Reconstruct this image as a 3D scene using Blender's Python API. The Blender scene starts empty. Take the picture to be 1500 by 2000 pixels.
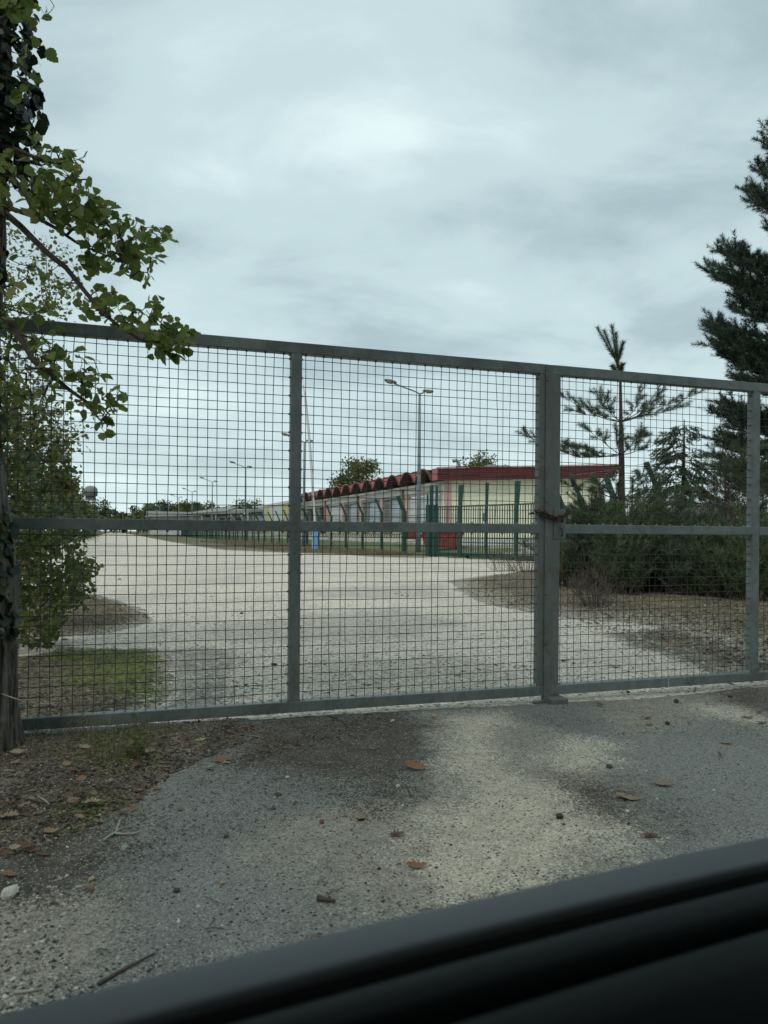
import bpy, math, random
import numpy as np
from mathutils import Vector, Matrix

SC = bpy.context.scene
COL = SC.collection
R = math.radians
# ------------------------------------------------------------------ camera
F, EYE, ROLL = 1420.0, 1.22, 0.0078
cam_d = bpy.data.cameras.new('camera')
cam = bpy.data.objects.new('camera', cam_d)
COL.objects.link(cam)
cam_d.sensor_fit = 'VERTICAL'
cam_d.sensor_height = 36.0
cam_d.lens = 36.0 * F / 2000.0
cam_d.shift_y = 41.0 / 2000.0
cam_d.clip_start = 0.05
cam_d.clip_end = 6000
cam_d.dof.use_dof = True
cam_d.dof.focus_distance = 6.2
cam_d.dof.aperture_fstop = 4.8
cam.matrix_world = Matrix.Translation((0, 0, EYE)) @ Matrix.Rotation(math.pi / 2, 4, 'X') @ Matrix.Rotation(ROLL, 4, 'Z')
SC.camera = cam
SC.view_settings.view_transform = 'Standard'
SC.view_settings.look = 'None'
SC.view_settings.exposure = 0.15
SC.view_settings.gamma = 1.0
SC.view_settings.use_curve_mapping = False

# ------------------------------------------------------------------ overcast sky and weak sun
SUN_EL, SUN_AZ = R(50), R(205)          # high behind the camera, veiled by cloud
world = bpy.data.worlds.new('World')
SC.world = world
world.use_nodes = True
nt = world.node_tree
nt.nodes.clear()
def wn(t, **k):
    n = nt.nodes.new(t)
    for a, b in k.items():
        setattr(n, a, b)
    return n
def wmath(op, a, b=None):
    n = wn('ShaderNodeMath', operation=op)
    for i, v in enumerate((a, b)):
        if v is None: continue
        if isinstance(v, (int, float)): n.inputs[i].default_value = v
        else: nt.links.new(v, n.inputs[i])
    return n.outputs[0]
sky = wn('ShaderNodeTexSky', sky_type='NISHITA')
sky.sun_disc = False
sky.sun_elevation = SUN_EL
sky.sun_rotation = SUN_AZ
sky.air_density = 1.0
sky.dust_density = 3.0
tc = wn('ShaderNodeTexCoord')
sep = wn('ShaderNodeSeparateXYZ')
nt.links.new(tc.outputs['Generated'], sep.inputs[0])
zz = wmath('ADD', wmath('MAXIMUM', sep.outputs[2], 0.0), 0.20)
cmb = wn('ShaderNodeCombineXYZ')
nt.links.new(wmath('DIVIDE', sep.outputs[0], zz), cmb.inputs[0])
nt.links.new(wmath('DIVIDE', sep.outputs[1], zz), cmb.inputs[1])
cmb.inputs[2].default_value = 3.7
mp = wn('ShaderNodeMapping')
mp.inputs['Scale'].default_value = (0.75, 1.0, 1.0)
mp.inputs['Rotation'].default_value = (0, 0, R(-14))
mp.inputs['Location'].default_value = (-18.563, -18.902, 0)
nt.links.new(cmb.outputs[0], mp.inputs[0])
def wnoise(scale, detail, rough, dist):
    n = wn('ShaderNodeTexNoise')
    n.inputs['Scale'].default_value = scale
    n.inputs['Detail'].default_value = detail
    n.inputs['Roughness'].default_value = rough
    n.inputs['Distortion'].default_value = dist
    nt.links.new(mp.outputs[0], n.inputs['Vector'])
    return n.outputs['Fac']
cl = wmath('ADD', wmath('MULTIPLY', wnoise(0.95, 3.0, 0.45, 0.25), 0.58),
           wmath('MULTIPLY', wnoise(2.2, 8.0, 0.56, 0.25), 0.42))
ramp = wn('ShaderNodeValToRGB')
ramp.color_ramp.interpolation = 'EASE'
e = ramp.color_ramp.elements
e[0].position = 0.385; e[0].color = (0.375, 0.495, 0.535, 1)
e[1].position = 0.615; e[1].color = (0.75, 0.895, 0.91, 1)
m1 = ramp.color_ramp.elements.new(0.50); m1.color = (0.54, 0.685, 0.715, 1)
nt.links.new(cl, ramp.inputs[0])
# thinner, brighter cloud deck towards the horizon all round
hz = wmath('POWER', wmath('SUBTRACT', 1.0, wmath('MINIMUM', wmath('MAXIMUM', sep.outputs[2], 0.0), 1.0)), 9.0)
hmix = wn('ShaderNodeMix', data_type='RGBA')
nt.links.new(wmath('MULTIPLY', hz, 0.75), hmix.inputs[0])
nt.links.new(ramp.outputs[0], hmix.inputs[6])
hmix.inputs[7].default_value = (0.78, 0.95, 0.945, 1)
BG = 0.1
sc_ = wn('ShaderNodeVectorMath', operation='SCALE')
nt.links.new(hmix.outputs[2], sc_.inputs[0])
sc_.inputs['Scale'].default_value = 1.0 / BG
smix = wn('ShaderNodeMix', data_type='RGBA')
smix.inputs[0].default_value = 0.94
nt.links.new(sky.outputs[0], smix.inputs[6])
nt.links.new(sc_.outputs[0], smix.inputs[7])
bg = wn('ShaderNodeBackground')
bg.inputs['Strength'].default_value = BG
out = wn('ShaderNodeOutputWorld')
nt.links.new(smix.outputs[2], bg.inputs[0])
nt.links.new(bg.outputs[0], out.inputs[0])
sun_d = bpy.data.lights.new('sun', 'SUN')
sun_d.energy = 1.5
sun_d.angle = R(24)
sun_d.color = (1.0, 0.96, 0.9)
sun = bpy.data.objects.new('sun', sun_d)
COL.objects.link(sun)
sv = Vector((math.sin(SUN_AZ) * math.cos(SUN_EL), math.cos(SUN_AZ) * math.cos(SUN_EL), math.sin(SUN_EL)))
sun.rotation_euler = (-sv).to_track_quat('-Z', 'Y').to_euler()

# ------------------------------------------------------------------ survey of the place
CR, SR = math.cos(ROLL), math.sin(ROLL)
def ray(x, y):
    dx, dy = x - 750, y - 1041
    return (dx * CR + dy * SR) / F, (-dx * SR + dy * CR) / F
def at(x, y, Y):
    a, b = ray(x, y)
    return Vector((a * Y, Y, EYE - b * Y))
def gnd(x, y, z=0.0):
    a, b = ray(x, y)
    Y = (EYE - z) / b
    return Vector((a * Y, Y, z))

# ------------------------------------------------------------------ numbers
RNG = np.random.default_rng(7)
def hash2(ix, iy, seed):
    h = (ix.astype(np.int64) * 374761393 + iy.astype(np.int64) * 668265263 + seed * 144665041) & 0xffffffff
    h = ((h ^ (h >> 13)) * 1274126177) & 0xffffffff
    return ((h ^ (h >> 16)) & 0xffff) / 65535.0
def vnoise(x, y, seed=0):
    xi, yi = np.floor(x), np.floor(y)
    fx, fy = x - xi, y - yi
    fx = fx * fx * (3 - 2 * fx); fy = fy * fy * (3 - 2 * fy)
    a = hash2(xi, yi, seed); b = hash2(xi + 1, yi, seed)
    c = hash2(xi, yi + 1, seed); d = hash2(xi + 1, yi + 1, seed)
    return (a * (1 - fx) + b * fx) * (1 - fy) + (c * (1 - fx) + d * fx) * fy
def fbm(x, y, octv=4, seed=0):
    s, amp, tot = 0, 1.0, 0
    for k in range(octv):
        s = s + amp * vnoise(x * 2 ** k, y * 2 ** k, seed + k * 17)
        tot += amp; amp *= 0.5
    return s / tot
def sdf(px, py, poly):
    """signed distance to a polygon, positive inside"""
    P = np.array(poly, float)
    Q = np.roll(P, -1, 0)
    d = np.full(px.shape, 1e9); ins = np.zeros(px.shape, bool)
    for (ax, ay), (bx, by) in zip(P, Q):
        ex, ey = bx - ax, by - ay
        L = ex * ex + ey * ey + 1e-12
        t = np.clip(((px - ax) * ex + (py - ay) * ey) / L, 0, 1)
        d = np.minimum(d, np.hypot(px - ax - t * ex, py - ay - t * ey))
        c = (ay > py) != (by > py)
        xi = ax + (py - ay) * ex / (ey if abs(ey) > 1e-12 else 1e-12)
        ins ^= c & (px < xi)
    return np.where(ins, d, -d)
def gpoly(pts):
    return [tuple(gnd(x, y))[:2] for x, y in pts]

# ------------------------------------------------------------------ materials
class NT:
    def __init__(s, name):
        s.m = bpy.data.materials.new(name)
        s.m.use_nodes = True
        s.t = s.m.node_tree
        s.t.nodes.clear()
        s.out = s.n('ShaderNodeOutputMaterial')
    def n(s, typ, **k):
        x = s.t.nodes.new(typ)
        for a, b in k.items(): setattr(x, a, b)
        return x
    def put(s, sock, v):
        if v is None: return
        if hasattr(v, 'is_linked') or hasattr(v, 'links'): s.t.links.new(v, sock)
        elif isinstance(v, (tuple, list)) and len(v) == 3 and sock.type == 'RGBA': sock.default_value = (*v, 1)
        else: sock.default_value = v
    def math(s, op, a, b=None, clamp=False):
        x = s.n('ShaderNodeMath', operation=op, use_clamp=clamp)
        s.put(x.inputs[0], a); s.put(x.inputs[1], b)
        return x.outputs[0]
    def mix(s, f, a, b, blend='MIX'):
        x = s.n('ShaderNodeMix', data_type='RGBA', blend_type=blend)
        s.put(x.inputs[0], f); s.put(x.inputs[6], a); s.put(x.inputs[7], b)
        return x.outputs[2]
    def co(s, scale=(1, 1, 1)):
        c = s.n('ShaderNodeTexCoord').outputs['Object']
        if scale != (1, 1, 1):
            m = s.n('ShaderNodeMapping'); m.inputs['Scale'].default_value = scale
            s.put(m.inputs[0], c); c = m.outputs[0]
        return c
    def noise(s, scale, detail=4, rough=0.55, co=None, dist=0.0):
        x = s.n('ShaderNodeTexNoise')
        s.put(x.inputs['Vector'], co or s.co())
        x.inputs['Scale'].default_value = scale; x.inputs['Detail'].default_value = detail
        x.inputs['Roughness'].default_value = rough; x.inputs['Distortion'].default_value = dist
        return x.outputs['Fac']
    def vor(s, scale, out='Color', co=None):
        x = s.n('ShaderNodeTexVoronoi')
        s.put(x.inputs['Vector'], co or s.co()); x.inputs['Scale'].default_value = scale
        return x.outputs[out]
    def rng(s, v, a, b, c=0.0, d=1.0, smooth=True):
        x = s.n('ShaderNodeMapRange', interpolation_type='SMOOTHSTEP' if smooth else 'LINEAR')
        s.put(x.inputs[0], v)
        for i, q in enumerate((a, b, c, d)): x.inputs[1 + i].default_value = q
        return x.outputs[0]
    def ramp(s, v, stops):
        x = s.n('ShaderNodeValToRGB')
        el = x.color_ramp.elements
        el[0].position, el[0].color = stops[0][0], (*stops[0][1], 1)
        el[1].position, el[1].color = stops[-1][0], (*stops[-1][1], 1)
        for p, c in stops[1:-1]:
            k = el.new(p); k.color = (*c, 1)
        s.put(x.inputs[0], v)
        return x.outputs[0]
    def attr(s, name):
        return s.n('ShaderNodeAttribute', attribute_name=name).outputs['Fac']
    def bump(s, h, strength, dist=0.01):
        x = s.n('ShaderNodeBump')
        x.inputs['Strength'].default_value = strength; x.inputs['Distance'].default_value = dist
        s.put(x.inputs['Height'], h)
        return x.outputs[0]
    def bsdf(s, col, rough=0.7, metal=0.0, spec=0.3, normal=None):
        x = s.n('ShaderNodeBsdfPrincipled')
        s.put(x.inputs['Base Color'], col); s.put(x.inputs['Roughness'], rough)
        x.inputs['Metallic'].default_value = metal
        x.inputs['Specular IOR Level'].default_value = spec
        if normal is not None: s.put(x.inputs['Normal'], normal)
        s.t.links.new(x.outputs[0], s.out.inputs[0])
        return x
def plain(name, c, rough=0.6, metal=0.0, spec=0.3):
    t = NT(name); t.bsdf(c, rough, metal, spec); return t.m
def worn(name, c1, c2, scale=6, rough=0.65, bump=0.15, spots=None, metal=0.0, stretch=(1, 1, 1), spec=0.3, lo=0.35, hi=0.65):
    t = NT(name)
    c = t.co(stretch)
    n = t.noise(scale, 6, 0.6, c, 0.4)
    col = t.mix(t.rng(n, lo, hi), c1, c2)
    n2 = t.noise(scale * 9, 4, 0.6, c)
    col = t.mix(t.math('MULTIPLY', t.rng(n2, 0.3, 0.7), 0.35), col, tuple(0.5 * q for q in c1))
    if spots:
        n3 = t.noise(scale * 2.3, 5, 0.6, t.co(), 0.8)
        col = t.mix(t.rng(n3, spots[1], spots[1] + 0.12), col, spots[0])
    t.bsdf(col, t.rng(n2, 0.2, 0.8, rough - 0.12, rough + 0.12), metal, spec, t.bump(n2, bump, 0.004))
    return t.m
def leafmat(name, stops, trans=0.3, rough=0.55, island=True):
    t = NT(name)
    v = t.n('ShaderNodeNewGeometry').outputs['Random Per Island'] if island else t.n('ShaderNodeObjectInfo').outputs['Random']
    col = t.ramp(v, stops)
    n = t.noise(40, 3)
    col = t.mix(t.math('MULTIPLY', t.rng(n, 0.35, 0.75), 0.4), col, tuple(0.55 * q for q in stops[0][1]))
    p = t.n('ShaderNodeBsdfPrincipled')
    t.put(p.inputs['Base Color'], col); p.inputs['Roughness'].default_value = rough
    p.inputs['Specular IOR Level'].default_value = 0.3
    tr = t.n('ShaderNodeBsdfTranslucent'); t.put(tr.inputs[0], col)
    mx = t.n('ShaderNodeMixShader'); mx.inputs[0].default_value = trans
    t.t.links.new(p.outputs[0], mx.inputs[1]); t.t.links.new(tr.outputs[0], mx.inputs[2])
    t.t.links.new(mx.outputs[0], t.out.inputs[0])
    return t.m

# ------------------------------------------------------------------ mesh building
def link(name, me, mat, parent=None):
    o = bpy.data.objects.new(name, me)
    COL.objects.link(o)
    if mat is not None and len(me.materials) == 0: me.materials.append(mat)
    if parent is not None: o.parent = parent
    return o
def np_mesh(name, verts, faces, smooth=False):
    """verts (N,3); faces (M,k) with one k"""
    me = bpy.data.meshes.new(name)
    verts = np.asarray(verts, np.float32); faces = np.asarray(faces, np.int32)
    k = faces.shape[1]
    me.vertices.add(len(verts)); me.vertices.foreach_set('co', verts.ravel())
    me.loops.add(faces.size); me.loops.foreach_set('vertex_index', faces.ravel())
    me.polygons.add(len(faces))
    me.polygons.foreach_set('loop_start', np.arange(0, faces.size, k, dtype=np.int32))
    me.polygons.foreach_set('loop_total', np.full(len(faces), k, np.int32))
    me.polygons.foreach_set('use_smooth', np.full(len(faces), smooth))
    me.update(calc_edges=True)
    return me
class MB:
    def __init__(s): s.v = []; s.f = []
    def add(s, vs, fs):
        o = len(s.v); s.v += [tuple(p) for p in vs]; s.f += [tuple(i + o for i in f) for f in fs]; return s
    def hexa(s, p):   # 8 points: bottom ring 0-3, top ring 4-7
        return s.add(p, [(3, 2, 1, 0), (4, 5, 6, 7), (0, 1, 5, 4), (1, 2, 6, 5), (2, 3, 7, 6), (3, 0, 4, 7)])
    def box(s, c, h, ax=None):
        c = Vector(c)
        if ax is None: ax = (Vector((1, 0, 0)), Vector((0, 1, 0)), Vector((0, 0, 1)))
        x, y, z = ax[0] * h[0], ax[1] * h[1], ax[2] * h[2]
        return s.hexa([c - x - y - z, c + x - y - z, c + x + y - z, c - x + y - z, c - x - y + z, c + x - y + z, c + x + y + z, c - x + y + z])
    def bar(s, p, q, w, d, up=(0, 0, 1)):
        p, q = Vector(p), Vector(q); t = (q - p); L = t.length; t.normalize()
        u = Vector(up)
        a = t.cross(u)
        if a.length < 1e-4: a = t.cross(Vector((0, 1, 0)))
        a.normalize(); b = a.cross(t)
        return s.box((p + q) / 2, (L / 2, w / 2, d / 2), (t, a, b))
    def tube(s, pts, r, n=6, cap=True):
        pts = [Vector(p) for p in pts]
        if isinstance(r, (int, float)): r = [r] * len(pts)
        o = len(s.v); a = None
        for i, p in enumerate(pts):
            t = (pts[min(i + 1, len(pts) - 1)] - pts[max(i - 1, 0)]).normalized()
            if a is None:
                a = t.cross(Vector((0.3, 0.1, 1)))
                if a.length < 0.1: a = t.cross(Vector((1, 0, 0)))
            else: a = a - t * a.dot(t)
            a.normalize(); b = t.cross(a)
            for k in range(n):
                an = 2 * math.pi * k / n
                s.v.append(tuple(p + (a * math.cos(an) + b * math.sin(an)) * r[i]))
        for i in range(len(pts) - 1):
            for k in range(n):
                k2 = (k + 1) % n
                s.f.append((o + i * n + k, o + i * n + k2, o + (i + 1) * n + k2, o + (i + 1) * n + k))
        if cap:
            s.f.append(tuple(o + k for k in range(n))[::-1]); s.f.append(tuple(o + (len(pts) - 1) * n + k for k in range(n)))
        return s
    def prism(s, poly, ext):
        n = len(poly); poly = [Vector(p) for p in poly]; ext = Vector(ext)
        return s.add(poly + [p + ext for p in poly], [tuple(range(n))[::-1], tuple(range(n, 2 * n))] + [(i, (i + 1) % n, n + (i + 1) % n, n + i) for i in range(n)])
    def lathe(s, prof, c, n=16):
        c = Vector(c); o = len(s.v)
        for r, z in prof:
            for k in range(n):
                an = 2 * math.pi * k / n
                s.v.append((c.x + r * math.cos(an), c.y + r * math.sin(an), c.z + z))
        for i in range(len(prof) - 1):
            for k in range(n):
                k2 = (k + 1) % n
                s.f.append((o + i * n + k, o + i * n + k2, o + (i + 1) * n + k2, o + (i + 1) * n + k))
        return s
    def build(s, name, mat, parent=None, smooth=False, bevel=0.0, origin=None):
        me = bpy.data.meshes.new(name)
        off = Vector(origin) if origin is not None else Vector((0, 0, 0))
        me.from_pydata([tuple(Vector(p) - off) for p in s.v], [], s.f)
        if smooth:
            me.polygons.foreach_set('use_smooth', [True] * len(me.polygons))
        me.update()
        o = link(name, me, mat, parent)
        o.location = off
        if parent is not None and origin is not None: o.location = off - parent.location
        if bevel:
            md = o.modifiers.new('bevel', 'BEVEL'); md.width = bevel; md.segments = 2; md.limit_method = 'ANGLE'
        return o
def tag(o, label=None, cat=None, group=None, kind=None):
    if label: o['label'] = label
    if cat: o['category'] = cat
    if group: o['group'] = group
    if kind: o['kind'] = kind
    return o
def empty(name, loc, label=None, cat=None, group=None, kind=None):
    o = bpy.data.objects.new(name, None); COL.objects.link(o)
    o.location = loc; o.empty_display_size = 0.2
    return tag(o, label, cat, group, kind)
def copy_tree(o, parent=None):
    c = o.copy(); COL.objects.link(c)
    if parent is not None: c.parent = parent
    for ch in list(o.children): copy_tree(ch, c)
    return c
Z = Vector((0, 0, 1))
# ================================================================== GROUND
def grid_mesh(name, x0, x1, y0, y1, step, zfun, keep=None, attrs=None, mat=None, smooth=True, parent=None):
    nx = int(round((x1 - x0) / step)) + 1; ny = int(round((y1 - y0) / step)) + 1
    gx, gy = np.meshgrid(np.linspace(x0, x1, nx), np.linspace(y0, y1, ny))
    px, py = gx.ravel(), gy.ravel()
    pz = zfun(px, py)
    v = np.stack([px, py, pz], 1)
    i = np.arange(nx * ny).reshape(ny, nx)
    f = np.stack([i[:-1, :-1], i[:-1, 1:], i[1:, 1:], i[1:, :-1]], -1).reshape(-1, 4)
    if keep is not None:
        k = keep(px, py)
        f = f[k[f].any(1)]
        used = np.unique(f); remap = np.full(nx * ny, -1); remap[used] = np.arange(len(used))
        v, f, px, py = v[used], remap[f], px[used], py[used]
    me = np_mesh(name, v, f, smooth)
    for an, fun in (attrs or {}).items():
        a = me.attributes.new(an, 'FLOAT', 'POINT')
        a.data.foreach_set('value', np.clip(fun(px, py), 0, 1).astype(np.float32))
    return link(name, me, mat, parent)
def sstep(d, a, b):
    t = np.clip((d - a) / (b - a), 0, 1); return t * t * (3 - 2 * t)
def mask(polys, soft, amp=0.0, ns=3.0, seed=1):
    P = [gpoly(p) for p in polys]
    def f(px, py):
        d = np.max([sdf(px, py, p) for p in P], 0)
        d = d + (fbm(px * ns, py * ns, 4, seed) - 0.5) * amp
        return sstep(d, -soft, soft)
    return f
def groundmat(name, c1, c2, scale, aggr, layers=(), bump=0.5, aggr_amt=0.5, chips=None, rough=0.9, dark=None):
    """two-tone surface with visible aggregate; layers = [(attribute, c1, c2, edge noise scale)]"""
    t = NT(name)
    co = t.co()
    n = t.noise(scale, 7, 0.6, co, 0.5)
    col = t.mix(t.rng(n, 0.36, 0.64), c1, c2)
    hgt = t.noise(aggr * 0.6, 5, 0.7, co)
    if dark:
        nd = t.noise(scale * 0.37, 6, 0.62, co, 1.2)
        col = t.mix(t.rng(nd, 0.52, 0.68), col, dark)
    for (an, a1, a2, es) in layers:
        e = t.noise(es, 7, 0.72, co)
        e2 = t.noise(es * 9, 3, 0.7, co)
        m = t.math('ADD', t.attr(an), t.math('ADD', t.math('MULTIPLY', t.math('SUBTRACT', e, 0.5), 1.3), t.math('MULTIPLY', t.math('SUBTRACT', e2, 0.5), 0.9)))
        cd = t.n('ShaderNodeSeparateColor'); t.put(cd.inputs[0], t.vor(aggr * 0.8, 'Color', co))
        m = t.math('ADD', m, t.math('MULTIPLY', t.math('SUBTRACT', cd.outputs[2], 0.5), 0.75))
        m = t.math('MULTIPLY', t.rng(m, 0.3, 0.72), t.rng(t.attr(an), 0.0, 0.12))
        col = t.mix(m, col, t.mix(t.rng(t.noise(es * 3, 5, 0.6, co), 0.35, 0.65), a1, a2))
    v = t.n('ShaderNodeSeparateColor'); t.put(v.inputs[0], t.vor(aggr, 'Color', co))
    g = t.rng(v.outputs[0], 0, 1, 1 - aggr_amt, 1 + aggr_amt, False)
    v3 = t.n('ShaderNodeSeparateColor'); t.put(v3.inputs[0], t.vor(aggr * 2.7, 'Color', co))
    g = t.math('MULTIPLY', g, t.rng(v3.outputs[0], 0, 1, 1 - aggr_amt * 0.7, 1 + aggr_amt * 0.7, False))
    gc = t.n('ShaderNodeCombineColor')
    for k in range(3): t.put(gc.inputs[k], g)
    col = t.mix(1.0, col, gc.outputs[0], 'MULTIPLY')
    if chips:
        for (thr, cc, sc) in chips:
            v2 = t.n('ShaderNodeSeparateColor'); t.put(v2.inputs[0], t.vor(sc, 'Color', co))
            col = t.mix(t.rng(v2.outputs[1], thr, thr + 0.01), col, cc)
    hh = t.math('ADD', hgt, t.math('MULTIPLY', t.vor(aggr, 'Distance', co), -0.8))
    t.bsdf(col, rough, 0, 0.2, t.bump(hh, bump, 0.006))
    return t.m

M_GROUND = groundmat('dry_grass', (0.12, 0.10, 0.055), (0.10, 0.105, 0.045), 0.35, 9, bump=0.4, aggr_amt=0.35, dark=(0.075, 0.085, 0.03))
M_VERGE = groundmat('verge_soil', (0.15, 0.118, 0.075), (0.085, 0.07, 0.048), 1.4, 42, bump=0.7, aggr_amt=0.6,
                    chips=[(0.93, (0.30, 0.28, 0.24), 70)], dark=(0.10, 0.095, 0.04), layers=[('edge', (0.30, 0.275, 0.22), (0.24, 0.222, 0.18), 5)])
M_YARD = groundmat('pale_gravel', (0.53, 0.478, 0.40), (0.475, 0.43, 0.362), 0.45, 55,
                   layers=[('dark', (0.20, 0.188, 0.162), (0.29, 0.272, 0.235), 2.0), ('soil', (0.105, 0.09, 0.06), (0.17, 0.15, 0.115), 2.5),
                           ('worn', (0.36, 0.332, 0.283), (0.405, 0.372, 0.315), 0.8)],
                   bump=0.5, aggr_amt=0.42, chips=[(0.955, (0.10, 0.095, 0.085), 40), (0.97, (0.55, 0.53, 0.48), 34)], dark=(0.42, 0.382, 0.325))
M_ASPH = groundmat('old_asphalt', (0.142, 0.150, 0.140), (0.185, 0.192, 0.178), 0.8, 150,
                   layers=[('grit', (0.215, 0.20, 0.168), (0.265, 0.248, 0.205), 3.0), ('dirt', (0.062, 0.054, 0.044), (0.092, 0.081, 0.066), 2.5),
                           ('sand', (0.46, 0.425, 0.335), (0.38, 0.352, 0.28), 2.2)],
                   bump=0.55, aggr_amt=0.36, chips=[(0.95, (0.33, 0.32, 0.285), 210), (0.982, (0.42, 0.40, 0.355), 120), (0.965, (0.03, 0.032, 0.033), 120)])
M_LITTER = groundmat('leaf_mould', (0.07, 0.058, 0.042), (0.105, 0.088, 0.064), 3.0, 60,
                     layers=[('moss', (0.075, 0.085, 0.018), (0.06, 0.062, 0.02), 6)], bump=1.0, aggr_amt=0.75,
                     chips=[(0.94, (0.17, 0.15, 0.115), 80), (0.95, (0.21, 0.20, 0.17), 120)])
M_MOSS = groundmat('moss', (0.095, 0.115, 0.022), (0.07, 0.07, 0.026), 2.6, 50, bump=1.0, aggr_amt=0.7,
                   layers=[('soil', (0.085, 0.07, 0.045), (0.12, 0.10, 0.07), 4), ('edge', (0.30, 0.275, 0.22), (0.24, 0.222, 0.18), 5)], chips=[(0.95, (0.20, 0.18, 0.13), 70)])
M_COMP = groundmat('compound_surface', (0.135, 0.135, 0.06), (0.10, 0.115, 0.045), 0.25, 8, bump=0.4, aggr_amt=0.3,
                   layers=[('pave', (0.40, 0.385, 0.33), (0.34, 0.33, 0.29), 0.6)], dark=(0.14, 0.12, 0.065))

gm = MB(); gm.add([(-3000, -60, -0.05), (3000, -60, -0.05), (3000, 4200, -0.05), (-3000, 4200, -0.05)], [(0, 1, 2, 3)])
tag(gm.build('ground', M_GROUND), kind='structure')

ROAD_R = [(2.0, 35.8), (-0.5, 36.7), (-1.96, 39.8), (-4.7, 42), (-5.67, 42.8), (-10.6, 48.4), (-13.4, 54.6), (-23.7, 81.7), (-150.5, 421.7)]
ROAD_L = [(-160, 421), (-34, 79.8), (-14.6, 27.5)]
rm = MB()
rp = ROAD_L[::-1] + [ROAD_L[0]] if False else None
poly = [(-15.0, 28.5)] + [ROAD_L[1], ROAD_L[0]] + ROAD_R[::-1] + [(2.6, 38.0), (9.2, 33.0), (7.2, 29.5), (5.2, 27.5)]
rm.add([(x, y, -0.004) for x, y in poly], [tuple(range(len(poly)))[::-1]])
tag(rm.build('road', M_YARD), kind='structure')

# gate line on the ground
P0 = Vector((-0.5737, 4.709, 0)); GD = Vector((0.953, 0.3027, 0)).normalized(); GN = Vector((-GD.y, GD.x, 0))
def G(s, n, z): return P0 + GD * s + GN * n + Z * z
a, b = G(-9, -0.2, 0), G(12, -0.2, 0)
YARD = [(a.x, a.y), (-9, 9), (-11.0, 16.0), (-15.5, 30), (5.6, 30), (9.2, 30), (12, 20), (b.x, b.y)]
kerb_line = lambda px, py: (px - P0.x) * GN.x + (py - P0.y) * GN.y
def yz(px, py):
    return (fbm(px * 0.5, py * 0.5, 3, 5) - 0.5) * 0.02 * sstep(kerb_line(px, py), -0.2, 1.5) + (fbm(px * 6, py * 6, 3, 8) - 0.5) * 0.006
yard = grid_mesh('yard', -15.5, 12, 1.4, 30.3, 0.1, yz, keep=lambda x, y: sdf(x, y, YARD) > 0, mat=M_YARD,
    attrs={'dark': mask([[(335, 1268), (420, 1262), (470, 1285), (455, 1340), (420, 1405), (330, 1405)], [(110, 1250), (200, 1245), (60, 1275), (-100, 1290)],
                         [(600, 1225), (900, 1212), (900, 1222), (600, 1238)]], 0.22, 0.3, 3.0, 3),
           'soil': mask([[(1180, 1238), (1300, 1225), (1500, 1235), (1700, 1280), (1700, 1345), (1500, 1322), (1420, 1322), (1330, 1290), (1250, 1262)],
                         [(60, 1262), (120, 1235), (20, 1165), (-300, 1165), (-300, 1290)]], 0.25, 0.5, 1.5, 9),
           'worn': mask([[(420, 1215), (760, 1190), (900, 1215), (800, 1245), (500, 1260), (420, 1255)], [(590, 1290), (880, 1280), (1000, 1300), (1000, 1350), (600, 1380)],
                         [(600, 1150), (870, 1140), (860, 1165), (620, 1170)]], 0.4, 0.8, 1.0, 13)})
tag(yard, kind='structure')

EDGE_N = lambda s: float(np.interp(s, [-6, -0.9, 0.0, 0.6, 1.2, 1.6, 2.2, 2.7, 3.4, 9], [0.19, 0.19, 0.085, 0.025, -0.01, 0.0, -0.035, -0.09, -0.03, 0.0]))
FC = [(-7, -1.5), (9, -1.5)] + [tuple(G(s, EDGE_N(s) + 0.02 * math.sin(s * 2.1) + 0.015 * math.sin(s * 7.3), 0))[:2] for s in np.linspace(9.5, -6.5, 120)]
def fz(px, py):
    d = sdf(px, py, FC)
    return 0.010 - 0.03 * (1 - sstep(d, -0.04, 0.02)) + (fbm(px * 3, py * 3, 3, 31) - 0.5) * 0.012 + (fbm(px * 14, py * 14, 2, 33) - 0.5) * 0.005
fore = grid_mesh('forecourt', -5.0, 7.5, -1.5, 7.2, 0.045, fz, keep=lambda x, y: sdf(x, y, FC) > -0.06, mat=M_ASPH,
    attrs={'sand': mask([[(850, 1400), (975, 1395), (968, 1440), (990, 1500), (1085, 1560), (1130, 1600), (1210, 1640), (1210, 1680), (950, 1770), (850, 1770), (800, 1690), (850, 1620), (900, 1560), (890, 1470)],
                         [(1115, 1445), (1180, 1458), (1192, 1492), (1085, 1495), (1065, 1482)], [(1340, 1372), (1440, 1385), (1520, 1410), (1520, 1430), (1430, 1408), (1360, 1392)]], 0.24, 0.32, 2.6, 21),
           'grit': mask([[(780, 1400), (1000, 1395), (1160, 1470), (1240, 1600), (1200, 1700), (800, 1790), (640, 1720), (560, 1660), (560, 1620), (760, 1560), (820, 1480)],
                         [(1200, 1365), (1500, 1350), (1500, 1440), (1380, 1400), (1240, 1430), (1190, 1400)], [(-200, 1750), (160, 1760), (130, 1900), (-200, 2000)]], 0.25, 0.5, 2.0, 25),
           'dirt': mask([[(430, 1440), (560, 1402), (780, 1395), (845, 1420), (850, 1500), (800, 1565), (720, 1575), (620, 1530), (520, 1520), (430, 1510)],
                         [(1400, 1345), (1520, 1340), (1520, 1390), (1420, 1378)], [(1090, 1530), (1200, 1540), (1250, 1620), (1160, 1600)], [(-100, 1600), (250, 1600), (200, 1760), (-100, 1800)]], 0.32, 0.34, 2.2, 29)})
tag(fore, kind='structure')

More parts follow.
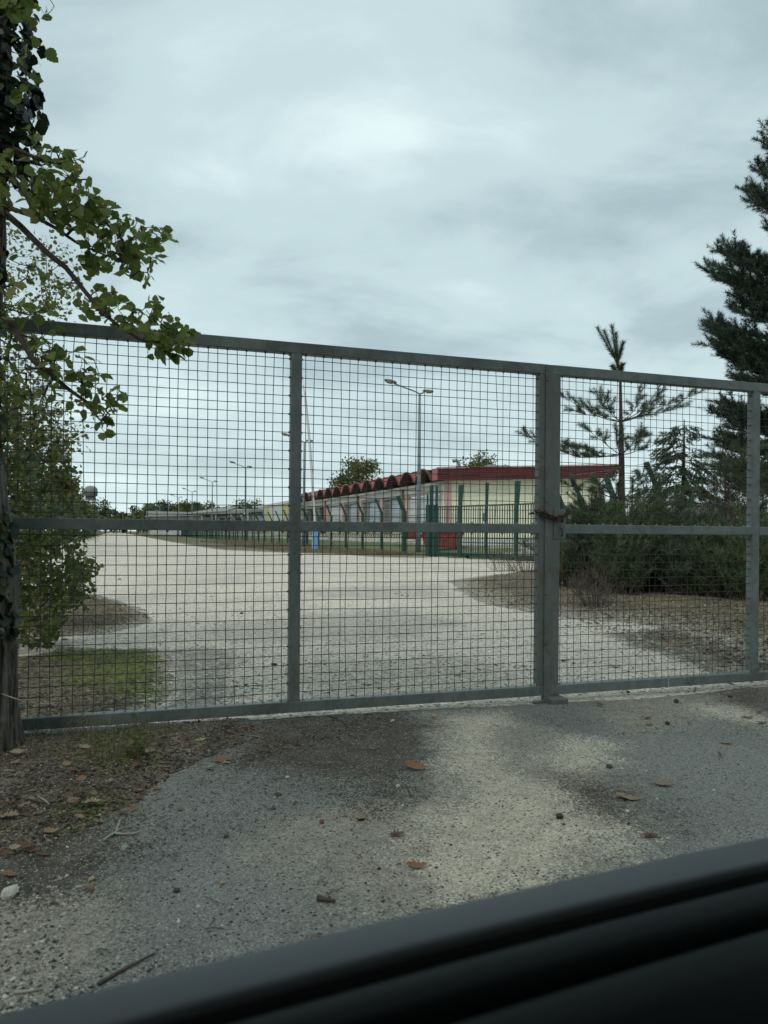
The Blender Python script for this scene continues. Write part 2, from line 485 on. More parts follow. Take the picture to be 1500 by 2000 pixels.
def mound(name, pts, h, edge, mat, step, amp=0.02, ns=4.0, seed=3, edge_amp=0.25, attrs=None, world_pts=None, edged=True):
    P = world_pts or gpoly(pts)
    A = np.array(P)
    x0, y0 = A.min(0) - 0.3; x1, y1 = A.max(0) + 0.3
    def dd(px, py): return sdf(px, py, P) + (fbm(px * ns * 0.6, py * ns * 0.6, 4, seed) - 0.5) * edge_amp
    def zf(px, py):
        d = dd(px, py)
        return np.where(d > 0, h * sstep(d, 0, edge) + (fbm(px * ns, py * ns, 4, seed + 5) - 0.45) * amp * sstep(d, 0, edge * 0.5), np.maximum(-0.05, d * 0.5)) + 0.0
    o = grid_mesh(name, x0, x1, y0, y1, step, zf, keep=lambda x, y: dd(x, y) > -0.12, attrs=dict(attrs or {}, edge=(lambda px, py: 1 - sstep(dd(px, py), -0.05, edge * 0.8)) if edged else (lambda px, py: px * 0)), mat=mat)
    return tag(o, kind='structure'), zf
LEAFBANK = [(-260, 1445), (60, 1428), (330, 1408), (470, 1402), (520, 1415), (490, 1475), (440, 1505), (345, 1530), (300, 1585), (215, 1630), (130, 1668), (60, 1690), (-260, 1730)]
bank, bank_z = mound('leaf_bank', LEAFBANK, 0.05, 0.45, M_LITTER, 0.03, 0.05, 6.0, 41, 0.22,
                     {'moss': mask([[(180, 1420), (330, 1420), (300, 1500), (200, 1520), (140, 1480)], [(130, 1580), (230, 1560), (230, 1650), (120, 1640)]], 0.15, 0.3, 3, 4)})
MOSSPATCH = [(-200, 1420), (-200, 1300), (60, 1280), (115, 1263), (330, 1266), (352, 1300), (345, 1350), (310, 1385), (210, 1412), (60, 1420)]
moss, moss_z = mound('moss_patch', MOSSPATCH, 0.02, 0.45, M_MOSS, 0.04, 0.04, 6.0, 51, 0.2,
                     {'soil': mask([[(-200, 1420), (-200, 1290), (90, 1285), (130, 1330), (220, 1360), (330, 1370), (300, 1400), (60, 1420)]], 0.3, 0.6, 3, 4)})
side_verge, side_z = mound('weedy_verge', [(-300, 1252), (60, 1246), (200, 1240), (300, 1215), (288, 1190), (205, 1166), (120, 1150), (-300, 1150)], 0.06, 0.6, M_VERGE, 0.06, 0.06, 3.0, 61, 0.35)
ISLAND = [(868, 1136), (960, 1122), (1040, 1113), (1100, 1108), (1400, 1106), (1900, 1110), (2000, 1250), (1700, 1325), (1520, 1300), (1400, 1252), (1340, 1238), (1230, 1217), (1090, 1207), (1050, 1200), (960, 1186), (900, 1160)]
island, island_z = mound('verge_island', ISLAND, 0.12, 1.4, M_VERGE, 0.09, 0.10, 1.6, 71, 0.5)

# the fenced compound rises gently from the fence to the warehouse
FA = Vector((-0.3495, 0.9370, 0)); FB = Vector((0.9370, 0.3495, 0))      # along the road, and across it into the compound
GP = Vector((2.56, 38.2, 0))                                            # fence meets the sliding gate here
def comp_d(x, y): return (x - GP.x) * FB.x + (y - GP.y) * FB.y
def comp_h(x, y): return 0.8 * sstep(np.asarray(comp_d(x, y), float), 0.3, 11.5)
CP = [(-150, 452), (2.35, 38.3), (7.3, 32.2), (8.3, 21), (9.5, 14), (60, 14), (120, 60), (120, 460)]
comp = grid_mesh('compound_ground', -70, 60, 12, 240, 1.0, lambda x, y: comp_h(x, y) - 0.006, keep=lambda x, y: sdf(x, y, CP) > 0.4, mat=M_COMP,
                 attrs={'pave': lambda x, y: sstep(comp_d(x, y) + (fbm(x * 0.2, y * 0.2, 3, 6) - 0.5) * 1.2, 5.6, 6.6) + sstep((fbm(x * 0.4, y * 0.4, 3, 16) - 0.5) + 0.5 - 0.16 * np.hypot(x - 7.5, y - 37.5), -0.2, 0.2)})
tag(comp, kind='structure')
# strip of rough grass between road edge and fence
gs_pts = ROAD_R[1:8] + [(-150.5, 421.7)] + [(-139.0, 418.0)] + [(GP.x - 0.35 * t, GP.y + 0.937 * t) for t in (60, 30, 10, 0)] + [(2.3, 36.2)]
gs, gs_z = mound('grass_strip', None, 0.05, 0.7, M_VERGE, 0.5, 0.1, 0.6, 81, 0.5, world_pts=[p for p in gs_pts if p[1] < 130])

# ------------------------------------------------------------------ loose stones and debris (uncountable)
ICO_V = None
def blob_mesh(name, pos, size, mat, flat=0.6, seed=1, parent=None, kind='stuff', stretch=0.5):
    """N irregular stones joined: deformed octahedra"""
    r = np.random.default_rng(seed)
    n = len(pos)
    base = np.array([(1, 0, 0), (-1, 0, 0), (0, 1, 0), (0, -1, 0), (0, 0, 1), (0, 0, -1)], float)
    tri = np.array([(0, 2, 4), (2, 1, 4), (1, 3, 4), (3, 0, 4), (2, 0, 5), (1, 2, 5), (3, 1, 5), (0, 3, 5)])
    v = base[None] * (0.65 + 0.7 * r.random((n, 6, 1)))
    v = v + (r.random((n, 6, 3)) - 0.5) * 0.5
    sc = np.stack([1 + stretch * (r.random(n) - 0.3), np.ones(n), flat * (0.7 + 0.6 * r.random(n))], 1)
    v = v * sc[:, None] * np.asarray(size)[:, None, None]
    an = r.random(n) * 6.283; c, s = np.cos(an), np.sin(an)
    x = v[..., 0] * c[:, None] - v[..., 1] * s[:, None]; y = v[..., 0] * s[:, None] + v[..., 1] * c[:, None]
    v = np.stack([x, y, v[..., 2]], -1) + np.asarray(pos)[:, None]
    f = tri[None] + (np.arange(n) * 6)[:, None, None]
    o = link(name, np_mesh(name, v.reshape(-1, 3), f.reshape(-1, 3)), mat, parent)
    if kind: tag(o, kind=kind)
    return o
def stonemat(name, stops):
    t = NT(name)
    col = t.ramp(t.n('ShaderNodeNewGeometry').outputs['Random Per Island'], stops)
    n = t.noise(120, 3)
    col = t.mix(t.math('MULTIPLY', t.rng(n, 0.4, 0.7), 0.3), col, tuple(0.5 * q for q in stops[len(stops) // 2][1]))
    t.bsdf(col, 0.85, 0, 0.2)
    return t.m
M_GRIT = stonemat('asphalt_grit', [(0, (0.02, 0.022, 0.024)), (0.22, (0.05, 0.055, 0.055)), (0.55, (0.13, 0.13, 0.115)), (0.75, (0.28, 0.27, 0.23)), (0.9, (0.45, 0.43, 0.37)), (1, (0.62, 0.60, 0.53))])
M_LIME = stonemat('limestone_grit', [(0, (0.06, 0.055, 0.045)), (0.3, (0.17, 0.16, 0.135)), (0.7, (0.32, 0.31, 0.27)), (1, (0.46, 0.45, 0.40))])
M_SPECK = stonemat('dark_debris', [(0, (0.025, 0.022, 0.018)), (0.6, (0.06, 0.05, 0.04)), (1, (0.13, 0.11, 0.085))])
def scatter(n, pxpoly, zfun, seed):
    """points spread evenly over the picture area of a ground patch, so near stones are as dense as they look"""
    r = np.random.default_rng(seed)
    P = np.array(pxpoly, float); lo, hi = P.min(0), P.max(0)
    q = lo + (hi - lo) * r.random((n * 3, 2))
    q = q[sdf(q[:, 0], q[:, 1], pxpoly) > 0][:n]
    g = np.array([gnd(x, y)[:] for x, y in q])
    g[:, 2] = zfun(g[:, 0], g[:, 1])
    return g
FORE_PX = [(-60, 1450), (500, 1405), (1080, 1372), (1560, 1340), (1560, 1720), (900, 1860), (300, 2010), (-60, 2010)]
r_ = np.random.default_rng(5)
g1 = scatter(6500, FORE_PX, fz, 11)
k1 = fbm(g1[:, 0] * 1.7, g1[:, 1] * 1.7, 3, 77); g1 = g1[r_.random(len(g1)) < 0.35 + 1.1 * sstep(k1, 0.4, 0.65)]
blob_mesh('gravel', g1, 0.0018 + 0.0028 * r_.random(len(g1)) ** 2.2, M_GRIT, 0.6, 12)
g2 = scatter(420, [(-60, 1600), (700, 1560), (1560, 1480), (1560, 1700), (300, 2010), (-60, 2010)], fz, 13)
blob_mesh('gravel', g2, 0.004 + 0.005 * r_.random(len(g2)) ** 2, M_GRIT, 0.65, 14)
g3 = scatter(900, [(-60, 1690), (170, 1720), (120, 1860), (230, 1990), (-60, 2010)], fz, 15)
blob_mesh('gravel', g3, 0.003 + 0.006 * r_.random(len(g3)) ** 2, M_GRIT, 0.65, 16)
g4 = scatter(5200, [(60, 1110), (1060, 1110), (1480, 1230), (1540, 1345), (1060, 1360), (420, 1400), (330, 1270), (200, 1200)], yz, 17)
blob_mesh('gravel', g4, 0.004 + 0.011 * r_.random(len(g4)) ** 2.5, M_LIME, 0.5, 18)
g5 = scatter(900, [(150, 1075), (1060, 1100), (1480, 1220), (1540, 1345), (1060, 1360), (420, 1400), (330, 1270), (200, 1200)], yz, 19)
blob_mesh('debris', g5, 0.006 + 0.013 * r_.random(len(g5)) ** 2, M_SPECK, 0.4, 20, stretch=2.2)
g6 = scatter(5200, [(900, 1150), (1090, 1120), (1540, 1150), (1540, 1335), (1420, 1320), (1250, 1262), (1090, 1215)], lambda x, y: np.maximum(yz(x, y), island_z(x, y)), 23)
blob_mesh('gravel', g6, 0.005 + 0.012 * r_.random(len(g6)) ** 2, M_LIME, 0.6, 24)
g7 = scatter(5200, LEAFBANK, bank_z, 27)
blob_mesh('gravel', g7, 0.002 + 0.005 * r_.random(len(g7)) ** 2.5, M_GRIT, 0.6, 28)

def litter_mesh(name, pos, size, mat, seed, curl=0.5, parent=None):
    """N curled scraps of dead leaf: bent strips of three quads"""
    r = np.random.default_rng(seed); n = len(pos)
    u = np.array([-1, -0.35, 0.35, 1.0]); w = np.array([0.25, 0.55, 0.6, 0.12])
    v = np.zeros((n, 8, 3))
    cz = curl * (r.random(n) * 1.2 - 0.1); tw = (r.random(n) - 0.5) * 0.8
    for i in range(4):
        for k, sg in enumerate((-1, 1)):
            v[:, i * 2 + k, 0] = u[i]; v[:, i * 2 + k, 1] = sg * w[i] * (0.7 + 0.5 * r.random(n))
            v[:, i * 2 + k, 2] = cz * u[i] ** 2 + sg * tw * u[i] * 0.4 + 0.25 * r.random(n)
    v *= np.asarray(size)[:, None, None]
    an = r.random(n) * 6.283; c, s = np.cos(an)[:, None], np.sin(an)[:, None]
    v = np.stack([v[..., 0] * c - v[..., 1] * s, v[..., 0] * s + v[..., 1] * c, v[..., 2]], -1) + np.asarray(pos)[:, None]
    q = np.array([(0, 2, 3, 1), (2, 4, 5, 3), (4, 6, 7, 5)])
    f = q[None] + (np.arange(n) * 8)[:, None, None]
    return link(name, np_mesh(name, v.reshape(-1, 3), f.reshape(-1, 4), True), mat, parent)
M_LSCRAP = leafmat('leaf_scraps', [(0, (0.035, 0.026, 0.018)), (0.35, (0.075, 0.055, 0.038)), (0.7, (0.17, 0.135, 0.10)), (0.92, (0.21, 0.145, 0.085)), (1, (0.33, 0.28, 0.22))], 0.1, 0.8)
l1 = scatter(2600, LEAFBANK, lambda x, y: bank_z(x, y) + 0.003, 31)
tag(litter_mesh('leaf_litter', l1, 0.003 + 0.011 * r_.random(len(l1)) ** 2.5, M_LSCRAP, 32, 0.9), kind='stuff')
l2 = scatter(900, [(380, 1410), (720, 1396), (800, 1420), (600, 1470), (420, 1500)], lambda x, y: fz(x, y) + 0.003, 33)
tag(litter_mesh('leaf_litter', l2, 0.004 + 0.008 * r_.random(len(l2)) ** 2, M_LSCRAP, 34), kind='stuff')
l6 = scatter(700, [(240, 1600), (330, 1540), (520, 1515), (860, 1500), (880, 1560), (700, 1600), (300, 1660), (120, 1720)], lambda x, y: fz(x, y) + 0.003, 71)
tag(litter_mesh('leaf_litter', l6, 0.003 + 0.006 * r_.random(len(l6)) ** 2, M_LSCRAP, 72), kind='stuff')
l7 = scatter(500, [(900, 1385), (1500, 1345), (1500, 1440), (1200, 1440), (1000, 1420)], lambda x, y: fz(x, y) + 0.003, 73)
tag(litter_mesh('leaf_litter', l7, 0.003 + 0.007 * r_.random(len(l7)) ** 2, M_LSCRAP, 74), kind='stuff')
l3 = scatter(3800, [(890, 1150), (1000, 1122), (1540, 1150), (1540, 1330), (1350, 1270), (1090, 1205), (960, 1184)], lambda x, y: np.maximum(island_z(x, y), yz(x, y)) + 0.006, 35)
tag(litter_mesh('leaf_litter', l3, 0.012 + 0.022 * r_.random(len(l3)) ** 2, M_LSCRAP, 36), kind='stuff')
l4 = scatter(1500, MOSSPATCH, lambda x, y: moss_z(x, y) + 0.004, 37)
tag(litter_mesh('leaf_litter', l4, 0.006 + 0.014 * r_.random(len(l4)) ** 2, M_LSCRAP, 38), kind='stuff')
l5 = scatter(900, [(-60, 1250), (300, 1216), (288, 1190), (205, 1166), (-60, 1150)], lambda x, y: side_z(x, y) + 0.006, 39)
tag(litter_mesh('leaf_litter', l5, 0.012 + 0.02 * r_.random(len(l5)) ** 2, M_LSCRAP, 40), kind='stuff')

def twig_litter(name, pos, L, mat, seed):
    r = np.random.default_rng(seed); n = len(pos); an = r.random(n) * 6.283
    d = np.stack([np.cos(an), np.sin(an), r.normal(size=n) * 0.12], 1); sd = np.stack([-np.sin(an), np.cos(an), 0 * an], 1)
    w = 0.0007 + 0.0016 * r.random((n, 1)) ** 2; L = np.asarray(L)[:, None]; up = np.array([0, 0, 1.0]); v = np.zeros((n, 9, 3))
    bend = r.normal(size=(n, 1)) * 0.15 * L
    for i, (t, b) in enumerate(((-0.5, 0), (0, 1), (0.5, 0))):
        c = np.asarray(pos) + d * L * t + sd * bend * b + up * (0.003 + 0.004 * b)
        v[:, i * 3] = c - sd * w; v[:, i * 3 + 1] = c + sd * w; v[:, i * 3 + 2] = c + up * w * 1.7
    q = []
    for i in range(2):
        for k in range(3): q.append((i * 3 + k, i * 3 + (k + 1) % 3, i * 3 + 3 + (k + 1) % 3, i * 3 + 3 + k))
    f = np.array(q)[None] + (np.arange(n) * 9)[:, None, None]
    return tag(link(name, np_mesh(name, v.reshape(-1, 3), f.reshape(-1, 4)), mat), kind='stuff')
M_TWL = stonemat('twig_litter', [(0, (0.05, 0.04, 0.03)), (0.5, (0.12, 0.10, 0.08)), (0.85, (0.22, 0.19, 0.15)), (1, (0.36, 0.33, 0.28))])
tw1 = scatter(700, LEAFBANK, bank_z, 61)
twig_litter('twig_litter', tw1, 0.02 + 0.09 * r_.random(len(tw1)) ** 2, M_TWL, 62)
tw2 = scatter(500, [(900, 1150), (1090, 1120), (1540, 1150), (1540, 1330), (1250, 1262), (1090, 1215)], lambda x, y: np.maximum(yz(x, y), island_z(x, y)), 63)
twig_litter('twig_litter', tw2, 0.06 + 0.22 * r_.random(len(tw2)) ** 2, M_TWL, 64)
tw3 = scatter(160, FORE_PX, fz, 75)
twig_litter('twig_litter', tw3, 0.015 + 0.05 * r_.random(len(tw3)) ** 2, M_TWL, 76)
def blades(name, pos, h, mat, seed, width=0.0025, lean=0.5, parent=None, kind='stuff'):
    r = np.random.default_rng(seed); n = len(pos); pos = np.asarray(pos)
    an = r.random(n) * 6.283; d = np.stack([np.cos(an), np.sin(an), np.zeros(n)], 1); w = np.stack([-np.sin(an), np.cos(an), np.zeros(n)], 1)
    h = np.asarray(h); ln = lean * r.random(n) * h
    v = np.zeros((n, 5, 3)); W = width * (0.6 + 0.8 * r.random(n))[:, None]
    up = np.array([0, 0, 1.0])
    v[:, 0] = pos - w * W; v[:, 1] = pos + w * W
    mid = pos + up * (h * 0.6)[:, None] + d * (ln * 0.3)[:, None]
    v[:, 2] = mid + w * W * 0.8; v[:, 3] = mid - w * W * 0.8
    v[:, 4] = pos + up * (h * (1 - 0.25 * lean * r.random(n)))[:, None] + d * ln[:, None]
    me = bpy.data.meshes.new(name)
    f3 = np.array([(0, 1, 2), (0, 2, 3), (3, 2, 4)])
    f = f3[None] + (np.arange(n) * 5)[:, None, None]
    o = link(name, np_mesh(name, v.reshape(-1, 3), f.reshape(-1, 3)), mat, parent)
    if kind: tag(o, kind=kind)
    return o
M_DRYG = leafmat('dry_grass_blades', [(0, (0.13, 0.11, 0.06)), (0.5, (0.20, 0.17, 0.10)), (1, (0.26, 0.22, 0.14))], 0.25, 0.7)
M_GREENG = leafmat('green_grass_blades', [(0, (0.05, 0.08, 0.02)), (0.6, (0.08, 0.11, 0.03)), (1, (0.16, 0.15, 0.06))], 0.25, 0.6)
b1 = scatter(900, [(50, 1425), (340, 1405), (330, 1480), (230, 1520), (60, 1500)], bank_z, 43)
blades('grass', b1, 0.025 + 0.09 * r_.random(len(b1)) ** 2, M_DRYG, 44, 0.0012, 0.9)
b2 = scatter(260, [(160, 1440), (300, 1430), (280, 1500), (190, 1510)], bank_z, 45)
blades('grass', b2, 0.02 + 0.04 * r_.random(len(b2)), M_GREENG, 46, 0.0014, 0.9)
b3 = scatter(2600, [(900, 1150), (1000, 1122), (1540, 1150), (1540, 1260), (1350, 1240), (1090, 1200), (960, 1180)], island_z, 47)
blades('grass', b3, 0.04 + 0.12 * r_.random(len(b3)) ** 2, M_DRYG, 48, 0.003, 1.0)
b4 = scatter(3800, [(-60, 1250), (200, 1238), (290, 1205), (205, 1168), (-60, 1150)], side_z, 49)
blades('grass', b4, 0.02 + 0.07 * r_.random(len(b4)) ** 2, M_DRYG, 50, 0.0025, 1.6)
q = r_.random((26000, 2)); t_ = 2 + 110 * q[:, 0] ** 1.7; off = -0.2 - 6.2 * q[:, 1]
bx = GP.x + FA.x * t_ + FB.x * off; by = GP.y + FA.y * t_ + FB.y * off
kk = sdf(bx, by, [p for p in gs_pts if p[1] < 130]) > 0.25
bx, by = bx[kk], by[kk]
blades('grass', np.stack([bx, by, gs_z(bx, by)], 1), 0.06 + 0.22 * r_.random(len(bx)) ** 2, M_DRYG, 52, 0.012, 0.9)
# ================================================================== GALVANISED GATE
def galv(name, c1, c2, streak, rust=None):
    t = NT(name)
    co = t.co()
    n = t.noise(5, 6, 0.62, t.co((1, 1, 0.45)), 0.6)
    col = t.mix(t.rng(n, 0.33, 0.66), c1, c2)
    v = t.vor(38, 'Color', co)
    sc = t.n('ShaderNodeSeparateColor'); t.put(sc.inputs[0], v)
    col = t.mix(t.math('MULTIPLY', sc.outputs[0], 0.22), col, streak)
    n2 = t.noise(14, 5, 0.7, t.co((3.0, 3.0, 0.35)), 0.3)
    col = t.mix(t.math('MULTIPLY', t.rng(n2, 0.56, 0.76), 0.5), col, streak)
    n3 = t.noise(2.2, 4, 0.6, co)
    col = t.mix(t.math('MULTIPLY', t.rng(n3, 0.52, 0.7), 0.5), col, (0.075, 0.08, 0.068))
    if rust:
        n4 = t.noise(9, 5, 0.6, co, 0.5)
        col = t.mix(t.math('MULTIPLY', t.rng(n4, 0.5, 0.7), rust), col, (0.13, 0.075, 0.045))
    t.bsdf(col, t.rng(n, 0.3, 0.7, 0.42, 0.6), 0.25, 0.4, t.bump(t.noise(60, 4), 0.06, 0.002))
    return t.m
M_GALV = galv('galvanised_steel', (0.112, 0.140, 0.136), (0.168, 0.195, 0.19), (0.31, 0.335, 0.325), rust=0.2)
M_GALVR = galv('galvanised_steel_stained', (0.118, 0.138, 0.132), (0.162, 0.18, 0.172), (0.19, 0.20, 0.195), rust=0.5)
M_WIRE = worn('dull_wire', (0.05, 0.048, 0.048), (0.09, 0.085, 0.083), 20, 0.6, 0.1, None, 0.3)
M_RUST = worn('rusty_iron', (0.055, 0.036, 0.028), (0.10, 0.06, 0.042), 60, 0.85, 0.4)
M_HOLE = plain('dark_hole', (0.006, 0.006, 0.006), 0.9)
M_WHITE = worn('white_paint', (0.62, 0.64, 0.63), (0.50, 0.52, 0.52), 10, 0.5, 0.05)

AX = (GD, GN, Z)
def gbox(mb, s0, s1, n0, n1, z0, z1):
    return mb.box(G((s0 + s1) / 2, (n0 + n1) / 2, (z0 + z1) / 2), ((s1 - s0) / 2, (n1 - n0) / 2, (z1 - z0) / 2), AX)
ZB0, ZB1, ZM0, ZM1, ZT0, ZT1 = 0.052, 0.122, 1.226, 1.293, 2.381, 2.451
DN = 0.070
def wires(parent, s0, s1, z0, z1, seed, phase):
    rr = random.Random(seed)
    k = 0
    s = s0 + phase
    clips = MB()
    NC = 0.036
    while s < s1 - 0.012:
        m = MB()
        pts = []
        bow = rr.gauss(0, 0.004) if rr.random() < 0.85 else rr.gauss(0, 0.010); js = rr.uniform(-0.0015, 0.0015); jl = rr.uniform(-0.004, 0.004)
        for i in range(8):
            f = i / 7
            pts.append(G(s + js + jl * (f - 0.5) + rr.uniform(-0.0016, 0.0016) + bow * math.sin(3.1 * f), NC + 0.0022 + rr.uniform(-0.0008, 0.0008), z0 - 0.004 + (z1 - z0 + 0.008) * f))
        m.tube(pts, 0.00235, 4, False).build('wire', M_WIRE, parent)
        if k % 2 == 0:
            for zc, sg in ((z0, 1), (z1, -1)):
                clips.lathe([(0.0085, 0), (0.0085, 0.004 * sg), (0.004, 0.011 * sg), (0.001, 0.012 * sg)], G(s, NC, zc), 6)
        s += 0.0597; k += 1
    z = z1 - 0.033; k = 0
    while z > z0 + 0.006:
        m = MB(); pts = []
        j0 = rr.uniform(-0.001, 0.001); sagw = abs(rr.gauss(0, 0.003))
        for i in range(9):
            f = i / 8
            pts.append(G(s0 - 0.004 + (s1 - s0 + 0.008) * f, NC - 0.0022 + rr.uniform(-0.0008, 0.0008), z + j0 + rr.uniform(-0.0016, 0.0016) - sagw * math.sin(3.14 * f)))
        m.tube(pts, 0.00235, 4, False).build('wire', M_WIRE, parent)
        if k % 2 == 0:
            for sc2, sg in ((s0, 1), (s1, -1)):
                c = G(sc2, NC, z)
                clips.box(c + GD * 0.003 * sg, (0.004, 0.0075, 0.0075), AX)
                clips.box(c + GD * 0.008 * sg, (0.004, 0.004, 0.004), AX)
        z -= 0.0597; k += 1
    return clips
def leaf(parent, name_s0, s_left, s_mid, s_right, s_end, mat_r):
    """frame between s_left..s_end with stiles given as (s0,s1) pairs"""
    stl = [s_left, s_mid, s_right]
    a, bnd = s_left[0], s_right[1]
    for nm, z0, z1 in (('bottom_rail', ZB0, ZB1), ('top_rail', ZT0, ZT1)):
        m = MB(); gbox(m, a, bnd, 0, DN, z0, z1); m.build(nm, M_GALV, parent, bevel=0.004)
    for i, (s0, s1) in enumerate(stl):
        m = MB(); gbox(m, s0, s1, 0.0015, DN - 0.0015, ZB1 - 0.003, ZT0 + 0.003)
        m.build('centre_post' if i == 1 else 'stile', mat_r if i != 1 else M_GALV, parent, bevel=0.004)
    allc = MB()
    for i in range(2):
        s0, s1 = stl[i][1], stl[i + 1][0]
        m = MB(); gbox(m, s0 - 0.002, s1 + 0.002, 0.0008, DN - 0.0008, ZM0, ZM1); m.build('middle_rail', M_GALV, parent, bevel=0.004)
        # corner gussets seen as rounded weld fillets
        for z, sg in ((ZB1, 1), (ZT0, -1), (ZM1, 1), (ZM0, -1)):
            for sx, sgx in ((s0, 1), (s1, -1)):
                p = G(sx - 0.001 * sgx, 0.012, z - 0.001 * sg)
                allc.prism([p, p + GD * 0.016 * sgx, p + Z * 0.016 * sg], GN * 0.046)
        for z0, z1, sd in ((ZM1, ZT0, 1), (ZB1, ZM0, 2)):
            c = wires(parent, s0, s1, z0, z1, hash((round(s0 * 100), sd)) % 1000, 0.030)
            o = len(allc.v); allc.v += c.v; allc.f += [tuple(i_ + o for i_ in f) for f in c.f]
    tag(allc.build('wire_clips', M_GALV, parent), kind='stuff')

gl = empty('gate_leaf', G(-1.85, 0.035, 0), 'wide galvanised mesh gate leaf hanging from the ivy-clad tree trunk, branches in front of it', 'gate', 'leaves of the mesh gate')
gr = empty('gate_leaf', G(1.88, 0.035, 0), 'galvanised mesh gate leaf with the lock plate, bushes and young pine behind it', 'gate', 'leaves of the mesh gate')
leaf(gl, '', (-1.85, -1.78), (-0.034, 0.037), (1.775, 1.845), 1.845, M_GALVR)
leaf(gr, '', (1.877, 1.947), (3.704, 3.775), (5.53, 5.60), 5.6, M_GALVR)
m = MB(); gbox(m, 1.820, 1.8805, -0.007, -0.0012, 0.048, 2.447); o = m.build('cover_strip', M_GALVR, gr, bevel=0.001)
m = MB()
for z in (0.42, 0.78, 1.45, 2.33): m.box(G(1.832, -0.008, z), (0.004, 0.002, 0.004), AX)
m.build('rivet_holes', M_HOLE, gr)
m = MB(); gbox(m, 1.893, 1.992, -0.004, 0.05, 1.185, 1.405); m.build('lock_box', M_GALVR, gr, bevel=0.003)
m = MB()
c = G(1.958, -0.0052, 1.318)
m.add([c + (GD * math.cos(q) + Z * math.sin(q)) * 0.0135 for q in np.linspace(0, 6.283, 17)[:-1]], [tuple(range(16))[::-1]])
m.build('key_hole', M_HOLE, gr)
m = MB(); m.tube([G(1.956, -0.006, 1.262), G(1.953, -0.02, 1.258), G(1.953, -0.024, 1.235), G(1.955, -0.02, 1.212), G(1.957, -0.006, 1.208)], 0.005, 6)
m.build('handle_loop', M_RUST, gr, True)
m = MB(); gbox(m, 2.905, 2.909, -0.0006, 0.001, 0.055, 0.120); m.build('paint_drip', M_WHITE, gr)
m = MB(); m.tube([G(1.74, 0.012, 1.50), G(1.735, 0.0, 1.45), G(1.722, -0.01, 1.415), G(1.738, -0.012, 1.385), G(1.752, -0.005, 1.36), G(1.770, 0.01, 1.352)], 0.0022, 4)
m.build('broken_wire', M_WIRE, gl)
for o in list(gl.children) + list(gr.children):
    o.location = -Vector(o.parent.location)
# stop block on the threshold
m = MB(); m.box(G(1.895, -0.03, 0.022), (0.07, 0.075, 0.027), AX)
m.box(G(1.79, 0.0, 0.009), (0.055, 0.02, 0.010), AX)
tag(m.build('stop_block', M_GALVR, None, bevel=0.012, origin=G(1.895, -0.03, 0)), 'low steel stop block under the meeting stiles of the mesh gate', 'gate stop')

# chain wrapped round both stiles
def link_mesh():
    L, r, w = 0.019, 0.0032, 0.0085
    m = MB(); pts = []
    for k in range(16):
        q = 2 * math.pi * k / 16
        pts.append(Vector((L * 0.55 * (1 if math.cos(q) > 0 else -1) * (abs(math.cos(q)) > 0.05) + w * math.cos(q), w * math.sin(q), 0)))
    pts.append(pts[0]); pts.append(pts[1])
    m.tube(pts, r, 5, False)
    me = bpy.data.meshes.new('chain_link'); me.from_pydata(m.v, [], m.f); me.polygons.foreach_set('use_smooth', [True] * len(me.polygons)); me.materials.append(M_RUST)
    return me
LM = link_mesh()
ch = empty('rusty_chain', G(1.86, -0.02, 1.34), 'rusty chain wound round the meeting stiles above the middle rail', 'chain')
def chain(path):
    pts = [Vector(p) for p in path]
    seg = [(pts[i + 1] - pts[i]).length for i in range(len(pts) - 1)]
    tot = sum(seg); n = int(tot / 0.0265)
    for k in range(n):
        d = (k + 0.5) / n * tot; i = 0
        while i < len(seg) - 1 and d > seg[i]: d -= seg[i]; i += 1
        t = (pts[i + 1] - pts[i]).normalized()
        p = pts[i] + t * d
        a = t.cross(GN).normalized(); b = t.cross(a)
        if k % 2: a, b = b, a
        o = link('link', LM, None, ch)
        o.matrix_local = Matrix.Translation(p - Vector(ch.location)) @ Matrix(((t.x, a.x, b.x, 0), (t.y, a.y, b.y, 0), (t.z, a.z, b.z, 0), (0, 0, 0, 1)))
chain([G(1.745, 0.085, 1.37), G(1.742, 0.035, 1.372), G(1.762, -0.012, 1.378), G(1.80, -0.014, 1.368), G(1.87, -0.018, 1.345), G(1.925, -0.014, 1.340), G(1.965, -0.014, 1.356), G(2.006, 0.0, 1.372), G(2.008, 0.06, 1.37)])
chain([G(1.755, -0.012, 1.366), G(1.80, -0.024, 1.350), G(1.86, -0.026, 1.335), G(1.915, -0.02, 1.330), G(1.95, -0.018, 1.345), G(2.0, -0.006, 1.362)])
chain([G(1.752, -0.012, 1.384), G(1.81, -0.018, 1.381), G(1.86, -0.016, 1.352), G(1.905, -0.016, 1.345)])
m = MB(); m.box(G(1.915, -0.036, 1.322), (0.018, 0.008, 0.016), AX)
m.tube([G(1.903, -0.036, 1.336), G(1.904, -0.036, 1.354), G(1.915, -0.036, 1.362), G(1.926, -0.036, 1.354), G(1.927, -0.036, 1.336)], 0.0035, 6)
tag(m.build('padlock', M_RUST, None, bevel=0.002, origin=G(1.915, -0.036, 1.32)), 'small rusty padlock hanging from the rusty chain', 'padlock')

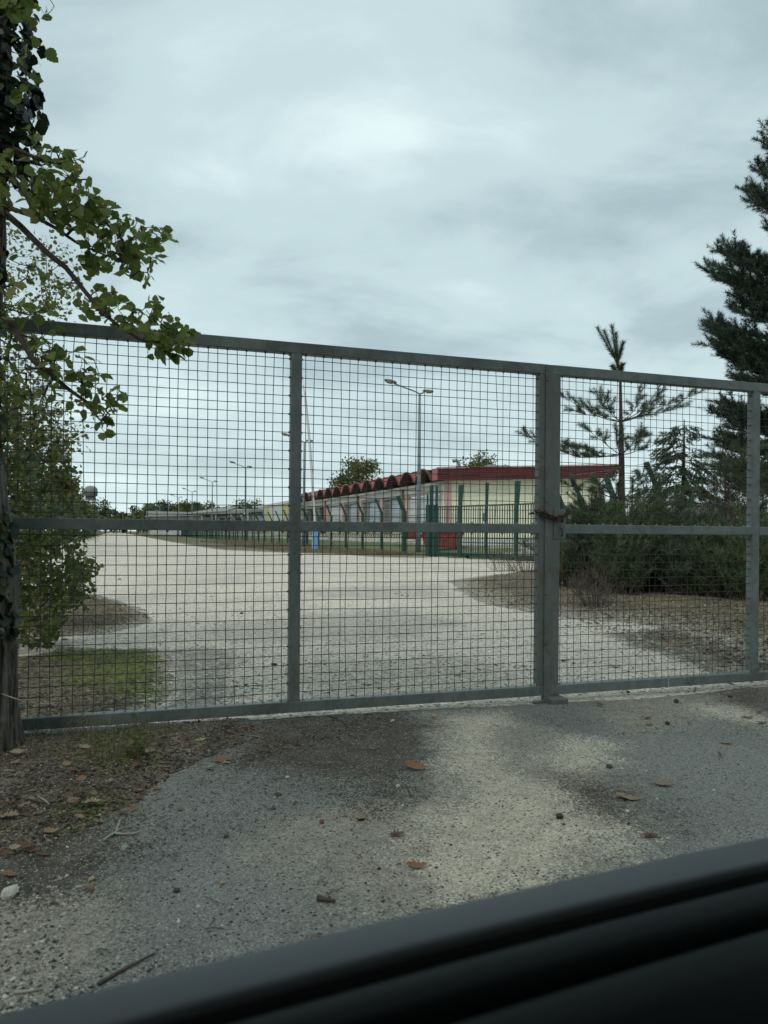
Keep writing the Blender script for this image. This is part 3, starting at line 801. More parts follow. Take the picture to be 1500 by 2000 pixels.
# ================================================================== CAR DOOR (window sill the camera looks over)
CD = Vector((0.906, 0.4226, 0)).normalized(); CN = Vector((-CD.y, CD.x, 0))
def car_strip(name, prof, mat, parent, t0=-1.1, t1=1.3, smooth=True, n=14):
    """extrude a closed (D,z) profile along the door; the belt line dips slightly to the rear like the real one"""
    v = []; f = []; k = len(prof)
    for i in range(n + 1):
        t = t0 + (t1 - t0) * i / n
        sag = -0.018 * (t - 0.15) ** 2
        cur = -0.02 * (t - 0.15) ** 2
        for d, z in prof:
            p = CN * (d + cur) + CD * t
            v.append((p.x, p.y, z + sag))
    for i in range(n):
        for j in range(k):
            j2 = (j + 1) % k
            f.append((i * k + j, i * k + j2, (i + 1) * k + j2, (i + 1) * k + j))
    f.append(tuple(range(k))); f.append(tuple(n * k + j for j in range(k))[::-1])
    me = bpy.data.meshes.new(name); me.from_pydata(v, [], f); me.update()
    if smooth: me.polygons.foreach_set('use_smooth', [True] * len(me.polygons))
    o = link(name, me, mat, parent)
    o.location = -Vector(parent.location)
    md = o.modifiers.new('bevel', 'BEVEL'); md.width = 0.003; md.segments = 2; md.limit_method = 'ANGLE'; md.angle_limit = R(35)
    return o
M_TRIM = plain('sill_trim', (0.045, 0.052, 0.057), 0.45, 0, 0.4)
M_SEAL = plain('black_rubber', (0.006, 0.006, 0.0065), 0.7, 0, 0.15)
M_CARD = plain('black_door_plastic', (0.0035, 0.0048, 0.0054), 0.55, 0, 0.12)
door = empty('parked_car', CN * 0.47 + Z * 0.25, 'out of focus black inside of a car with grey window sill, close to the camera', 'car')
car_strip('sill_trim', [(0.566, 0.80), (0.566, 0.884), (0.562, 0.8895), (0.545, 0.8905), (0.5215, 0.8895), (0.5185, 0.886), (0.5185, 0.80)], M_TRIM, door)
car_strip('outer_seal', [(0.5184, 0.81), (0.5184, 0.8835), (0.5140, 0.8835), (0.512, 0.862), (0.512, 0.81)], M_SEAL, door)
car_strip('slot_floor', [(0.512, 0.80), (0.512, 0.835), (0.4965, 0.835), (0.4965, 0.80)], M_SEAL, door)
car_strip('inner_seal', [(0.4965, 0.80), (0.4965, 0.872), (0.494, 0.884), (0.484, 0.8885), (0.470, 0.889), (0.460, 0.885), (0.456, 0.872), (0.456, 0.80)], M_CARD, door)
car_strip('shadow_groove', [(0.456, 0.78), (0.456, 0.856), (0.446, 0.856), (0.446, 0.78)], M_SEAL, door)
car_strip('door_card', [(0.446, 0.40), (0.446, 0.868), (0.440, 0.878), (0.424, 0.881), (0.404, 0.874), (0.388, 0.852), (0.378, 0.80), (0.366, 0.70), (0.358, 0.55), (0.36, 0.40)], M_CARD, door)
car_strip('outer_panel', [(0.5655, 0.25), (0.60, 0.40), (0.605, 0.62), (0.585, 0.80), (0.5665, 0.878), (0.5665, 0.79), (0.56, 0.60), (0.555, 0.30)], plain('dark_car_paint', (0.012, 0.013, 0.015), 0.25, 0, 0.6), door)
# roof of the car over the camera
def car_roof():
    prof = [(0.20, 1.50), (0.185, 1.525), (0.06, 1.56), (-0.25, 1.58), (-0.65, 1.56), (-0.86, 1.52), (-0.95, 0.9), (-0.92, 0.9), (-0.84, 1.49), (-0.64, 1.53), (-0.25, 1.55), (0.06, 1.53), (0.17, 1.495)]
    return prof
car_strip('roof', car_roof(), plain('headliner', (0.05, 0.05, 0.048), 0.9), door, -1.7, 1.5)
# ================================================================== WAREHOUSE
M_CREAM = worn('cream_render', (0.80, 0.765, 0.57), (0.74, 0.71, 0.53), 0.6, 0.85, 0.05)
M_WBEAM = worn('white_concrete', (0.58, 0.575, 0.53), (0.50, 0.50, 0.47), 0.8, 0.8, 0.05)
M_PINK = worn('pink_render', (0.60, 0.37, 0.34), (0.54, 0.34, 0.31), 1.0, 0.85, 0.05)
M_ORANGE = worn('orange_pipe', (0.29, 0.145, 0.09), (0.25, 0.125, 0.08), 2, 0.6, 0.05)
M_REDSHEET = worn('red_sheet_metal', (0.44, 0.12, 0.10), (0.37, 0.10, 0.09), 1.2, 0.55, 0.05)
M_MAROON = worn('maroon_cladding', (0.135, 0.034, 0.034), (0.105, 0.03, 0.031), 1.0, 0.55, 0.05)
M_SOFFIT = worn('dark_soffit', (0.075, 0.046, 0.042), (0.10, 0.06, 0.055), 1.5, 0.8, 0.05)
M_GREYCL = worn('grey_cladding', (0.21, 0.215, 0.20), (0.26, 0.26, 0.245), 1.0, 0.6, 0.05)
M_DOORW = worn('white_door', (0.56, 0.585, 0.57), (0.50, 0.53, 0.52), 0.7, 0.5, 0.03)
M_DOORB = worn('pale_blue_door', (0.40, 0.465, 0.50), (0.35, 0.41, 0.445), 0.7, 0.5, 0.03)
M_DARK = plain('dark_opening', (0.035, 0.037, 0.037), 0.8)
M_PANE = plain('window_glass', (0.45, 0.52, 0.56), 0.2, 0, 0.5)
M_STEEL = worn('dull_steel', (0.35, 0.38, 0.39), (0.28, 0.30, 0.31), 3, 0.45, 0.05, None, 0.4)
def stripes():
    t = NT('hazard_paint')
    sx = t.n('ShaderNodeSeparateXYZ'); t.put(sx.inputs[0], t.co())
    v = t.math('ADD', t.math('MULTIPLY', sx.outputs[0], 1.35), t.math('MULTIPLY', sx.outputs[2], 1.35))
    w = t.math('GREATER_THAN', t.math('FRACT', v), 0.5)
    t.bsdf(t.mix(w, (0.04, 0.04, 0.038), (0.55, 0.50, 0.22)), 0.7)
    return t.m
M_HAZ = stripes()

C0 = Vector((5.65, 68.0, 0))
def W(t, u, z): return C0 + FA * t + FB * u + Z * z
def wbox(mb, t0, t1, u0, u1, z0, z1):
    return mb.box(W((t0 + t1) / 2, (u0 + u1) / 2, (z0 + z1) / 2), ((t1 - t0) / 2, (u1 - u0) / 2, (z1 - z0) / 2), (FA, FB, Z))
def fin(mb, name, mat, parent, smooth=False, bevel=0):
    o = mb.build(name, mat, parent, smooth, bevel)
    o.location = -Vector(parent.location)
    return o
LEN, WID, B0 = 58.0, 17.6, 0.35
wh = empty('warehouse', W(0, 0, B0), 'long cream warehouse with red scalloped vault roof edge and roller doors', 'warehouse')
mb = MB(); mb.prism([W(0.15, 0, B0), W(0.15, WID, B0), W(0.15, WID, 6.12 + 0.044 * (WID + 1.0)), W(0.15, 0, 6.12 + 0.044)], FA * 0.3)
fin(mb, 'wall', M_CREAM, wh)
fin(wbox(MB(), 0.46, LEN, WID - 0.3, WID, B0, 6.9), 'wall', M_CREAM, wh)
fin(wbox(MB(), LEN - 0.3, LEN, 0.3, WID - 0.31, B0, 6.5), 'wall', M_CREAM, wh)
# front: lintel beam, gutter, posts, bays
fin(wbox(MB(), 0.46, LEN, 0.0, 0.35, 5.28, 5.86), 'lintel', M_WBEAM, wh)
fin(wbox(MB(), 0.1, LEN, -0.28, 0.36, 5.862, 6.10), 'gutter', M_WBEAM, wh)
fin(wbox(MB(), 0.0, 0.142, 0.0, 0.72, B0, 6.0), 'corner_pillar', M_PINK, wh)
fin(wbox(MB(), 0.0, 0.142, WID - 0.55, WID, B0, 6.0), 'corner_pillar', M_PINK, wh)
BAY = [9.5 + 7.55 * k for k in range(-1, 7)]
BAY[0] = 0.5
for k in range(7):
    t0, t1 = BAY[k], BAY[k + 1]
    if k: fin(wbox(MB(), t0 - 0.27, t0 + 0.27, -0.06, 0.36, B0, 5.27), 'pillar', M_PINK, wh)
    if k in (1, 3, 5):
        mb = MB(); mb.tube([W(t0 + 0.75, -0.16, B0), W(t0 + 0.75, -0.16, 5.85)], 0.13, 8); fin(mb, 'drainpipe', M_ORANGE, wh, True)
    kind = ['white', 'blue', 'blue', 'blue', 'white', 'dark', 'dark'][k]
    # sectional door hung behind the posts: recessed joints between its panels
    d0, d1 = (t0 + 1.0, t1 - 0.35) if kind == 'white' else (t0 + 1.0, t1 - 2.6)
    if kind != 'white':
        mb = MB(); z = B0 + 0.9
        while z < 5.2:
            mb.prism([W(d1 + 0.25, 0.30, z), W(d1 + 0.25, 0.18, z + 0.02), W(d1 + 0.25, 0.30, z + 0.17)], FA * (t1 - 0.30 - d1 - 0.25)); z += 0.2
        fin(mb, 'louvre_panel', M_GREYCL, wh)
        mb = MB(); wbox(mb, d1 + 0.02, d1 + 0.25, 0.1, 0.4, B0, 4.95); wbox(mb, t0 + 0.28, d0 - 0.02, 0.1, 0.4, B0, 4.95); wbox(mb, t0 + 0.28, t1 - 0.28, 0.1, 0.4, 4.95, 5.27)
        fin(mb, 'door_frame', M_GREYCL, wh)
        fin(wbox(MB(), d1 + 0.25, t1 - 0.28, 0.32, 0.42, B0, 4.94), 'wall', M_GREYCL, wh)
    else:
        mb = MB(); wbox(mb, t0 + 0.28, t1 - 0.28, 0.2, 0.42, 5.0, 5.27); wbox(mb, t0 + 0.28, d0 - 0.02, 0.2, 0.42, B0, 5.0); wbox(mb, d1 + 0.02, t1 - 0.28, 0.2, 0.42, B0, 5.0)
        fin(mb, 'door_frame', M_WBEAM, wh)
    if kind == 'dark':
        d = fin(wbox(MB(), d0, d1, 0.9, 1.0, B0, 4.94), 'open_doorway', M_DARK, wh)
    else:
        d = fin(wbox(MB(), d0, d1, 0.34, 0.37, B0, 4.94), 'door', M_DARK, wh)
        z = 1.12; i = 0
        while z < 4.9:
            z1 = min(z + 0.66, 4.93)
            mb = MB(); wbox(mb, d0 + 0.02, d1 - 0.02, 0.28, 0.336, z, z1 - 0.035)
            mb.build('door_panel', M_DOORW if kind == 'white' else M_DOORB, d)
            if i == 0:
                n = 4
                for j in range(n):
                    c = d0 + (d1 - d0) * (j + 0.5) / n
                    wbox(MB(), c - 0.3, c + 0.3, 0.265, 0.279, z + 0.12, z + 0.5).build('pane', M_PANE, d)
            z = z1; i += 1
mb = wbox(MB(), 9.2, 46, -0.42, -0.07, 0.70, 1.06)
haz = mb.build('dock_edge', M_HAZ, None)
for v in haz.data.vertices:
    p = v.co - C0; v.co = Vector((p.dot(FA), p.dot(FB), p.z))
haz.matrix_world = Matrix(((FA.x, FB.x, 0, 0), (FA.y, FB.y, 0, 0), (0, 0, 1, 0), (0, 0, 0, 1)))
haz.location = C0 - Vector(wh.location); haz.parent = wh
fin(wbox(MB(), 0.5, LEN, -0.40, 0.0, B0, 0.70), 'plinth', M_WBEAM, wh)
# vaulted roof edge: one shell per vault, red infill between the arches
NV = 14; VP_ = (LEN - 0.6) / NV
OH = 1.05
for k in range(NV):
    t0 = 0.6 + VP_ * k; t1 = t0 + VP_
    arc = []
    for i in range(15):
        f = i / 14
        x = -1 + 2 * f
        arc.append((t0 + VP_ * (0.03 + 0.94 * f), 6.14 + 1.14 * (1 - abs(x) ** 2.3)))
    mb = MB()
    for i in range(14):
        (a0, z0), (a1, z1) = arc[i], arc[i + 1]
        mb.add([W(a0, -OH - 0.12, z0), W(a1, -OH - 0.12, z1), W(a1, 1.2, z1), W(a0, 1.2, z0),
                W(a0, -OH - 0.12, z0 + 0.07), W(a1, -OH - 0.12, z1 + 0.07), W(a1, 1.2, z1 + 0.07), W(a0, 1.2, z0 + 0.07)],
               [(0, 1, 2, 3), (7, 6, 5, 4), (4, 5, 1, 0), (2, 6, 7, 3)])
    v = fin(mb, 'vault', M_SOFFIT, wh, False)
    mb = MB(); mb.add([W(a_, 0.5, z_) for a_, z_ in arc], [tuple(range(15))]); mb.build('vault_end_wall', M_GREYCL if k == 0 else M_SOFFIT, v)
    mb = MB()
    for i in range(7):       # rounded red edge cap over the arch crown
        (a0, z0), (a1, z1) = arc[i + 4], arc[i + 5] if i + 5 < 15 else arc[14]
        mb.bar(W(a0, -OH - 0.10, z0 + 0.12), W(a1, -OH - 0.10, z1 + 0.12), 0.10, 0.10)
    mb.build('edge_cap', M_REDSHEET, v)
    # spandrel to the next vault
    arc2 = [(a_ + VP_, z_) for a_, z_ in arc]
    left = arc[7:]; right = arc2[:8]
    poly = [(left[0][0], 7.27)] + [(a_, min(z_, 7.26)) for a_, z_ in left] + [(a_, min(z_, 7.26)) for a_, z_ in right]
    poly[-1] = (poly[-1][0], 7.26)
    if k < NV - 1:
        mb = MB()
        up = [(a_, min(z_ + 0.02, 7.2)) for a_, z_ in left[1:]] + [(a_, min(z_ + 0.02, 7.2)) for a_, z_ in right[:-1]]
        for i in range(len(up) - 1):
            (a0, z0), (a1, z1) = up[i], up[i + 1]
            mb.add([W(a0, -OH, z0), W(a1, -OH, z1), W(a1, -OH, 7.24), W(a0, -OH, 7.24), W(a0, -OH + 0.06, z0), W(a1, -OH + 0.06, z1), W(a1, -OH + 0.06, 7.24), W(a0, -OH + 0.06, 7.24)],
                   [(3, 2, 1, 0), (4, 5, 6, 7), (0, 1, 5, 4), (7, 6, 2, 3)])
        fin(mb, 'spandrel', M_REDSHEET, wh)
        mb = MB()
        for j in range(5):
            c = t1 - 1.05 + j * 0.42
            mb.bar(W(c, -OH - 0.05, 7.27), W(c, -OH + 1.2, 7.42), 0.26, 0.10)
        fin(mb, 'roof_tiles', M_MAROON, wh)
# near end: red gusset and the ribbed maroon side fascia rising to the ridge
mb = MB(); mb.prism([W(0.58, -OH, 7.25), W(0.58, -OH, 6.15), W(-0.75, -OH - 0.05, 6.15), W(-0.75, -OH - 0.05, 7.25)], FB * 0.08)
fin(mb, 'corner_fascia', M_REDSHEET, wh)
def ridge(u): return 0.055 * (u + OH)
mb = MB()
for j in range(7):
    z0 = 6.12 + j * 0.155
    u1 = WID + 0.75 + 0.16 * j
    sec = [(-0.80, z0), (-0.86, z0 + 0.03), (-0.86, z0 + 0.11), (-0.80, z0 + 0.148), (-0.72, z0 + 0.148), (-0.72, z0)]
    A_ = [W(t_, -OH - 0.06, z_) for t_, z_ in sec]; B_ = [W(t_, u1, z_ + ridge(u1) * (0.80 + 0.2 * j / 6)) for t_, z_ in sec]
    n_ = len(sec)
    mb.add(A_ + B_, [tuple(range(n_)), tuple(range(n_, 2 * n_))[::-1]] + [(i, n_ + i, n_ + (i + 1) % n_, (i + 1) % n_) for i in range(n_)])
u1 = WID + 0.75
A_ = [W(t_, -OH - 0.03, z_) for t_, z_ in ((-0.79, 6.125), (-0.79, 7.19), (-0.73, 7.19), (-0.73, 6.125))]
B_ = [W(t_, u1 + (0.8 if z_ > 7 else 0), z_ + ridge(u1) * (1.0 if z_ > 7 else 0.8)) for t_, z_ in ((-0.79, 6.125), (-0.79, 7.19), (-0.73, 7.19), (-0.73, 6.125))]
mb.add(A_ + B_, [(0, 1, 2, 3), (7, 6, 5, 4), (0, 4, 5, 1), (1, 5, 6, 2), (2, 6, 7, 3), (3, 7, 4, 0)])
fin(mb, 'side_fascia', M_MAROON, wh)
mb = MB(); mb.bar(W(-0.82, -OH - 0.1, 7.26), W(-0.82, WID + 1.8, 7.28 + ridge(WID + 1.8)), 0.26, 0.07); fin(mb, 'roof_edge', M_REDSHEET, wh)
mb = MB()
r0, r1 = 7.22, 7.22 + ridge(WID + 1.5)
mb.hexa([W(-0.72, -OH + 0.2, r0 - 0.08), W(-0.72, WID + 1.5, r1 - 0.1), W(LEN, WID + 1.5, r1 - 0.1), W(LEN, -OH + 0.2, r0 - 0.08),
         W(-0.72, -OH + 0.2, r0), W(-0.72, WID + 1.5, r1), W(LEN, WID + 1.5, r1), W(LEN, -OH + 0.2, r0)])
fin(mb, 'roof', M_MAROON, wh)
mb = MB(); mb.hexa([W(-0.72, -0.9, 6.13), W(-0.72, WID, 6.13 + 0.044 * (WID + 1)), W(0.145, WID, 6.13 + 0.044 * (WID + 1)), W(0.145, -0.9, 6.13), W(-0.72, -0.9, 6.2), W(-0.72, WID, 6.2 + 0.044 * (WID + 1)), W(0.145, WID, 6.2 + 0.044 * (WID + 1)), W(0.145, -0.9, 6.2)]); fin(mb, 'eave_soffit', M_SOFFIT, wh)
mb = MB()
p = W(1.5, 2.2, 7.2)
mb.tube([p, p + Z * 0.75, p + Z * 1.0 - FB * 0.12, p + Z * 1.08 - FB * 0.4, p + Z * 1.0 - FB * 0.62], [0.16, 0.16, 0.17, 0.17, 0.20], 10)
mb.lathe([(0.3, 0.1), (0.3, 0.32), (0.18, 0.4)], p, 10)
fin(mb, 'vent_pipe', M_STEEL, wh, True)
mb = MB(); wbox(mb, 3.0, 4.6, 6.2, 9.2, 7.4, 8.05); wbox(mb, 3.2, 4.4, 6.5, 7.6, 8.05, 8.2); wbox(mb, 3.3, 4.3, 8.0, 8.9, 8.05, 8.25)
fin(mb, 'roof_unit', M_STEEL, wh, False, 0.15)

# ------------------------------------------------------------------ buildings further down the road
def shed(name, label, base, parts):
    r = empty(name, base, label, 'building')
    for nm, mat, mb in parts: fin(mb, nm, mat, r)
    return r
M_YEL = worn('yellow_cladding', (0.48, 0.385, 0.15), (0.43, 0.345, 0.14), 0.6, 0.6, 0.03)
M_PALE = worn('pale_grey_cladding', (0.46, 0.49, 0.47), (0.41, 0.44, 0.43), 0.5, 0.6, 0.03)
M_ROOFG = worn('weathered_roof', (0.20, 0.205, 0.19), (0.26, 0.26, 0.24), 0.4, 0.85, 0.03)
M_WALLG = worn('dingy_white_wall', (0.44, 0.45, 0.43), (0.35, 0.36, 0.34), 0.4, 0.85, 0.03)
Y0 = Vector((-15.8, 125, 0))
def YB(s, u, z): return Y0 - FA * 0 + Vector((-0.35, 0.937, 0)) * s + FB * u + Z * z
def ybox(s0, s1, u0, u1, z0, z1):
    return MB().box(YB((s0 + s1) / 2, (u0 + u1) / 2, (z0 + z1) / 2), ((s1 - s0) / 2, (u1 - u0) / 2, (z1 - z0) / 2), (FA, FB, Z))
yp = []
yp.append(('panel', M_YEL, ybox(-1, 8, 0, 14, 0.3, 6.55)))
yp.append(('panel', M_PALE, ybox(8.01, 19.5, 0, 14, 0.3, 6.5)))
yp.append(('panel', M_YEL, ybox(19.51, 23, 0, 14, 0.3, 6.52)))
yp.append(('panel', M_PALE, ybox(23.01, 31, 0, 14, 0.3, 6.5)))
yp.append(('roof_edge', M_WBEAM, ybox(-1.1, 31.1, -0.12, -0.005, 6.3, 6.75)))
yp.append(('roof', M_ROOFG, ybox(-1.1, 31.1, 0, 14.1, 6.56, 6.74)))
shed('striped_building', 'pale building with yellow cladding strips past the far end of the warehouse', YB(10, 5, 0), yp)
# long low sheds with overhanging grey roofs
L0 = Vector((-66, 205, 0)); L1 = Vector((-30.5, 165, 0)); LD = (L1 - L0).normalized(); LN = Vector((-LD.y, LD.x, 0))
LL = (L1 - L0).length
def LB(s, n, z): return L0 + LD * s + LN * n + Z * z
def lbox(s0, s1, n0, n1, z0, z1):
    return MB().box(LB((s0 + s1) / 2, (n0 + n1) / 2, (z0 + z1) / 2), ((s1 - s0) / 2, (n1 - n0) / 2, (z1 - z0) / 2), (LD, LN, Z))
lp = [('wall', M_WALLG, lbox(0, LL * 0.62, 0, 12, 0.3, 5.2)), ('gable_wall', M_WALLG, lbox(-0.6, -0.01, -0.8, 12.5, 0.3, 6.9))]
mb = MB(); mb.hexa([LB(-0.5, -1.3, 5.2), LB(LL * 0.62, -1.3, 5.2), LB(LL * 0.62, 12, 6.2), LB(-0.5, 12, 6.2), LB(-0.5, -1.3, 5.5), LB(LL * 0.62, -1.3, 5.5), LB(LL * 0.62, 12, 6.6), LB(-0.5, 12, 6.6)])
lp.append(('roof', M_ROOFG, mb))
for k in range(5):
    s = 8 + k * 5.6
    lp.append(('window', M_DARK, lbox(s, s + 4.9, -0.06, -0.005, 2.5, 4.1)))
    if k < 4: lp.append(('shutter', M_WALLG, lbox(s + 5.0, s + 5.5, -0.05, -0.006, 2.4, 4.2)))
shed('low_shed', 'long low grey-roofed shed with dark window strip at the far end of the fence', LB(15, 6, 0), lp)
K0 = Vector((-47.5, 178, 0)); K1 = Vector((-26.2, 149, 0)); KD = (K1 - K0).normalized(); KN = Vector((-KD.y, KD.x, 0)); KL = (K1 - K0).length
def KB(s, n, z): return K0 + KD * s + KN * n + Z * z
def kbox(s0, s1, n0, n1, z0, z1):
    return MB().box(KB((s0 + s1) / 2, (n0 + n1) / 2, (z0 + z1) / 2), ((s1 - s0) / 2, (n1 - n0) / 2, (z1 - z0) / 2), (KD, KN, Z))
kp = [('wall', M_WALLG, kbox(0, KL, 0, 10, 0.3, 4.6))]
mb = MB(); mb.hexa([KB(0, -1.8, 5.0), KB(KL + 0.6, -1.8, 5.2), KB(KL + 0.6, 10, 5.9), KB(0, 10, 6.4), KB(0, -1.8, 5.4), KB(KL + 0.6, -1.8, 5.75), KB(KL + 0.6, 10, 6.3), KB(0, 10, 6.9)])
kp.append(('roof', M_ROOFG, mb))
mb = MB(); mb.hexa([KB(0, -1.9, 5.42), KB(KL * 0.7, -1.9, 5.6), KB(KL * 0.4, 6, 6.6), KB(0, 6, 6.6), KB(0, -1.9, 5.5), KB(KL * 0.7, -1.9, 5.7), KB(KL * 0.4, 6, 7.2), KB(0, 6, 7.0)])
kp.append(('roof_ridge', M_ROOFG, mb))
for k in range(5): kp.append(('window', M_DARK, kbox(KL - 3 - 4.2 * k - 2.6, KL - 3 - 4.2 * k, -0.06, -0.005, 3.1, 4.3)))
for k in range(4): kp.append(('post', M_WALLG, kbox(KL - 1 - k * 8, KL - 0.7 - k * 8, -1.6, -1.3, 0.2, 5.1)))
shed('open_fronted_shed', 'shed with sagging grey overhanging roof beside the striped building', KB(15, 5, 0), kp)

# ------------------------------------------------------------------ domed water tower beyond the trees
wt_c = at(177, 1036.5, 500); wt_c.z = 0
M_TOWER = worn('tower_concrete', (0.13, 0.14, 0.135), (0.10, 0.11, 0.105), 0.3, 0.85, 0.03)
M_DOME = worn('tower_dome', (0.19, 0.205, 0.20), (0.16, 0.17, 0.165), 0.3, 0.7, 0.03)
wt = empty('domed_tower', wt_c, 'grey domed tower on stilts above the far trees', 'tower')
h = lambda y: EYE + (1036.5 - y) * 500 / F
mb = MB(); mb.lathe([(4.35, h(961)), (4.3, h(956)), (3.6, h(952)), (2.4, h(949.8)), (1.0, h(948.8)), (0.05, h(948.6))], (0, 0, 0), 20); mb.build('dome', M_DOME, wt, True)
mb = MB(); mb.lathe([(0, h(969)), (4.1, h(969)), (4.5, h(961.5)), (4.3, h(961))], (0, 0, 0), 16); mb.build('drum', M_TOWER, wt)
mb = MB(); mb.box((-0.3, 0, h(972)), (2.6, 2.6, 1.2)); mb.build('cabin', M_TOWER, wt)
mb = MB()
for z in (976, 978.5, 982): mb.box((0, 0, h(z)), (2.9, 2.9, 0.22))
mb.build('gallery', M_TOWER, wt)
for sx in (-1, 1):
    for sy in (-1, 1):
        mb = MB(); mb.tube([(2.5 * sx, 2.5 * sy, 0), (2.5 * sx, 2.5 * sy, h(973))], 0.28, 6); mb.build('leg', M_TOWER, wt)

# ================================================================== STREET LAMPS
M_POLE = worn('lamp_pole_paint', (0.17, 0.195, 0.20), (0.13, 0.15, 0.155), 3, 0.55, 0.03)
M_DIFF = worn('aged_lamp_plastic', (0.27, 0.235, 0.155), (0.21, 0.18, 0.12), 3, 0.4, 0.05)
M_LHEAD = worn('lamp_housing', (0.12, 0.12, 0.105), (0.16, 0.155, 0.13), 3, 0.6, 0.05)
def lamp_head(parent, p, d, up, s=1.0):
    """street-lamp head along direction d: tapered housing with a bulging diffuser below"""
    side = d.cross(Z).normalized(); upv = side.cross(d)
    mb = MB()
    secs = [(0.0, 0.07, 0.06), (0.10, 0.13, 0.10), (0.42, 0.15, 0.12), (0.72, 0.115, 0.085), (0.80, 0.04, 0.03)]
    n = 10; o = 0
    for (x, w, hgt) in secs:
        for k in range(n):
            q = 2 * math.pi * k / n
            zz_ = math.sin(q) * hgt * (1.15 if math.sin(q) > 0 else 0.5)
            mb.v.append(tuple(p + d * x * s + side * math.cos(q) * w * s + upv * (zz_ + 0.05) * s))
    for i in range(len(secs) - 1):
        for k in range(n):
            k2 = (k + 1) % n; mb.f.append((i * n + k, i * n + k2, (i + 1) * n + k2, (i + 1) * n + k))
    mb.f.append(tuple(range(n))[::-1]); mb.f.append(tuple((len(secs) - 1) * n + k for k in range(n)))
    hd = mb.build('lamp_head', M_LHEAD, parent, True)
    mb = MB(); n2 = 8
    for i, (x, w, hgt) in enumerate([(0.20, 0.10, 0.03), (0.30, 0.13, 0.12), (0.55, 0.13, 0.13), (0.76, 0.06, 0.05)]):
        for k in range(n2):
            q = math.pi * k / (n2 - 1)
            mb.v.append(tuple(p + d * x * s + side * math.cos(q) * w * s - upv * (math.sin(q) * hgt - 0.03) * s))
    for i in range(3):
        for k in range(n2 - 1): mb.f.append((i * n2 + k, i * n2 + k + 1, (i + 1) * n2 + k + 1, (i + 1) * n2 + k))
    mb.build('diffuser', M_DIFF, hd, True)
def make_lamp():
    r = empty('street_lamp', (0, 0, 0), 'tall double-arm street lamp beside the red skip, whole pole in view', 'street lamp', 'double-arm street lamps along the road')
    mb = MB(); mb.tube([(0, 0, -0.2), (0, 0, 1.6), (0, 0, 5), (0, 0, 9.9)], [0.15, 0.145, 0.115, 0.07], 10); mb.build('pole', M_POLE, r, True)
    a1 = Vector((-1.0, 0.0, 0)); a2 = Vector((1.0, 0.0, 0))
    tip1 = Vector((-1.62, 0.0, 10.48)); tip2 = Vector((0.28, 0, 9.98))
    mb = MB(); mb.tube([(0, 0, 9.86), (-0.1, 0, 9.9), (-0.22, 0, 9.98), tip1], 0.045, 8); mb.build('arm', M_POLE, r, True)
    mb = MB(); mb.tube([(0, 0, 9.88), (0.12, 0, 9.89), (0.22, 0, 9.93), tip2], 0.045, 8); mb.build('arm', M_POLE, r, True)
    lamp_head(r, Vector((-1.45, 0, 10.45)), Vector((-0.93, 0, 0.24)).normalized(), Z, 1.0)
    lamp_head(r, Vector((0.18, 0, 10.0)), Vector((0.99, 0, -0.06)).normalized(), Z, 0.86)
    return r
LAMPS = [(2.15, 45.2), (-7.73, 69.9), (-18.7, 98), (-30.0, 126.8), (-42.0, 159), (-52.8, 187), (-64, 216), (-76.5, 248), (-88, 279)]
LLAB = [None, 'double-arm street lamp partly hidden by the gate post, beside the raised white barrier arm',
        'third double-arm street lamp of the row, seen through the middle of the mesh bay', 'fourth double-arm street lamp of the row, above the low shed roof',
        'fifth double-arm street lamp of the row, above a dark round tree', 'sixth double-arm street lamp of the row, above the far shed windows',
        'seventh double-arm street lamp of the row, low over the treeline', 'second smallest double-arm street lamp, almost lost over the treeline',
        'tiny farthest double-arm street lamp at the end of the row']
lp0 = make_lamp()
for i, (x, y) in enumerate(LAMPS):
    o = lp0 if i == 0 else copy_tree(lp0)
    o.location = (x, y, float(comp_h(x, y)) * 0.5)
    o.rotation_euler.z = R(2)
    if i: o['label'] = LLAB[i]

# ================================================================== RAISED BARRIER
M_BLUE = worn('blue_paint', (0.13, 0.30, 0.50), (0.16, 0.36, 0.55), 5, 0.5, 0.05)
M_LBLUE = worn('faded_blue_paint', (0.30, 0.44, 0.56), (0.25, 0.38, 0.50), 5, 0.5, 0.05)
bb = gnd(617, 1077)
br = empty('road_barrier', bb, 'raised white barrier arm on a blue stand beside the road', 'barrier')
mb = MB(); mb.box((0.0, 0, 0.62), (0.12, 0.16, 0.68)); mb.box((0.0, 0, 0.02), (0.2, 0.22, 0.02)); mb.build('stand', M_BLUE, br)
mb = MB(); mb.box((-0.21, 0.02, 0.60), (0.04, 0.14, 0.60)); mb.build('side_plate', M_LBLUE, br)
dz = Vector((-0.72 * 0.105, 0, 1)).normalized()
mb = MB(); mb.box((-0.08, 0.02, 1.36), (0.24, 0.17, 0.14)); mb.build('hinge_box', M_BLUE, br)
def boom_pt(f, off): # slight bend near the tip
    return Vector((-0.07 - 0.62 * f - 0.20 * f ** 3 + off, 0.02, 1.4 + 9.3 * f))
mb = MB()
for i in range(10):
    f0, f1 = i / 10, (i + 1) / 10
    mb.bar(boom_pt(f0, 0), boom_pt(f1, 0), 0.15 - 0.06 * f0, 0.10 - 0.04 * f0, (0, 1, 0))
mb.build('arm', M_WHITE, br)
mb = MB(); mb.tube([boom_pt(0.25, 0.07), boom_pt(0.6, 0.10), boom_pt(0.92, 0.08), boom_pt(1.0, 0.0)], 0.018, 5); mb.build('brace_wire', M_STEEL, br)
mb = MB(); mb.tube([(0.55, 0.2, 1.1), (1.75, 0.1, 0.02)], 0.025, 5); mb.build('stay', M_POLE, br)

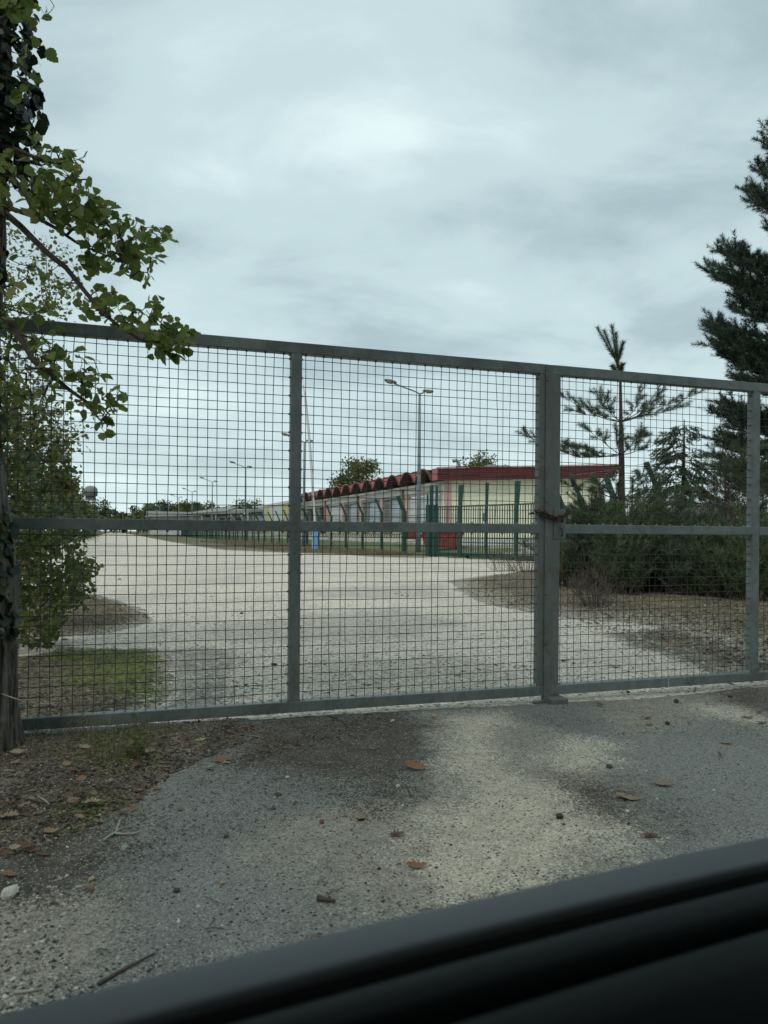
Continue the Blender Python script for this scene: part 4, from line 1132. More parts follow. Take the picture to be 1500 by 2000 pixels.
# ================================================================== GREEN FENCE AND SLIDING GATE
M_GREEN = worn('green_powder_coat', (0.015, 0.058, 0.044), (0.02, 0.070, 0.054), 2, 0.5, 0.03)
M_GREENW = plain('green_wire', (0.018, 0.045, 0.035), 0.6)
def fence(name, label, pts, zs, crank, end_post=None):
    r = empty(name, (pts[0][0], pts[0][1], zs[0]), label, 'fence')
    o0 = Vector(r.location)
    H = 2.5
    tips = []
    for i, ((x, y), z) in enumerate(zip(pts, zs)):
        p = Vector((x, y, z)); w = 0.07 if i % 6 else 0.11
        mb = MB(); mb.box(p + Z * (H / 2 - 0.1), (w, w, H / 2 + 0.1), (FA, FB, Z))
        tip = p + Z * (H + 0.86) + crank * 0.42
        mb.bar(p + Z * (H - 0.06), tip, 2 * w, 1.5 * w)
        fin(mb, 'post', M_GREEN, r); tips.append((p, tip))
    for i in range(len(pts) - 1):
        a_, b_ = tips[i][0], tips[i + 1][0]
        d = b_ - a_; n = max(2, int(d.length / 0.10)); dist = a_.y
        if dist > 75: n = max(2, int(d.length / 0.3))
        wd = 0.0035 if dist < 75 else 0.012
        mb = MB()
        for k in range(1, n):
            p = a_ + d * (k / n); mb.bar(p + Z * 0.06, p + Z * (H - 0.1), wd * 2, wd)
        for zc in ([0.1, 0.5, 0.9, 1.3, 1.7, 2.1, 2.38] if dist < 75 else [0.1, 1.2, 2.38]):
            mb.bar(a_ + Z * zc, b_ + Z * zc, 0.010, 0.010)
            if dist < 75: mb.bar(a_ + Z * (zc + 0.06) , b_ + Z * (zc + 0.06), 0.006, 0.006)
        fin(mb, 'mesh_panel', M_GREENW, r)
    mb = MB()
    for q in (0.25, 0.6, 0.96):
        for i in range(len(pts) - 1):
            (a_, ta), (b_, tb) = tips[i], tips[i + 1]
            s0 = (a_ + Z * 2.5).lerp(ta, q); s1 = (b_ + Z * 2.5).lerp(tb, q)
            if s0.y < 110: mb.tube([s0, s0.lerp(s1, 0.5) - Z * 0.03, s1], 0.007, 3, False)
    fin(mb, 'barbed_wire', M_STEEL, r)
    return r
fp = []; t = 4.0
while t < 150:
    fp.append((GP.x + FA.x * t, GP.y + FA.y * t)); t += 3.73
f1 = fence('roadside_fence', 'green mesh fence with inward-cranked posts running along the road to the far sheds', fp, [0.0] * len(fp), -FB)
# bay between the first cranked post and the gate posts: finer mesh
def gate_post_at(x, y, h, w):
    mb = MB(); mb.box(Vector((x, y, h / 2)), (w, w, h / 2), (FA, FB, Z)); return mb
GQ = Vector((6.95, 32.75, 0)); SG = (GQ - GP).normalized(); SN = Vector((-SG.y, SG.x, 0)); SL = (GQ - GP).length
pt = empty('gate_portal', GP, 'pair of thick green gate posts with tall wedge extensions at the sliding gate end', 'gate post')
for dx, nm in ((-0.28, 'post'), (0.16, 'post')):
    mb = MB(); c = GP + SG * dx
    mb.box(c + Z * 1.36, (0.14 if dx < 0 else 0.10, 0.13, 1.36), (SG, SN, Z)); fin(mb, nm, M_GREEN, pt)
for dx, w, z1 in ((-0.16, 0.12, 3.75), (0.24, 0.07, 3.72), (-0.46, 0.035, 3.3)):
    mb = MB(); c = GP + SG * dx
    mb.prism([c + Z * 2.722 - SG * w * 0.85, c + Z * 2.722 + SG * w * 0.85, c + Z * z1 + SG * w, c + Z * z1 - SG * w], SN * 0.08); fin(mb, 'extension', M_GREEN, pt)
mb = MB()
a_, b_ = Vector((fp[0][0], fp[0][1], 0)), GP - SG * 0.42
n = 26
for k in range(1, n):
    p = a_.lerp(b_, k / n); mb.bar(p + Z * 0.05, p + Z * 2.25, 0.008, 0.005)
for k in range(12): mb.bar(a_ + Z * (0.1 + 0.195 * k), b_ + Z * (0.1 + 0.195 * k), 0.008, 0.008)
fin(mb, 'mesh_panel', M_GREENW, pt)
SGL = SL + 0.6
sg = empty('sliding_gate', GP + SG * 3, 'green sliding gate of upright bars closing the compound entrance', 'gate')
def sbar(s0, z0, s1, z1, w, d, nm):
    mb = MB(); mb.bar(GP + SG * s0 + Z * z0, GP + SG * s1 + Z * z1, w, d); return fin(mb, nm, M_GREEN, sg)
sbar(0.32, 0.15, SGL, 0.15, 0.09, 0.20, 'bottom_rail')
sbar(0.32, 2.60, SGL, 2.60, 0.07, 0.07, 'top_rail')
sbar(0.32, 0.78, SGL, 0.78, 0.05, 0.05, 'middle_rail')
sbar(0.32, 1.0, SGL, 1.0, 0.04, 0.04, 'middle_rail')
nb = 46
for k in range(nb):
    s = 0.42 + (SGL - 0.5) * k / (nb - 1)
    sbar(s, 0.25, s, 2.565, 0.042, 0.042, 'bar')
for s, w in ((2.05, 0.15), (3.85, 0.085), (5.75, 0.15)):
    mb = MB(); c = GP + SG * s - SN * 0.06; mb.box(c + Z * 1.33, (w * 0.8, 0.035, 1.29), (SG, SN, Z)); fin(mb, 'stile', M_GREEN, sg)
    mb = MB(); mb.prism([c + Z * 2.64 - SG * w * 0.8, c + Z * 2.64 + SG * w * 0.8, c + Z * 3.68 + SG * (w * 1.35), c + Z * 3.68 - SG * w * 0.75], SN * 0.07); fin(mb, 'extension', M_GREEN, sg)
mb = MB()
for z in (2.85, 3.1, 3.36, 3.6):
    pts = [GP + SG * s + Z * (z - 0.04 * math.sin(s * 1.7) ** 2) for s in np.linspace(0.2, SGL, 16)]
    mb.tube(pts, 0.006, 3, False)
fin(mb, 'barbed_wire', M_STEEL, sg)
for s in (2.6, 5.6):
    mb = MB(); c = GP + SG * s; mb.tube([c + Z * 0.07 - SN * 0.07, c + Z * 0.07 + SN * 0.03], 0.085, 10); fin(mb, 'wheel', M_SEAL, sg)
f2p = [(7.75, 31.6), (7.05, 26.0), (8.10, 21.4), (9.3, 16.8)]
fence('side_fence', 'green cranked-post fence behind the young pine and the fir', f2p, [0.0] * 4, Vector((-1, -0.1, 0)))
fence('inner_fence', 'short green cranked-post fence seen past the young pine trunk', [(8.9, 28.2), (11.5, 27.2)], [0.2, 0.2], Vector((-0.8, 0, 0)))

# sign post behind the sliding gate
sp = at(947, 1072, 42.5); sp.z = float(comp_h(sp.x, sp.y)) - 0.02
so = empty('small_sign', sp, 'small blue-grey plate on a thin pole behind the sliding gate bars', 'sign post')
mb = MB(); mb.tube([(0, 0, 0), (0, 0, 2.25)], 0.05, 8); mb.build('pole', M_POLE, so, True)
mb = MB(); mb.box((0, -0.07, 1.95), (0.155, 0.02, 0.24)); mb.build('plate', worn('slate_plate', (0.10, 0.14, 0.145), (0.13, 0.17, 0.17), 4), so, bevel=0.02)

# red skip
M_SKIP = worn('red_skip_paint', (0.50, 0.04, 0.05), (0.42, 0.035, 0.042), 2.5, 0.5, 0.08, ((0.12, 0.05, 0.035), 0.62))
sk_c = at(864, 1070, 46.0); sk_c.z = float(comp_h(sk_c.x, sk_c.y))
sk = empty('red_skip', sk_c, 'red waste skip with sloping ends standing behind the sliding gate', 'skip')
sk.rotation_euler.z = R(-4); sk.scale = (1.08, 1.08, 0.95)
mb = MB()
wt_, wb_, hh_ = 1.24, 1.02, 1.22
mb.hexa([(-wb_, -0.65, 0.16), (wb_ * 0.98, -0.65, 0.16), (wb_ * 0.98, 0.65, 0.16), (-wb_, 0.65, 0.16), (-wt_, -0.8, hh_), (wt_, -0.8, hh_), (wt_, 0.8, hh_), (-wt_, 0.8, hh_)])
mb.build('body', M_SKIP, sk, bevel=0.05)
mb = MB(); mb.box((0, -0.83, hh_), (1.28, 0.05, 0.06)); mb.box((0, 0.83, hh_), (1.28, 0.05, 0.06)); mb.box((-1.27, 0, hh_), (0.05, 0.78, 0.06)); mb.box((1.27, 0, hh_), (0.05, 0.78, 0.06)); mb.build('rim', M_SKIP, sk)
for k in range(7):
    x = -0.96 + 0.32 * k
    mb = MB(); mb.bar((x * 0.9, -0.69, 0.2), (x, -0.84, hh_ - 0.05), 0.07, 0.05, (0, 1, 0)); mb.build('rib', M_SKIP, sk)
mb = MB()
for (x, z, w, h_) in ((-0.02, 0.82, 0.07, 0.05), (0.12, 0.86, 0.05, 0.04), (0.10, 0.76, 0.05, 0.06), (0.24, 0.80, 0.04, 0.05)): mb.box((x, -0.86, z), (w * 0.6, 0.012, h_ * 0.6))
mb.build('white_marks', M_WHITE, sk)
for x in (-0.72, 0.78):
    mb = MB(); mb.tube([(x, -0.55, 0.09), (x, -0.44, 0.09)], 0.09, 10); mb.build('wheel', M_SEAL, sk)
mb = MB(); mb.box(at(806, 1043, 60), (0.55, 0.4, 0.42)); mb.box(at(806, 1043, 60) + Z * 0.44, (0.6, 0.45, 0.03))
c = at(806, 1043, 60); c.z -= 0.42
tag(mb.build('brown_bin', worn('brown_red_paint', (0.14, 0.035, 0.025), (0.11, 0.03, 0.025), 3), None, bevel=0.03, origin=c), 'brownish red low container in front of the first warehouse bay', 'container')

# private-zone board half hidden by the fir
M_BOARD = worn('board_white', (0.50, 0.53, 0.51), (0.43, 0.46, 0.44), 3, 0.6, 0.03)
bd = at(1350, 985, 15.6)
bo = empty('notice_board', (bd.x + 0.46, 15.6, 0), 'white notice board with black lettering half hidden behind fir and bare twigs', 'sign')
zt = bd.z
mb = MB(); mb.box((0, 0, zt - 0.24), (0.46, 0.015, 0.24)); mb.build('board', M_BOARD, bo)
for x in (-0.38, 0.38):
    mb = MB(); mb.box((x, 0.04, zt / 2 - 0.02), (0.03, 0.024, zt / 2 - 0.02)); mb.build('post', M_GREEN, bo)
def lettering(txt, x, z, size, parent):
    cu = bpy.data.curves.new('lettering', 'FONT'); cu.body = txt; cu.size = size; cu.extrude = 0.001
    tmp = bpy.data.objects.new('lettering_curve', cu); COL.objects.link(tmp)
    me = bpy.data.meshes.new_from_object(tmp.evaluated_get(bpy.context.evaluated_depsgraph_get()))
    bpy.data.objects.remove(tmp)
    o = link('lettering', me, M_HOLE, parent)
    o.location = (x, -0.0175, z); o.rotation_euler = (R(90), 0, 0)
lettering('ZONE PRIVEE', -0.36, zt - 0.165, 0.095, bo)
# ================================================================== VEGETATION
def mst(roots, pts, bf=0.25, up=0.0):
    """grow branches: each point joins the nearest grown node (path length weighted). returns parent index into roots+pts"""
    N = np.array(list(roots) + list(pts), float); nr = len(roots); n = len(N)
    par = np.full(n, -1); path = np.zeros(n)
    done = np.zeros(n, bool); done[:nr] = True
    best = np.full(n, 1e9); bp = np.full(n, -1)
    for r0 in range(nr):
        d = np.linalg.norm(N - N[r0], axis=1)
        m_ = (d < best) & ~done; best[m_] = d[m_]; bp[m_] = r0
    for _ in range(n - nr):
        c = np.where(done, 1e9, best); i = int(np.argmin(c))
        par[i] = bp[i]; done[i] = True
        path[i] = path[bp[i]] + np.linalg.norm(N[i] - N[bp[i]])
        d = np.linalg.norm(N - N[i], axis=1) + bf * path[i]
        m_ = (d < best) & ~done; best[m_] = d[m_]; bp[m_] = i
    return N, par
def branch_mesh(name, N, par, nr, mat, parent, r_tip=0.0012, expo=2.3, sides=4, rmax=1.0, kink=0.12, seed=1):
    rr = np.random.default_rng(seed)
    n = len(N); w = np.full(n, r_tip ** expo); kids = np.zeros(n, int)
    order = []; depth = np.zeros(n, int)
    for i in range(nr, n):
        d = 0; j = i
        while par[j] >= 0: j = par[j]; d += 1
        depth[i] = d
    for i in sorted(range(nr, n), key=lambda k: -depth[k]):
        if par[i] >= nr: w[par[i]] += w[i]
    rad = np.minimum(w ** (1 / expo), rmax)
    V, Fc = [], []
    for i in range(nr, n):
        p, q = N[par[i]], N[i]
        L = np.linalg.norm(q - p)
        if L < 1e-5: continue
        t = (q - p) / L
        a = np.cross(t, (0.31, 0.2, 0.93)); a /= np.linalg.norm(a) + 1e-9; b = np.cross(t, a)
        mid = (p + q) / 2 + (a * rr.normal() + b * rr.normal()) * L * kink * 0.5
        r0 = min(rad[par[i]] if par[i] >= nr else rad[i] * 1.1, rad[i] * 1.6); r1 = rad[i]
        o = len(V)
        for c, r_ in ((p, r0), (mid, (r0 + r1) / 2), (q, r1)):
            for k in range(sides):
                an = 6.28318 * k / sides
                V.append(c + (a * math.cos(an) + b * math.sin(an)) * r_)
        for s in range(2):
            for k in range(sides):
                k2 = (k + 1) % sides
                Fc.append((o + s * sides + k, o + s * sides + k2, o + (s + 1) * sides + k2, o + (s + 1) * sides + k))
    me = np_mesh(name, np.array(V), np.array(Fc), True)
    return link(name, me, mat, parent), rad
def unit(v): return v / (np.linalg.norm(v, axis=-1, keepdims=True) + 1e-9)
def leaf_cloud(name, pos, size, mat, parent=None, seed=1, aspect=0.75, fold=0.25, droop=0.4, facing=None, pointed=0.45):
    """one mesh of N folded leaves, six-point outline with midrib fold"""
    r = np.random.default_rng(seed); n = len(pos); pos = np.asarray(pos, float)
    ax = unit(r.normal(size=(n, 3)) * (1, 1, 0.6) + np.array([0, 0, -droop]))
    nrm = r.normal(size=(n, 3)) + np.array([0, 0, 0.5])
    if facing is not None: nrm = nrm * 0.6 + np.asarray(facing)
    nrm = unit(nrm - ax * (nrm * ax).sum(1, keepdims=True)); sd = np.cross(nrm, ax)
    S = np.asarray(size)[:, None] if np.ndim(size) else np.full((n, 1), size)
    asp = aspect * (0.8 + 0.4 * r.random((n, 1)))
    prof = [(0, 0), (0.22, 0.42), (0.62, 0.44 - 0.1 * pointed), (1.0, 0)]
    fl = fold * (0.3 + r.random((n, 1)))
    v = np.zeros((n, 6, 3))
    v[:, 0] = pos
    v[:, 1] = pos + S * (ax * 0.25 + sd * 0.5 * asp + nrm * fl * 0.5)
    v[:, 2] = pos + S * (ax * 0.68 + sd * 0.42 * asp + nrm * fl * 0.45)
    v[:, 3] = pos + S * (ax * 1.0 - nrm * fl * 0.4)
    v[:, 4] = pos + S * (ax * 0.66 - sd * 0.44 * asp + nrm * fl * 0.45)
    v[:, 5] = pos + S * (ax * 0.24 - sd * 0.48 * asp + nrm * fl * 0.5)
    f4 = np.array([(0, 1, 2, 3), (0, 3, 4, 5)])
    f = f4[None] + (np.arange(n) * 6)[:, None, None]
    return link(name, np_mesh(name, v.reshape(-1, 3), f.reshape(-1, 4)), mat, parent)
def needle_cloud(base, tip, width):
    """thin triangles from base to tip"""
    d = tip - base; n = len(base)
    s = unit(np.cross(d, RNG.normal(size=(n, 3)))) * (width * 0.5)
    v = np.stack([base - s, base + s, tip], 1)
    return v.reshape(-1, 3), np.arange(n * 3).reshape(-1, 3)

M_BARK = worn('twig_bark', (0.06, 0.05, 0.042), (0.095, 0.08, 0.066), 30, 0.85, 0.3)
M_BARKP = worn('pine_bark', (0.045, 0.032, 0.024), (0.072, 0.052, 0.04), 14, 0.9, 0.5)
M_NPINE = leafmat('pine_needles', [(0, (0.0483, 0.0828, 0.04485)), (0.5, (0.07762, 0.1207, 0.0621)), (0.93, (0.1121, 0.1552, 0.07762)), (1, (0.207, 0.1725, 0.08625))], 0.12, 0.5)
M_NDARK = leafmat('dark_pine_needles', [(0, (0.02438, 0.04875, 0.03575)), (0.5, (0.04225, 0.07475, 0.05038)), (0.96, (0.065, 0.1008, 0.06175)), (1, (0.1625, 0.08938, 0.04875))], 0.1, 0.5)
M_NFIR = leafmat('fir_needles', [(0, (0.0324, 0.0648, 0.0351)), (0.6, (0.054, 0.1013, 0.0513)), (1, (0.081, 0.135, 0.0675))], 0.1, 0.5)
M_BROOM = leafmat('broom_shoots', [(0, (0.05472, 0.09576, 0.0456)), (0.6, (0.0912, 0.1459, 0.06384)), (0.9, (0.1368, 0.1824, 0.07752)), (1, (0.2736, 0.228, 0.1254))], 0.12, 0.6)
M_LBIG = leafmat('lime_leaves', [(0, (0.1207, 0.1726, 0.0414)), (0.5, (0.1811, 0.2416, 0.0621)), (0.92, (0.2416, 0.2933, 0.08626)), (1, (0.3796, 0.3104, 0.1035))], 0.5, 0.42, island=False)
M_LBIGC = leafmat('lime_leaves_small', [(0, (0.1207, 0.1726, 0.0414)), (0.5, (0.1811, 0.2416, 0.0621)), (0.92, (0.2416, 0.2933, 0.08626)), (1, (0.3796, 0.3104, 0.1035))], 0.5, 0.42)
M_LSHRUB = leafmat('shrub_leaves', [(0, (0.06, 0.085, 0.026)), (0.5, (0.105, 0.135, 0.038)), (0.92, (0.15, 0.18, 0.052)), (0.965, (0.26, 0.22, 0.065)), (1, (0.30, 0.22, 0.075))], 0.42, 0.45)
M_LPALE = leafmat('small_pale_leaves', [(0, (0.131, 0.1455, 0.04073)), (0.6, (0.1892, 0.2037, 0.05819)), (1, (0.2909, 0.2619, 0.07274))], 0.4, 0.5)
M_IVY = leafmat('ivy_leaves', [(0, (0.012, 0.026, 0.014)), (0.6, (0.022, 0.042, 0.02)), (0.95, (0.05, 0.075, 0.03)), (1, (0.10, 0.10, 0.05))], 0.18, 0.38)
M_FAR = leafmat('far_leaves', [(0, (0.045, 0.072, 0.039)), (0.5, (0.072, 0.102, 0.051)), (1, (0.12, 0.15, 0.0675))], 0.25, 0.7)
M_FARY = leafmat('autumn_leaves', [(0, (0.0875, 0.1063, 0.035)), (0.6, (0.1375, 0.15, 0.05)), (1, (0.225, 0.2, 0.06875))], 0.3, 0.7)
M_DRYTW = worn('dry_twigs', (0.085, 0.07, 0.058), (0.13, 0.105, 0.085), 30, 0.9, 0.2)

# ------------------------------------------------------------------ old tree with ivy at the gate
def barkmat():
    t = NT('furrowed_bark')
    co = t.co((1, 1, 0.11))
    n = t.noise(34, 9, 0.7, co, 0.5)
    col = t.ramp(n, [(0.36, (0.022, 0.019, 0.015)), (0.45, (0.075, 0.067, 0.056)), (0.55, (0.175, 0.163, 0.14)), (0.7, (0.29, 0.275, 0.24))])
    n2 = t.noise(5, 4, 0.6, t.co(), 0.6)
    col = t.mix(t.math('MULTIPLY', t.rng(n2, 0.55, 0.7), 0.6), col, (0.06, 0.07, 0.025))
    t.bsdf(col, 0.92, 0, 0.15, t.bump(n, 1.0, 0.03))
    return t.m
M_OLDB = barkmat()
TB = Vector((-2.185, 3.93, 0))
tree = empty('ivy_tree', TB, 'old leafy tree with furrowed ivy-covered trunk at the gate hinge, branches over the gate', 'tree')
prof = [(-0.05, 0.245, -0.03, 0), (0.05, 0.215, -0.03, 0), (0.18, 0.20, -0.02, 0), (0.45, 0.185, -0.01, 0), (0.9, 0.18, -0.01, 0), (1.25, 0.17, -0.015, 0), (1.45, 0.15, -0.03, 0), (1.9, 0.125, -0.045, 0.0), (2.6, 0.115, -0.03, 0.02),
        (3.4, 0.11, 0.0, 0.03), (4.4, 0.10, 0.02, 0.03), (6.0, 0.08, 0.0, 0.0), (8.5, 0.04, -0.1, -0.1)]
NS = 44
zs = np.linspace(-0.05, 8.5, 150)
pz = [p[0] for p in prof]
v = []
for z in zs:
    rr_ = np.interp(z, pz, [p[1] for p in prof]); cx = np.interp(z, pz, [p[2] for p in prof]); cy = np.interp(z, pz, [p[3] for p in prof])
    for k in range(NS):
        an = 2 * math.pi * k / NS
        rid = (abs(math.sin(an * 7 + 1.2 * math.sin(z * 1.7))) - 0.5) * 0.028 * min(1, rr_ / 0.18) + (float(fbm(np.array(an * 3.0), np.array(z * 2.2), 3, 5)) - 0.5) * 0.06 * rr_ / 0.2
        root = 0.045 * max(0, (0.30 - z) / 0.30) ** 1.5 * max(0, math.sin(an * 3 + 0.6))
        r_ = rr_ + rid + root
        v.append((cx + r_ * math.cos(an), cy + r_ * math.sin(an), z))
i_ = np.arange(len(zs) * NS).reshape(len(zs), NS); j_ = np.roll(i_, -1, 1)
f = np.stack([i_[:-1], j_[:-1], j_[1:], i_[1:]], -1).reshape(-1, 4)
link('trunk', np_mesh('trunk', v, f, True), M_OLDB, tree)
# ivy
rv = np.random.default_rng(3)
def ivy_pts(n, z0, z1, a0, a1, r0, r1):
    z = z0 + (z1 - z0) * rv.random(n); an = a0 + (a1 - a0) * rv.random(n)
    rr_ = np.interp(z, pz, [p[1] for p in prof]) + r0 + (r1 - r0) * rv.random(n) * (0.55 + 0.9 * fbm(z * 2.3, an * 1.5, 3, 9))
    cx = np.interp(z, pz, [p[2] for p in prof]); cy = np.interp(z, pz, [p[3] for p in prof])
    return np.stack([cx + rr_ * np.cos(an), cy + rr_ * np.sin(an), z], 1), np.stack([np.cos(an), np.sin(an), 0.2 + 0 * an], 1)
p1, n1 = ivy_pts(1900, 3.12, 5.6, -3.4, 0.9, 0.02, 0.14)
p2, n2 = ivy_pts(260, 0.65, 1.32, -1.75, 0.0, 0.0, 0.02)
p3, n3 = ivy_pts(150, 0.25, 0.8, -1.7, -0.9, 0.0, 0.03)
p4, n4 = ivy_pts(240, 1.6, 3.1, -3.4, 0.5, 0.0, 0.03)
P_ = np.concatenate([p1, p2, p3, p4]); N_ = np.concatenate([n1, n2, n3, n4]) * 1.6
leaf_cloud('ivy', P_, 0.035 + 0.04 * rv.random(len(P_)), M_IVY, tree, 5, 1.05, 0.2, 0.9, N_)
# limbs (points measured along the branches)
LIMBS = [
    [(-80, 390, 3.9), (0, 400, 3.88), (30, 410, 3.86), (70, 424, 3.82), (110, 446, 3.78), (150, 474, 3.74), (190, 492, 3.7), (232, 508, 3.66)],
    [(-80, 388, 3.9), (0, 408, 3.80), (40, 442, 3.76), (90, 492, 3.72), (128, 522, 3.7), (160, 562, 3.68), (196, 607, 3.66), (236, 640, 3.64), (276, 664, 3.62), (318, 676, 3.6), (350, 668, 3.6)],
    [(-80, 560, 3.9), (0, 612, 3.75), (35, 652, 3.72), (66, 706, 3.70), (98, 730, 3.68), (136, 762, 3.66), (176, 790, 3.64), (205, 800, 3.62), (238, 776, 3.6)],
    [(-80, 300, 3.95), (20, 340, 3.85), (45, 372, 3.8), (62, 408, 3.76), (80, 428, 3.74)],
    [(-80, 270, 3.95), (0, 285, 3.85), (40, 295, 3.8), (75, 310, 3.76), (110, 320, 3.74), (150, 318, 3.72)],
    [(-60, 60, 3.6), (0, 40, 3.55), (40, 15, 3.5), (80, 15, 3.48)],
]
roots = []
mb = MB()
for Lp in LIMBS:
    pts = [at(*p) for p in Lp]
    # smooth resample
    q = []
    for i in range(len(pts) - 1):
        for f_ in (0, 0.5): q.append(pts[i].lerp(pts[i + 1], f_))
    q.append(pts[-1])
    n = len(q); rad0 = 0.020 if Lp is LIMBS[1] or Lp is LIMBS[2] else 0.017
    mb.tube(q, [rad0 * (1 - 0.82 * i / (n - 1)) for i in range(n)], 7)
    roots += [tuple(p) for p in q[2:]]
o = mb.build('limbs', M_BARK, tree, True); o.location = -TB
def in_poly_pts(n, poly, y0, y1, seed):
    r = np.random.default_rng(seed); P = np.array(poly, float); lo, hi = P.min(0), P.max(0)
    q = lo + (hi - lo) * r.random((n * 6, 2)); q = q[sdf(q[:, 0], q[:, 1], poly) > 0][:n]
    Y = y0 + (y1 - y0) * r.random(len(q))
    return [tuple(at(x, y, Yk)) for (x, y), Yk in zip(q, Y)]
CL = [
    ([(20, 285), (60, 280), (120, 285), (178, 310), (182, 345), (150, 365), (190, 385), (212, 405), (195, 440), (120, 430), (60, 395), (10, 340)], 70, 3.5, 4.0),
    ([(60, 330), (110, 350), (205, 400), (265, 418), (262, 440), (310, 440), (335, 460), (310, 500), (316, 520), (280, 555), (262, 520), (200, 480), (140, 450), (60, 420)], 125, 3.45, 3.85),
    ([(165, 470), (230, 475), (275, 545), (275, 560), (240, 540), (205, 545), (160, 520)], 26, 3.5, 3.8),
    ([(150, 580), (200, 560), (265, 590), (330, 600), (345, 640), (372, 640), (370, 660), (330, 700), (290, 672), (250, 640), (200, 620), (150, 620)], 62, 3.45, 3.75),
    ([(290, 660), (345, 630), (375, 640), (368, 670), (335, 705), (300, 690)], 26, 3.5, 3.68),
    ([(85, 640), (150, 650), (185, 700), (200, 745), (250, 760), (255, 780), (215, 815), (200, 860), (180, 820), (150, 790), (110, 760), (80, 700)], 56, 3.5, 3.75),
    ([(-20, 640), (60, 650), (110, 690), (110, 780), (40, 800), (-20, 830)], 46, 3.5, 4.0),
    ([(-20, -20), (95, -20), (105, 40), (80, 42), (60, 30), (30, 34), (0, 30)], 22, 3.3, 3.6),
    ([(-20, 290), (40, 300), (40, 400), (-20, 420)], 30, 3.5, 4.0),
    ([(-20, 480), (60, 500), (120, 560), (90, 620), (-20, 640)], 24, 3.6, 4.0),
]
tg = []
for k, (pl, n, y0, y1) in enumerate(CL): tg += in_poly_pts(int(n * 1.2), pl, y0, y1, 100 + k)
# a few single leaves on thin twigs at the trunk
tg += [tuple(at(x, y, 3.7)) for x, y in ((45, 250), (58, 262), (36, 75), (52, 78), (72, 95), (85, 88), (47, 105), (50, 148), (55, 160), (40, 110), (30, 180), (44, 180))]
N, par = mst(roots, tg, 0.15)
o, rad = branch_mesh('twigs', N, par, len(roots), M_BARK, tree, 0.0015, 2.2, 4, 0.008, 0.22, 4)
o.location = -TB; tag(o, kind='stuff')
# individual leaves
def leaf_shape(seed, holes=False):
    r = random.Random(seed); n = 11; m = MB()
    def half(sg):
        out = []
        for i in range(1, n):
            t = i / n
            w = 0.46 * math.sin(math.pi * min(1, t ** 0.72)) ** 0.8
            w *= 1 + (0.13 if i % 2 else -0.05) * r.uniform(0.5, 1.2)
            if r.random() < 0.10: w *= r.uniform(0.45, 0.8)
            out.append((t - 0.06 * math.sin(math.pi * t) * 0, sg * w))
        return out
    a, b = half(1), half(-1)
    curl = r.uniform(-0.25, 0.35); fold = r.uniform(0.05, 0.28); wav = r.uniform(0, 0.06)
    P = lambda t, w, k: (t, w, fold * abs(w) - curl * t * t + wav * math.sin(9 * t + k))
    mid = [P(i / n, 0, 0) for i in range(n + 1)]
    A = [P(t, w, 1) for t, w in a]; B_ = [P(t, w, 2) for t, w in b]
    m.v = mid + A + B_
    oA = n + 1; oB = oA + n - 1
    for i in range(n):
        for o_, fl in ((oA, 0), (oB, 1)):
            if i == 0: f_ = (0, 1, o_)
            elif i == n - 1: f_ = (n - 1, n, o_ + n - 2)
            else: f_ = (i, i + 1, o_ + i, o_ + i - 1)
            m.f.append(f_ if fl else f_[::-1])
    o0 = len(m.v)
    m.tube([(-0.35, 0, 0.05), (-0.15, 0, -0.01), (0.02, 0, 0)], 0.012, 3, False)
    me = bpy.data.meshes.new('leaf'); me.from_pydata(m.v, [], m.f); me.update(); me.materials.append(M_LBIG)
    return me
LEAFM = [leaf_shape(k) for k in range(9)]
rl = random.Random(11)
idx = list(range(len(roots), len(N)))
rl.shuffle(idx)
extra = []
def leaf_matrix(p, size, rnd, ax=None):
    a = Vector((rnd.gauss(0.5, 0.6), rnd.gauss(-0.1, 0.7), rnd.gauss(-0.5, 0.5))).normalized() if ax is None else ax
    nrm = Vector((rnd.gauss(0, 0.6), rnd.gauss(-0.1, 0.5), rnd.gauss(0.85, 0.4)))
    nrm = (nrm - a * nrm.dot(a)).normalized(); s = nrm.cross(a)
    M_ = Matrix(((a.x, s.x, nrm.x, 0), (a.y, s.y, nrm.y, 0), (a.z, s.z, nrm.z, 0), (0, 0, 0, 1)))
    return Matrix.Translation(p) @ M_ @ Matrix.Scale(size, 4)
cnt = 0
for i in idx:
    p = Vector(N[i]) - TB
    k = 1 if rl.random() < 0.8 else 2
    for _ in range(k):
        sz = rl.uniform(0.038, 0.076)
        if cnt < 296:
            o = link('leaf', LEAFM[rl.randrange(9)], None, tree)
            mt_ = leaf_matrix(p, sz, rl); o.matrix_local = Matrix.Translation(mt_.to_3x3() @ Vector((0.3, 0, 0)) * 1.0) @ mt_
            cnt += 1
        else: extra.append((tuple(p), sz))
    if rl.random() < 0.4: extra.append((tuple(p + Vector((rl.gauss(0, 0.03), rl.gauss(0, 0.03), rl.gauss(0, 0.03)))), rl.uniform(0.03, 0.06)))
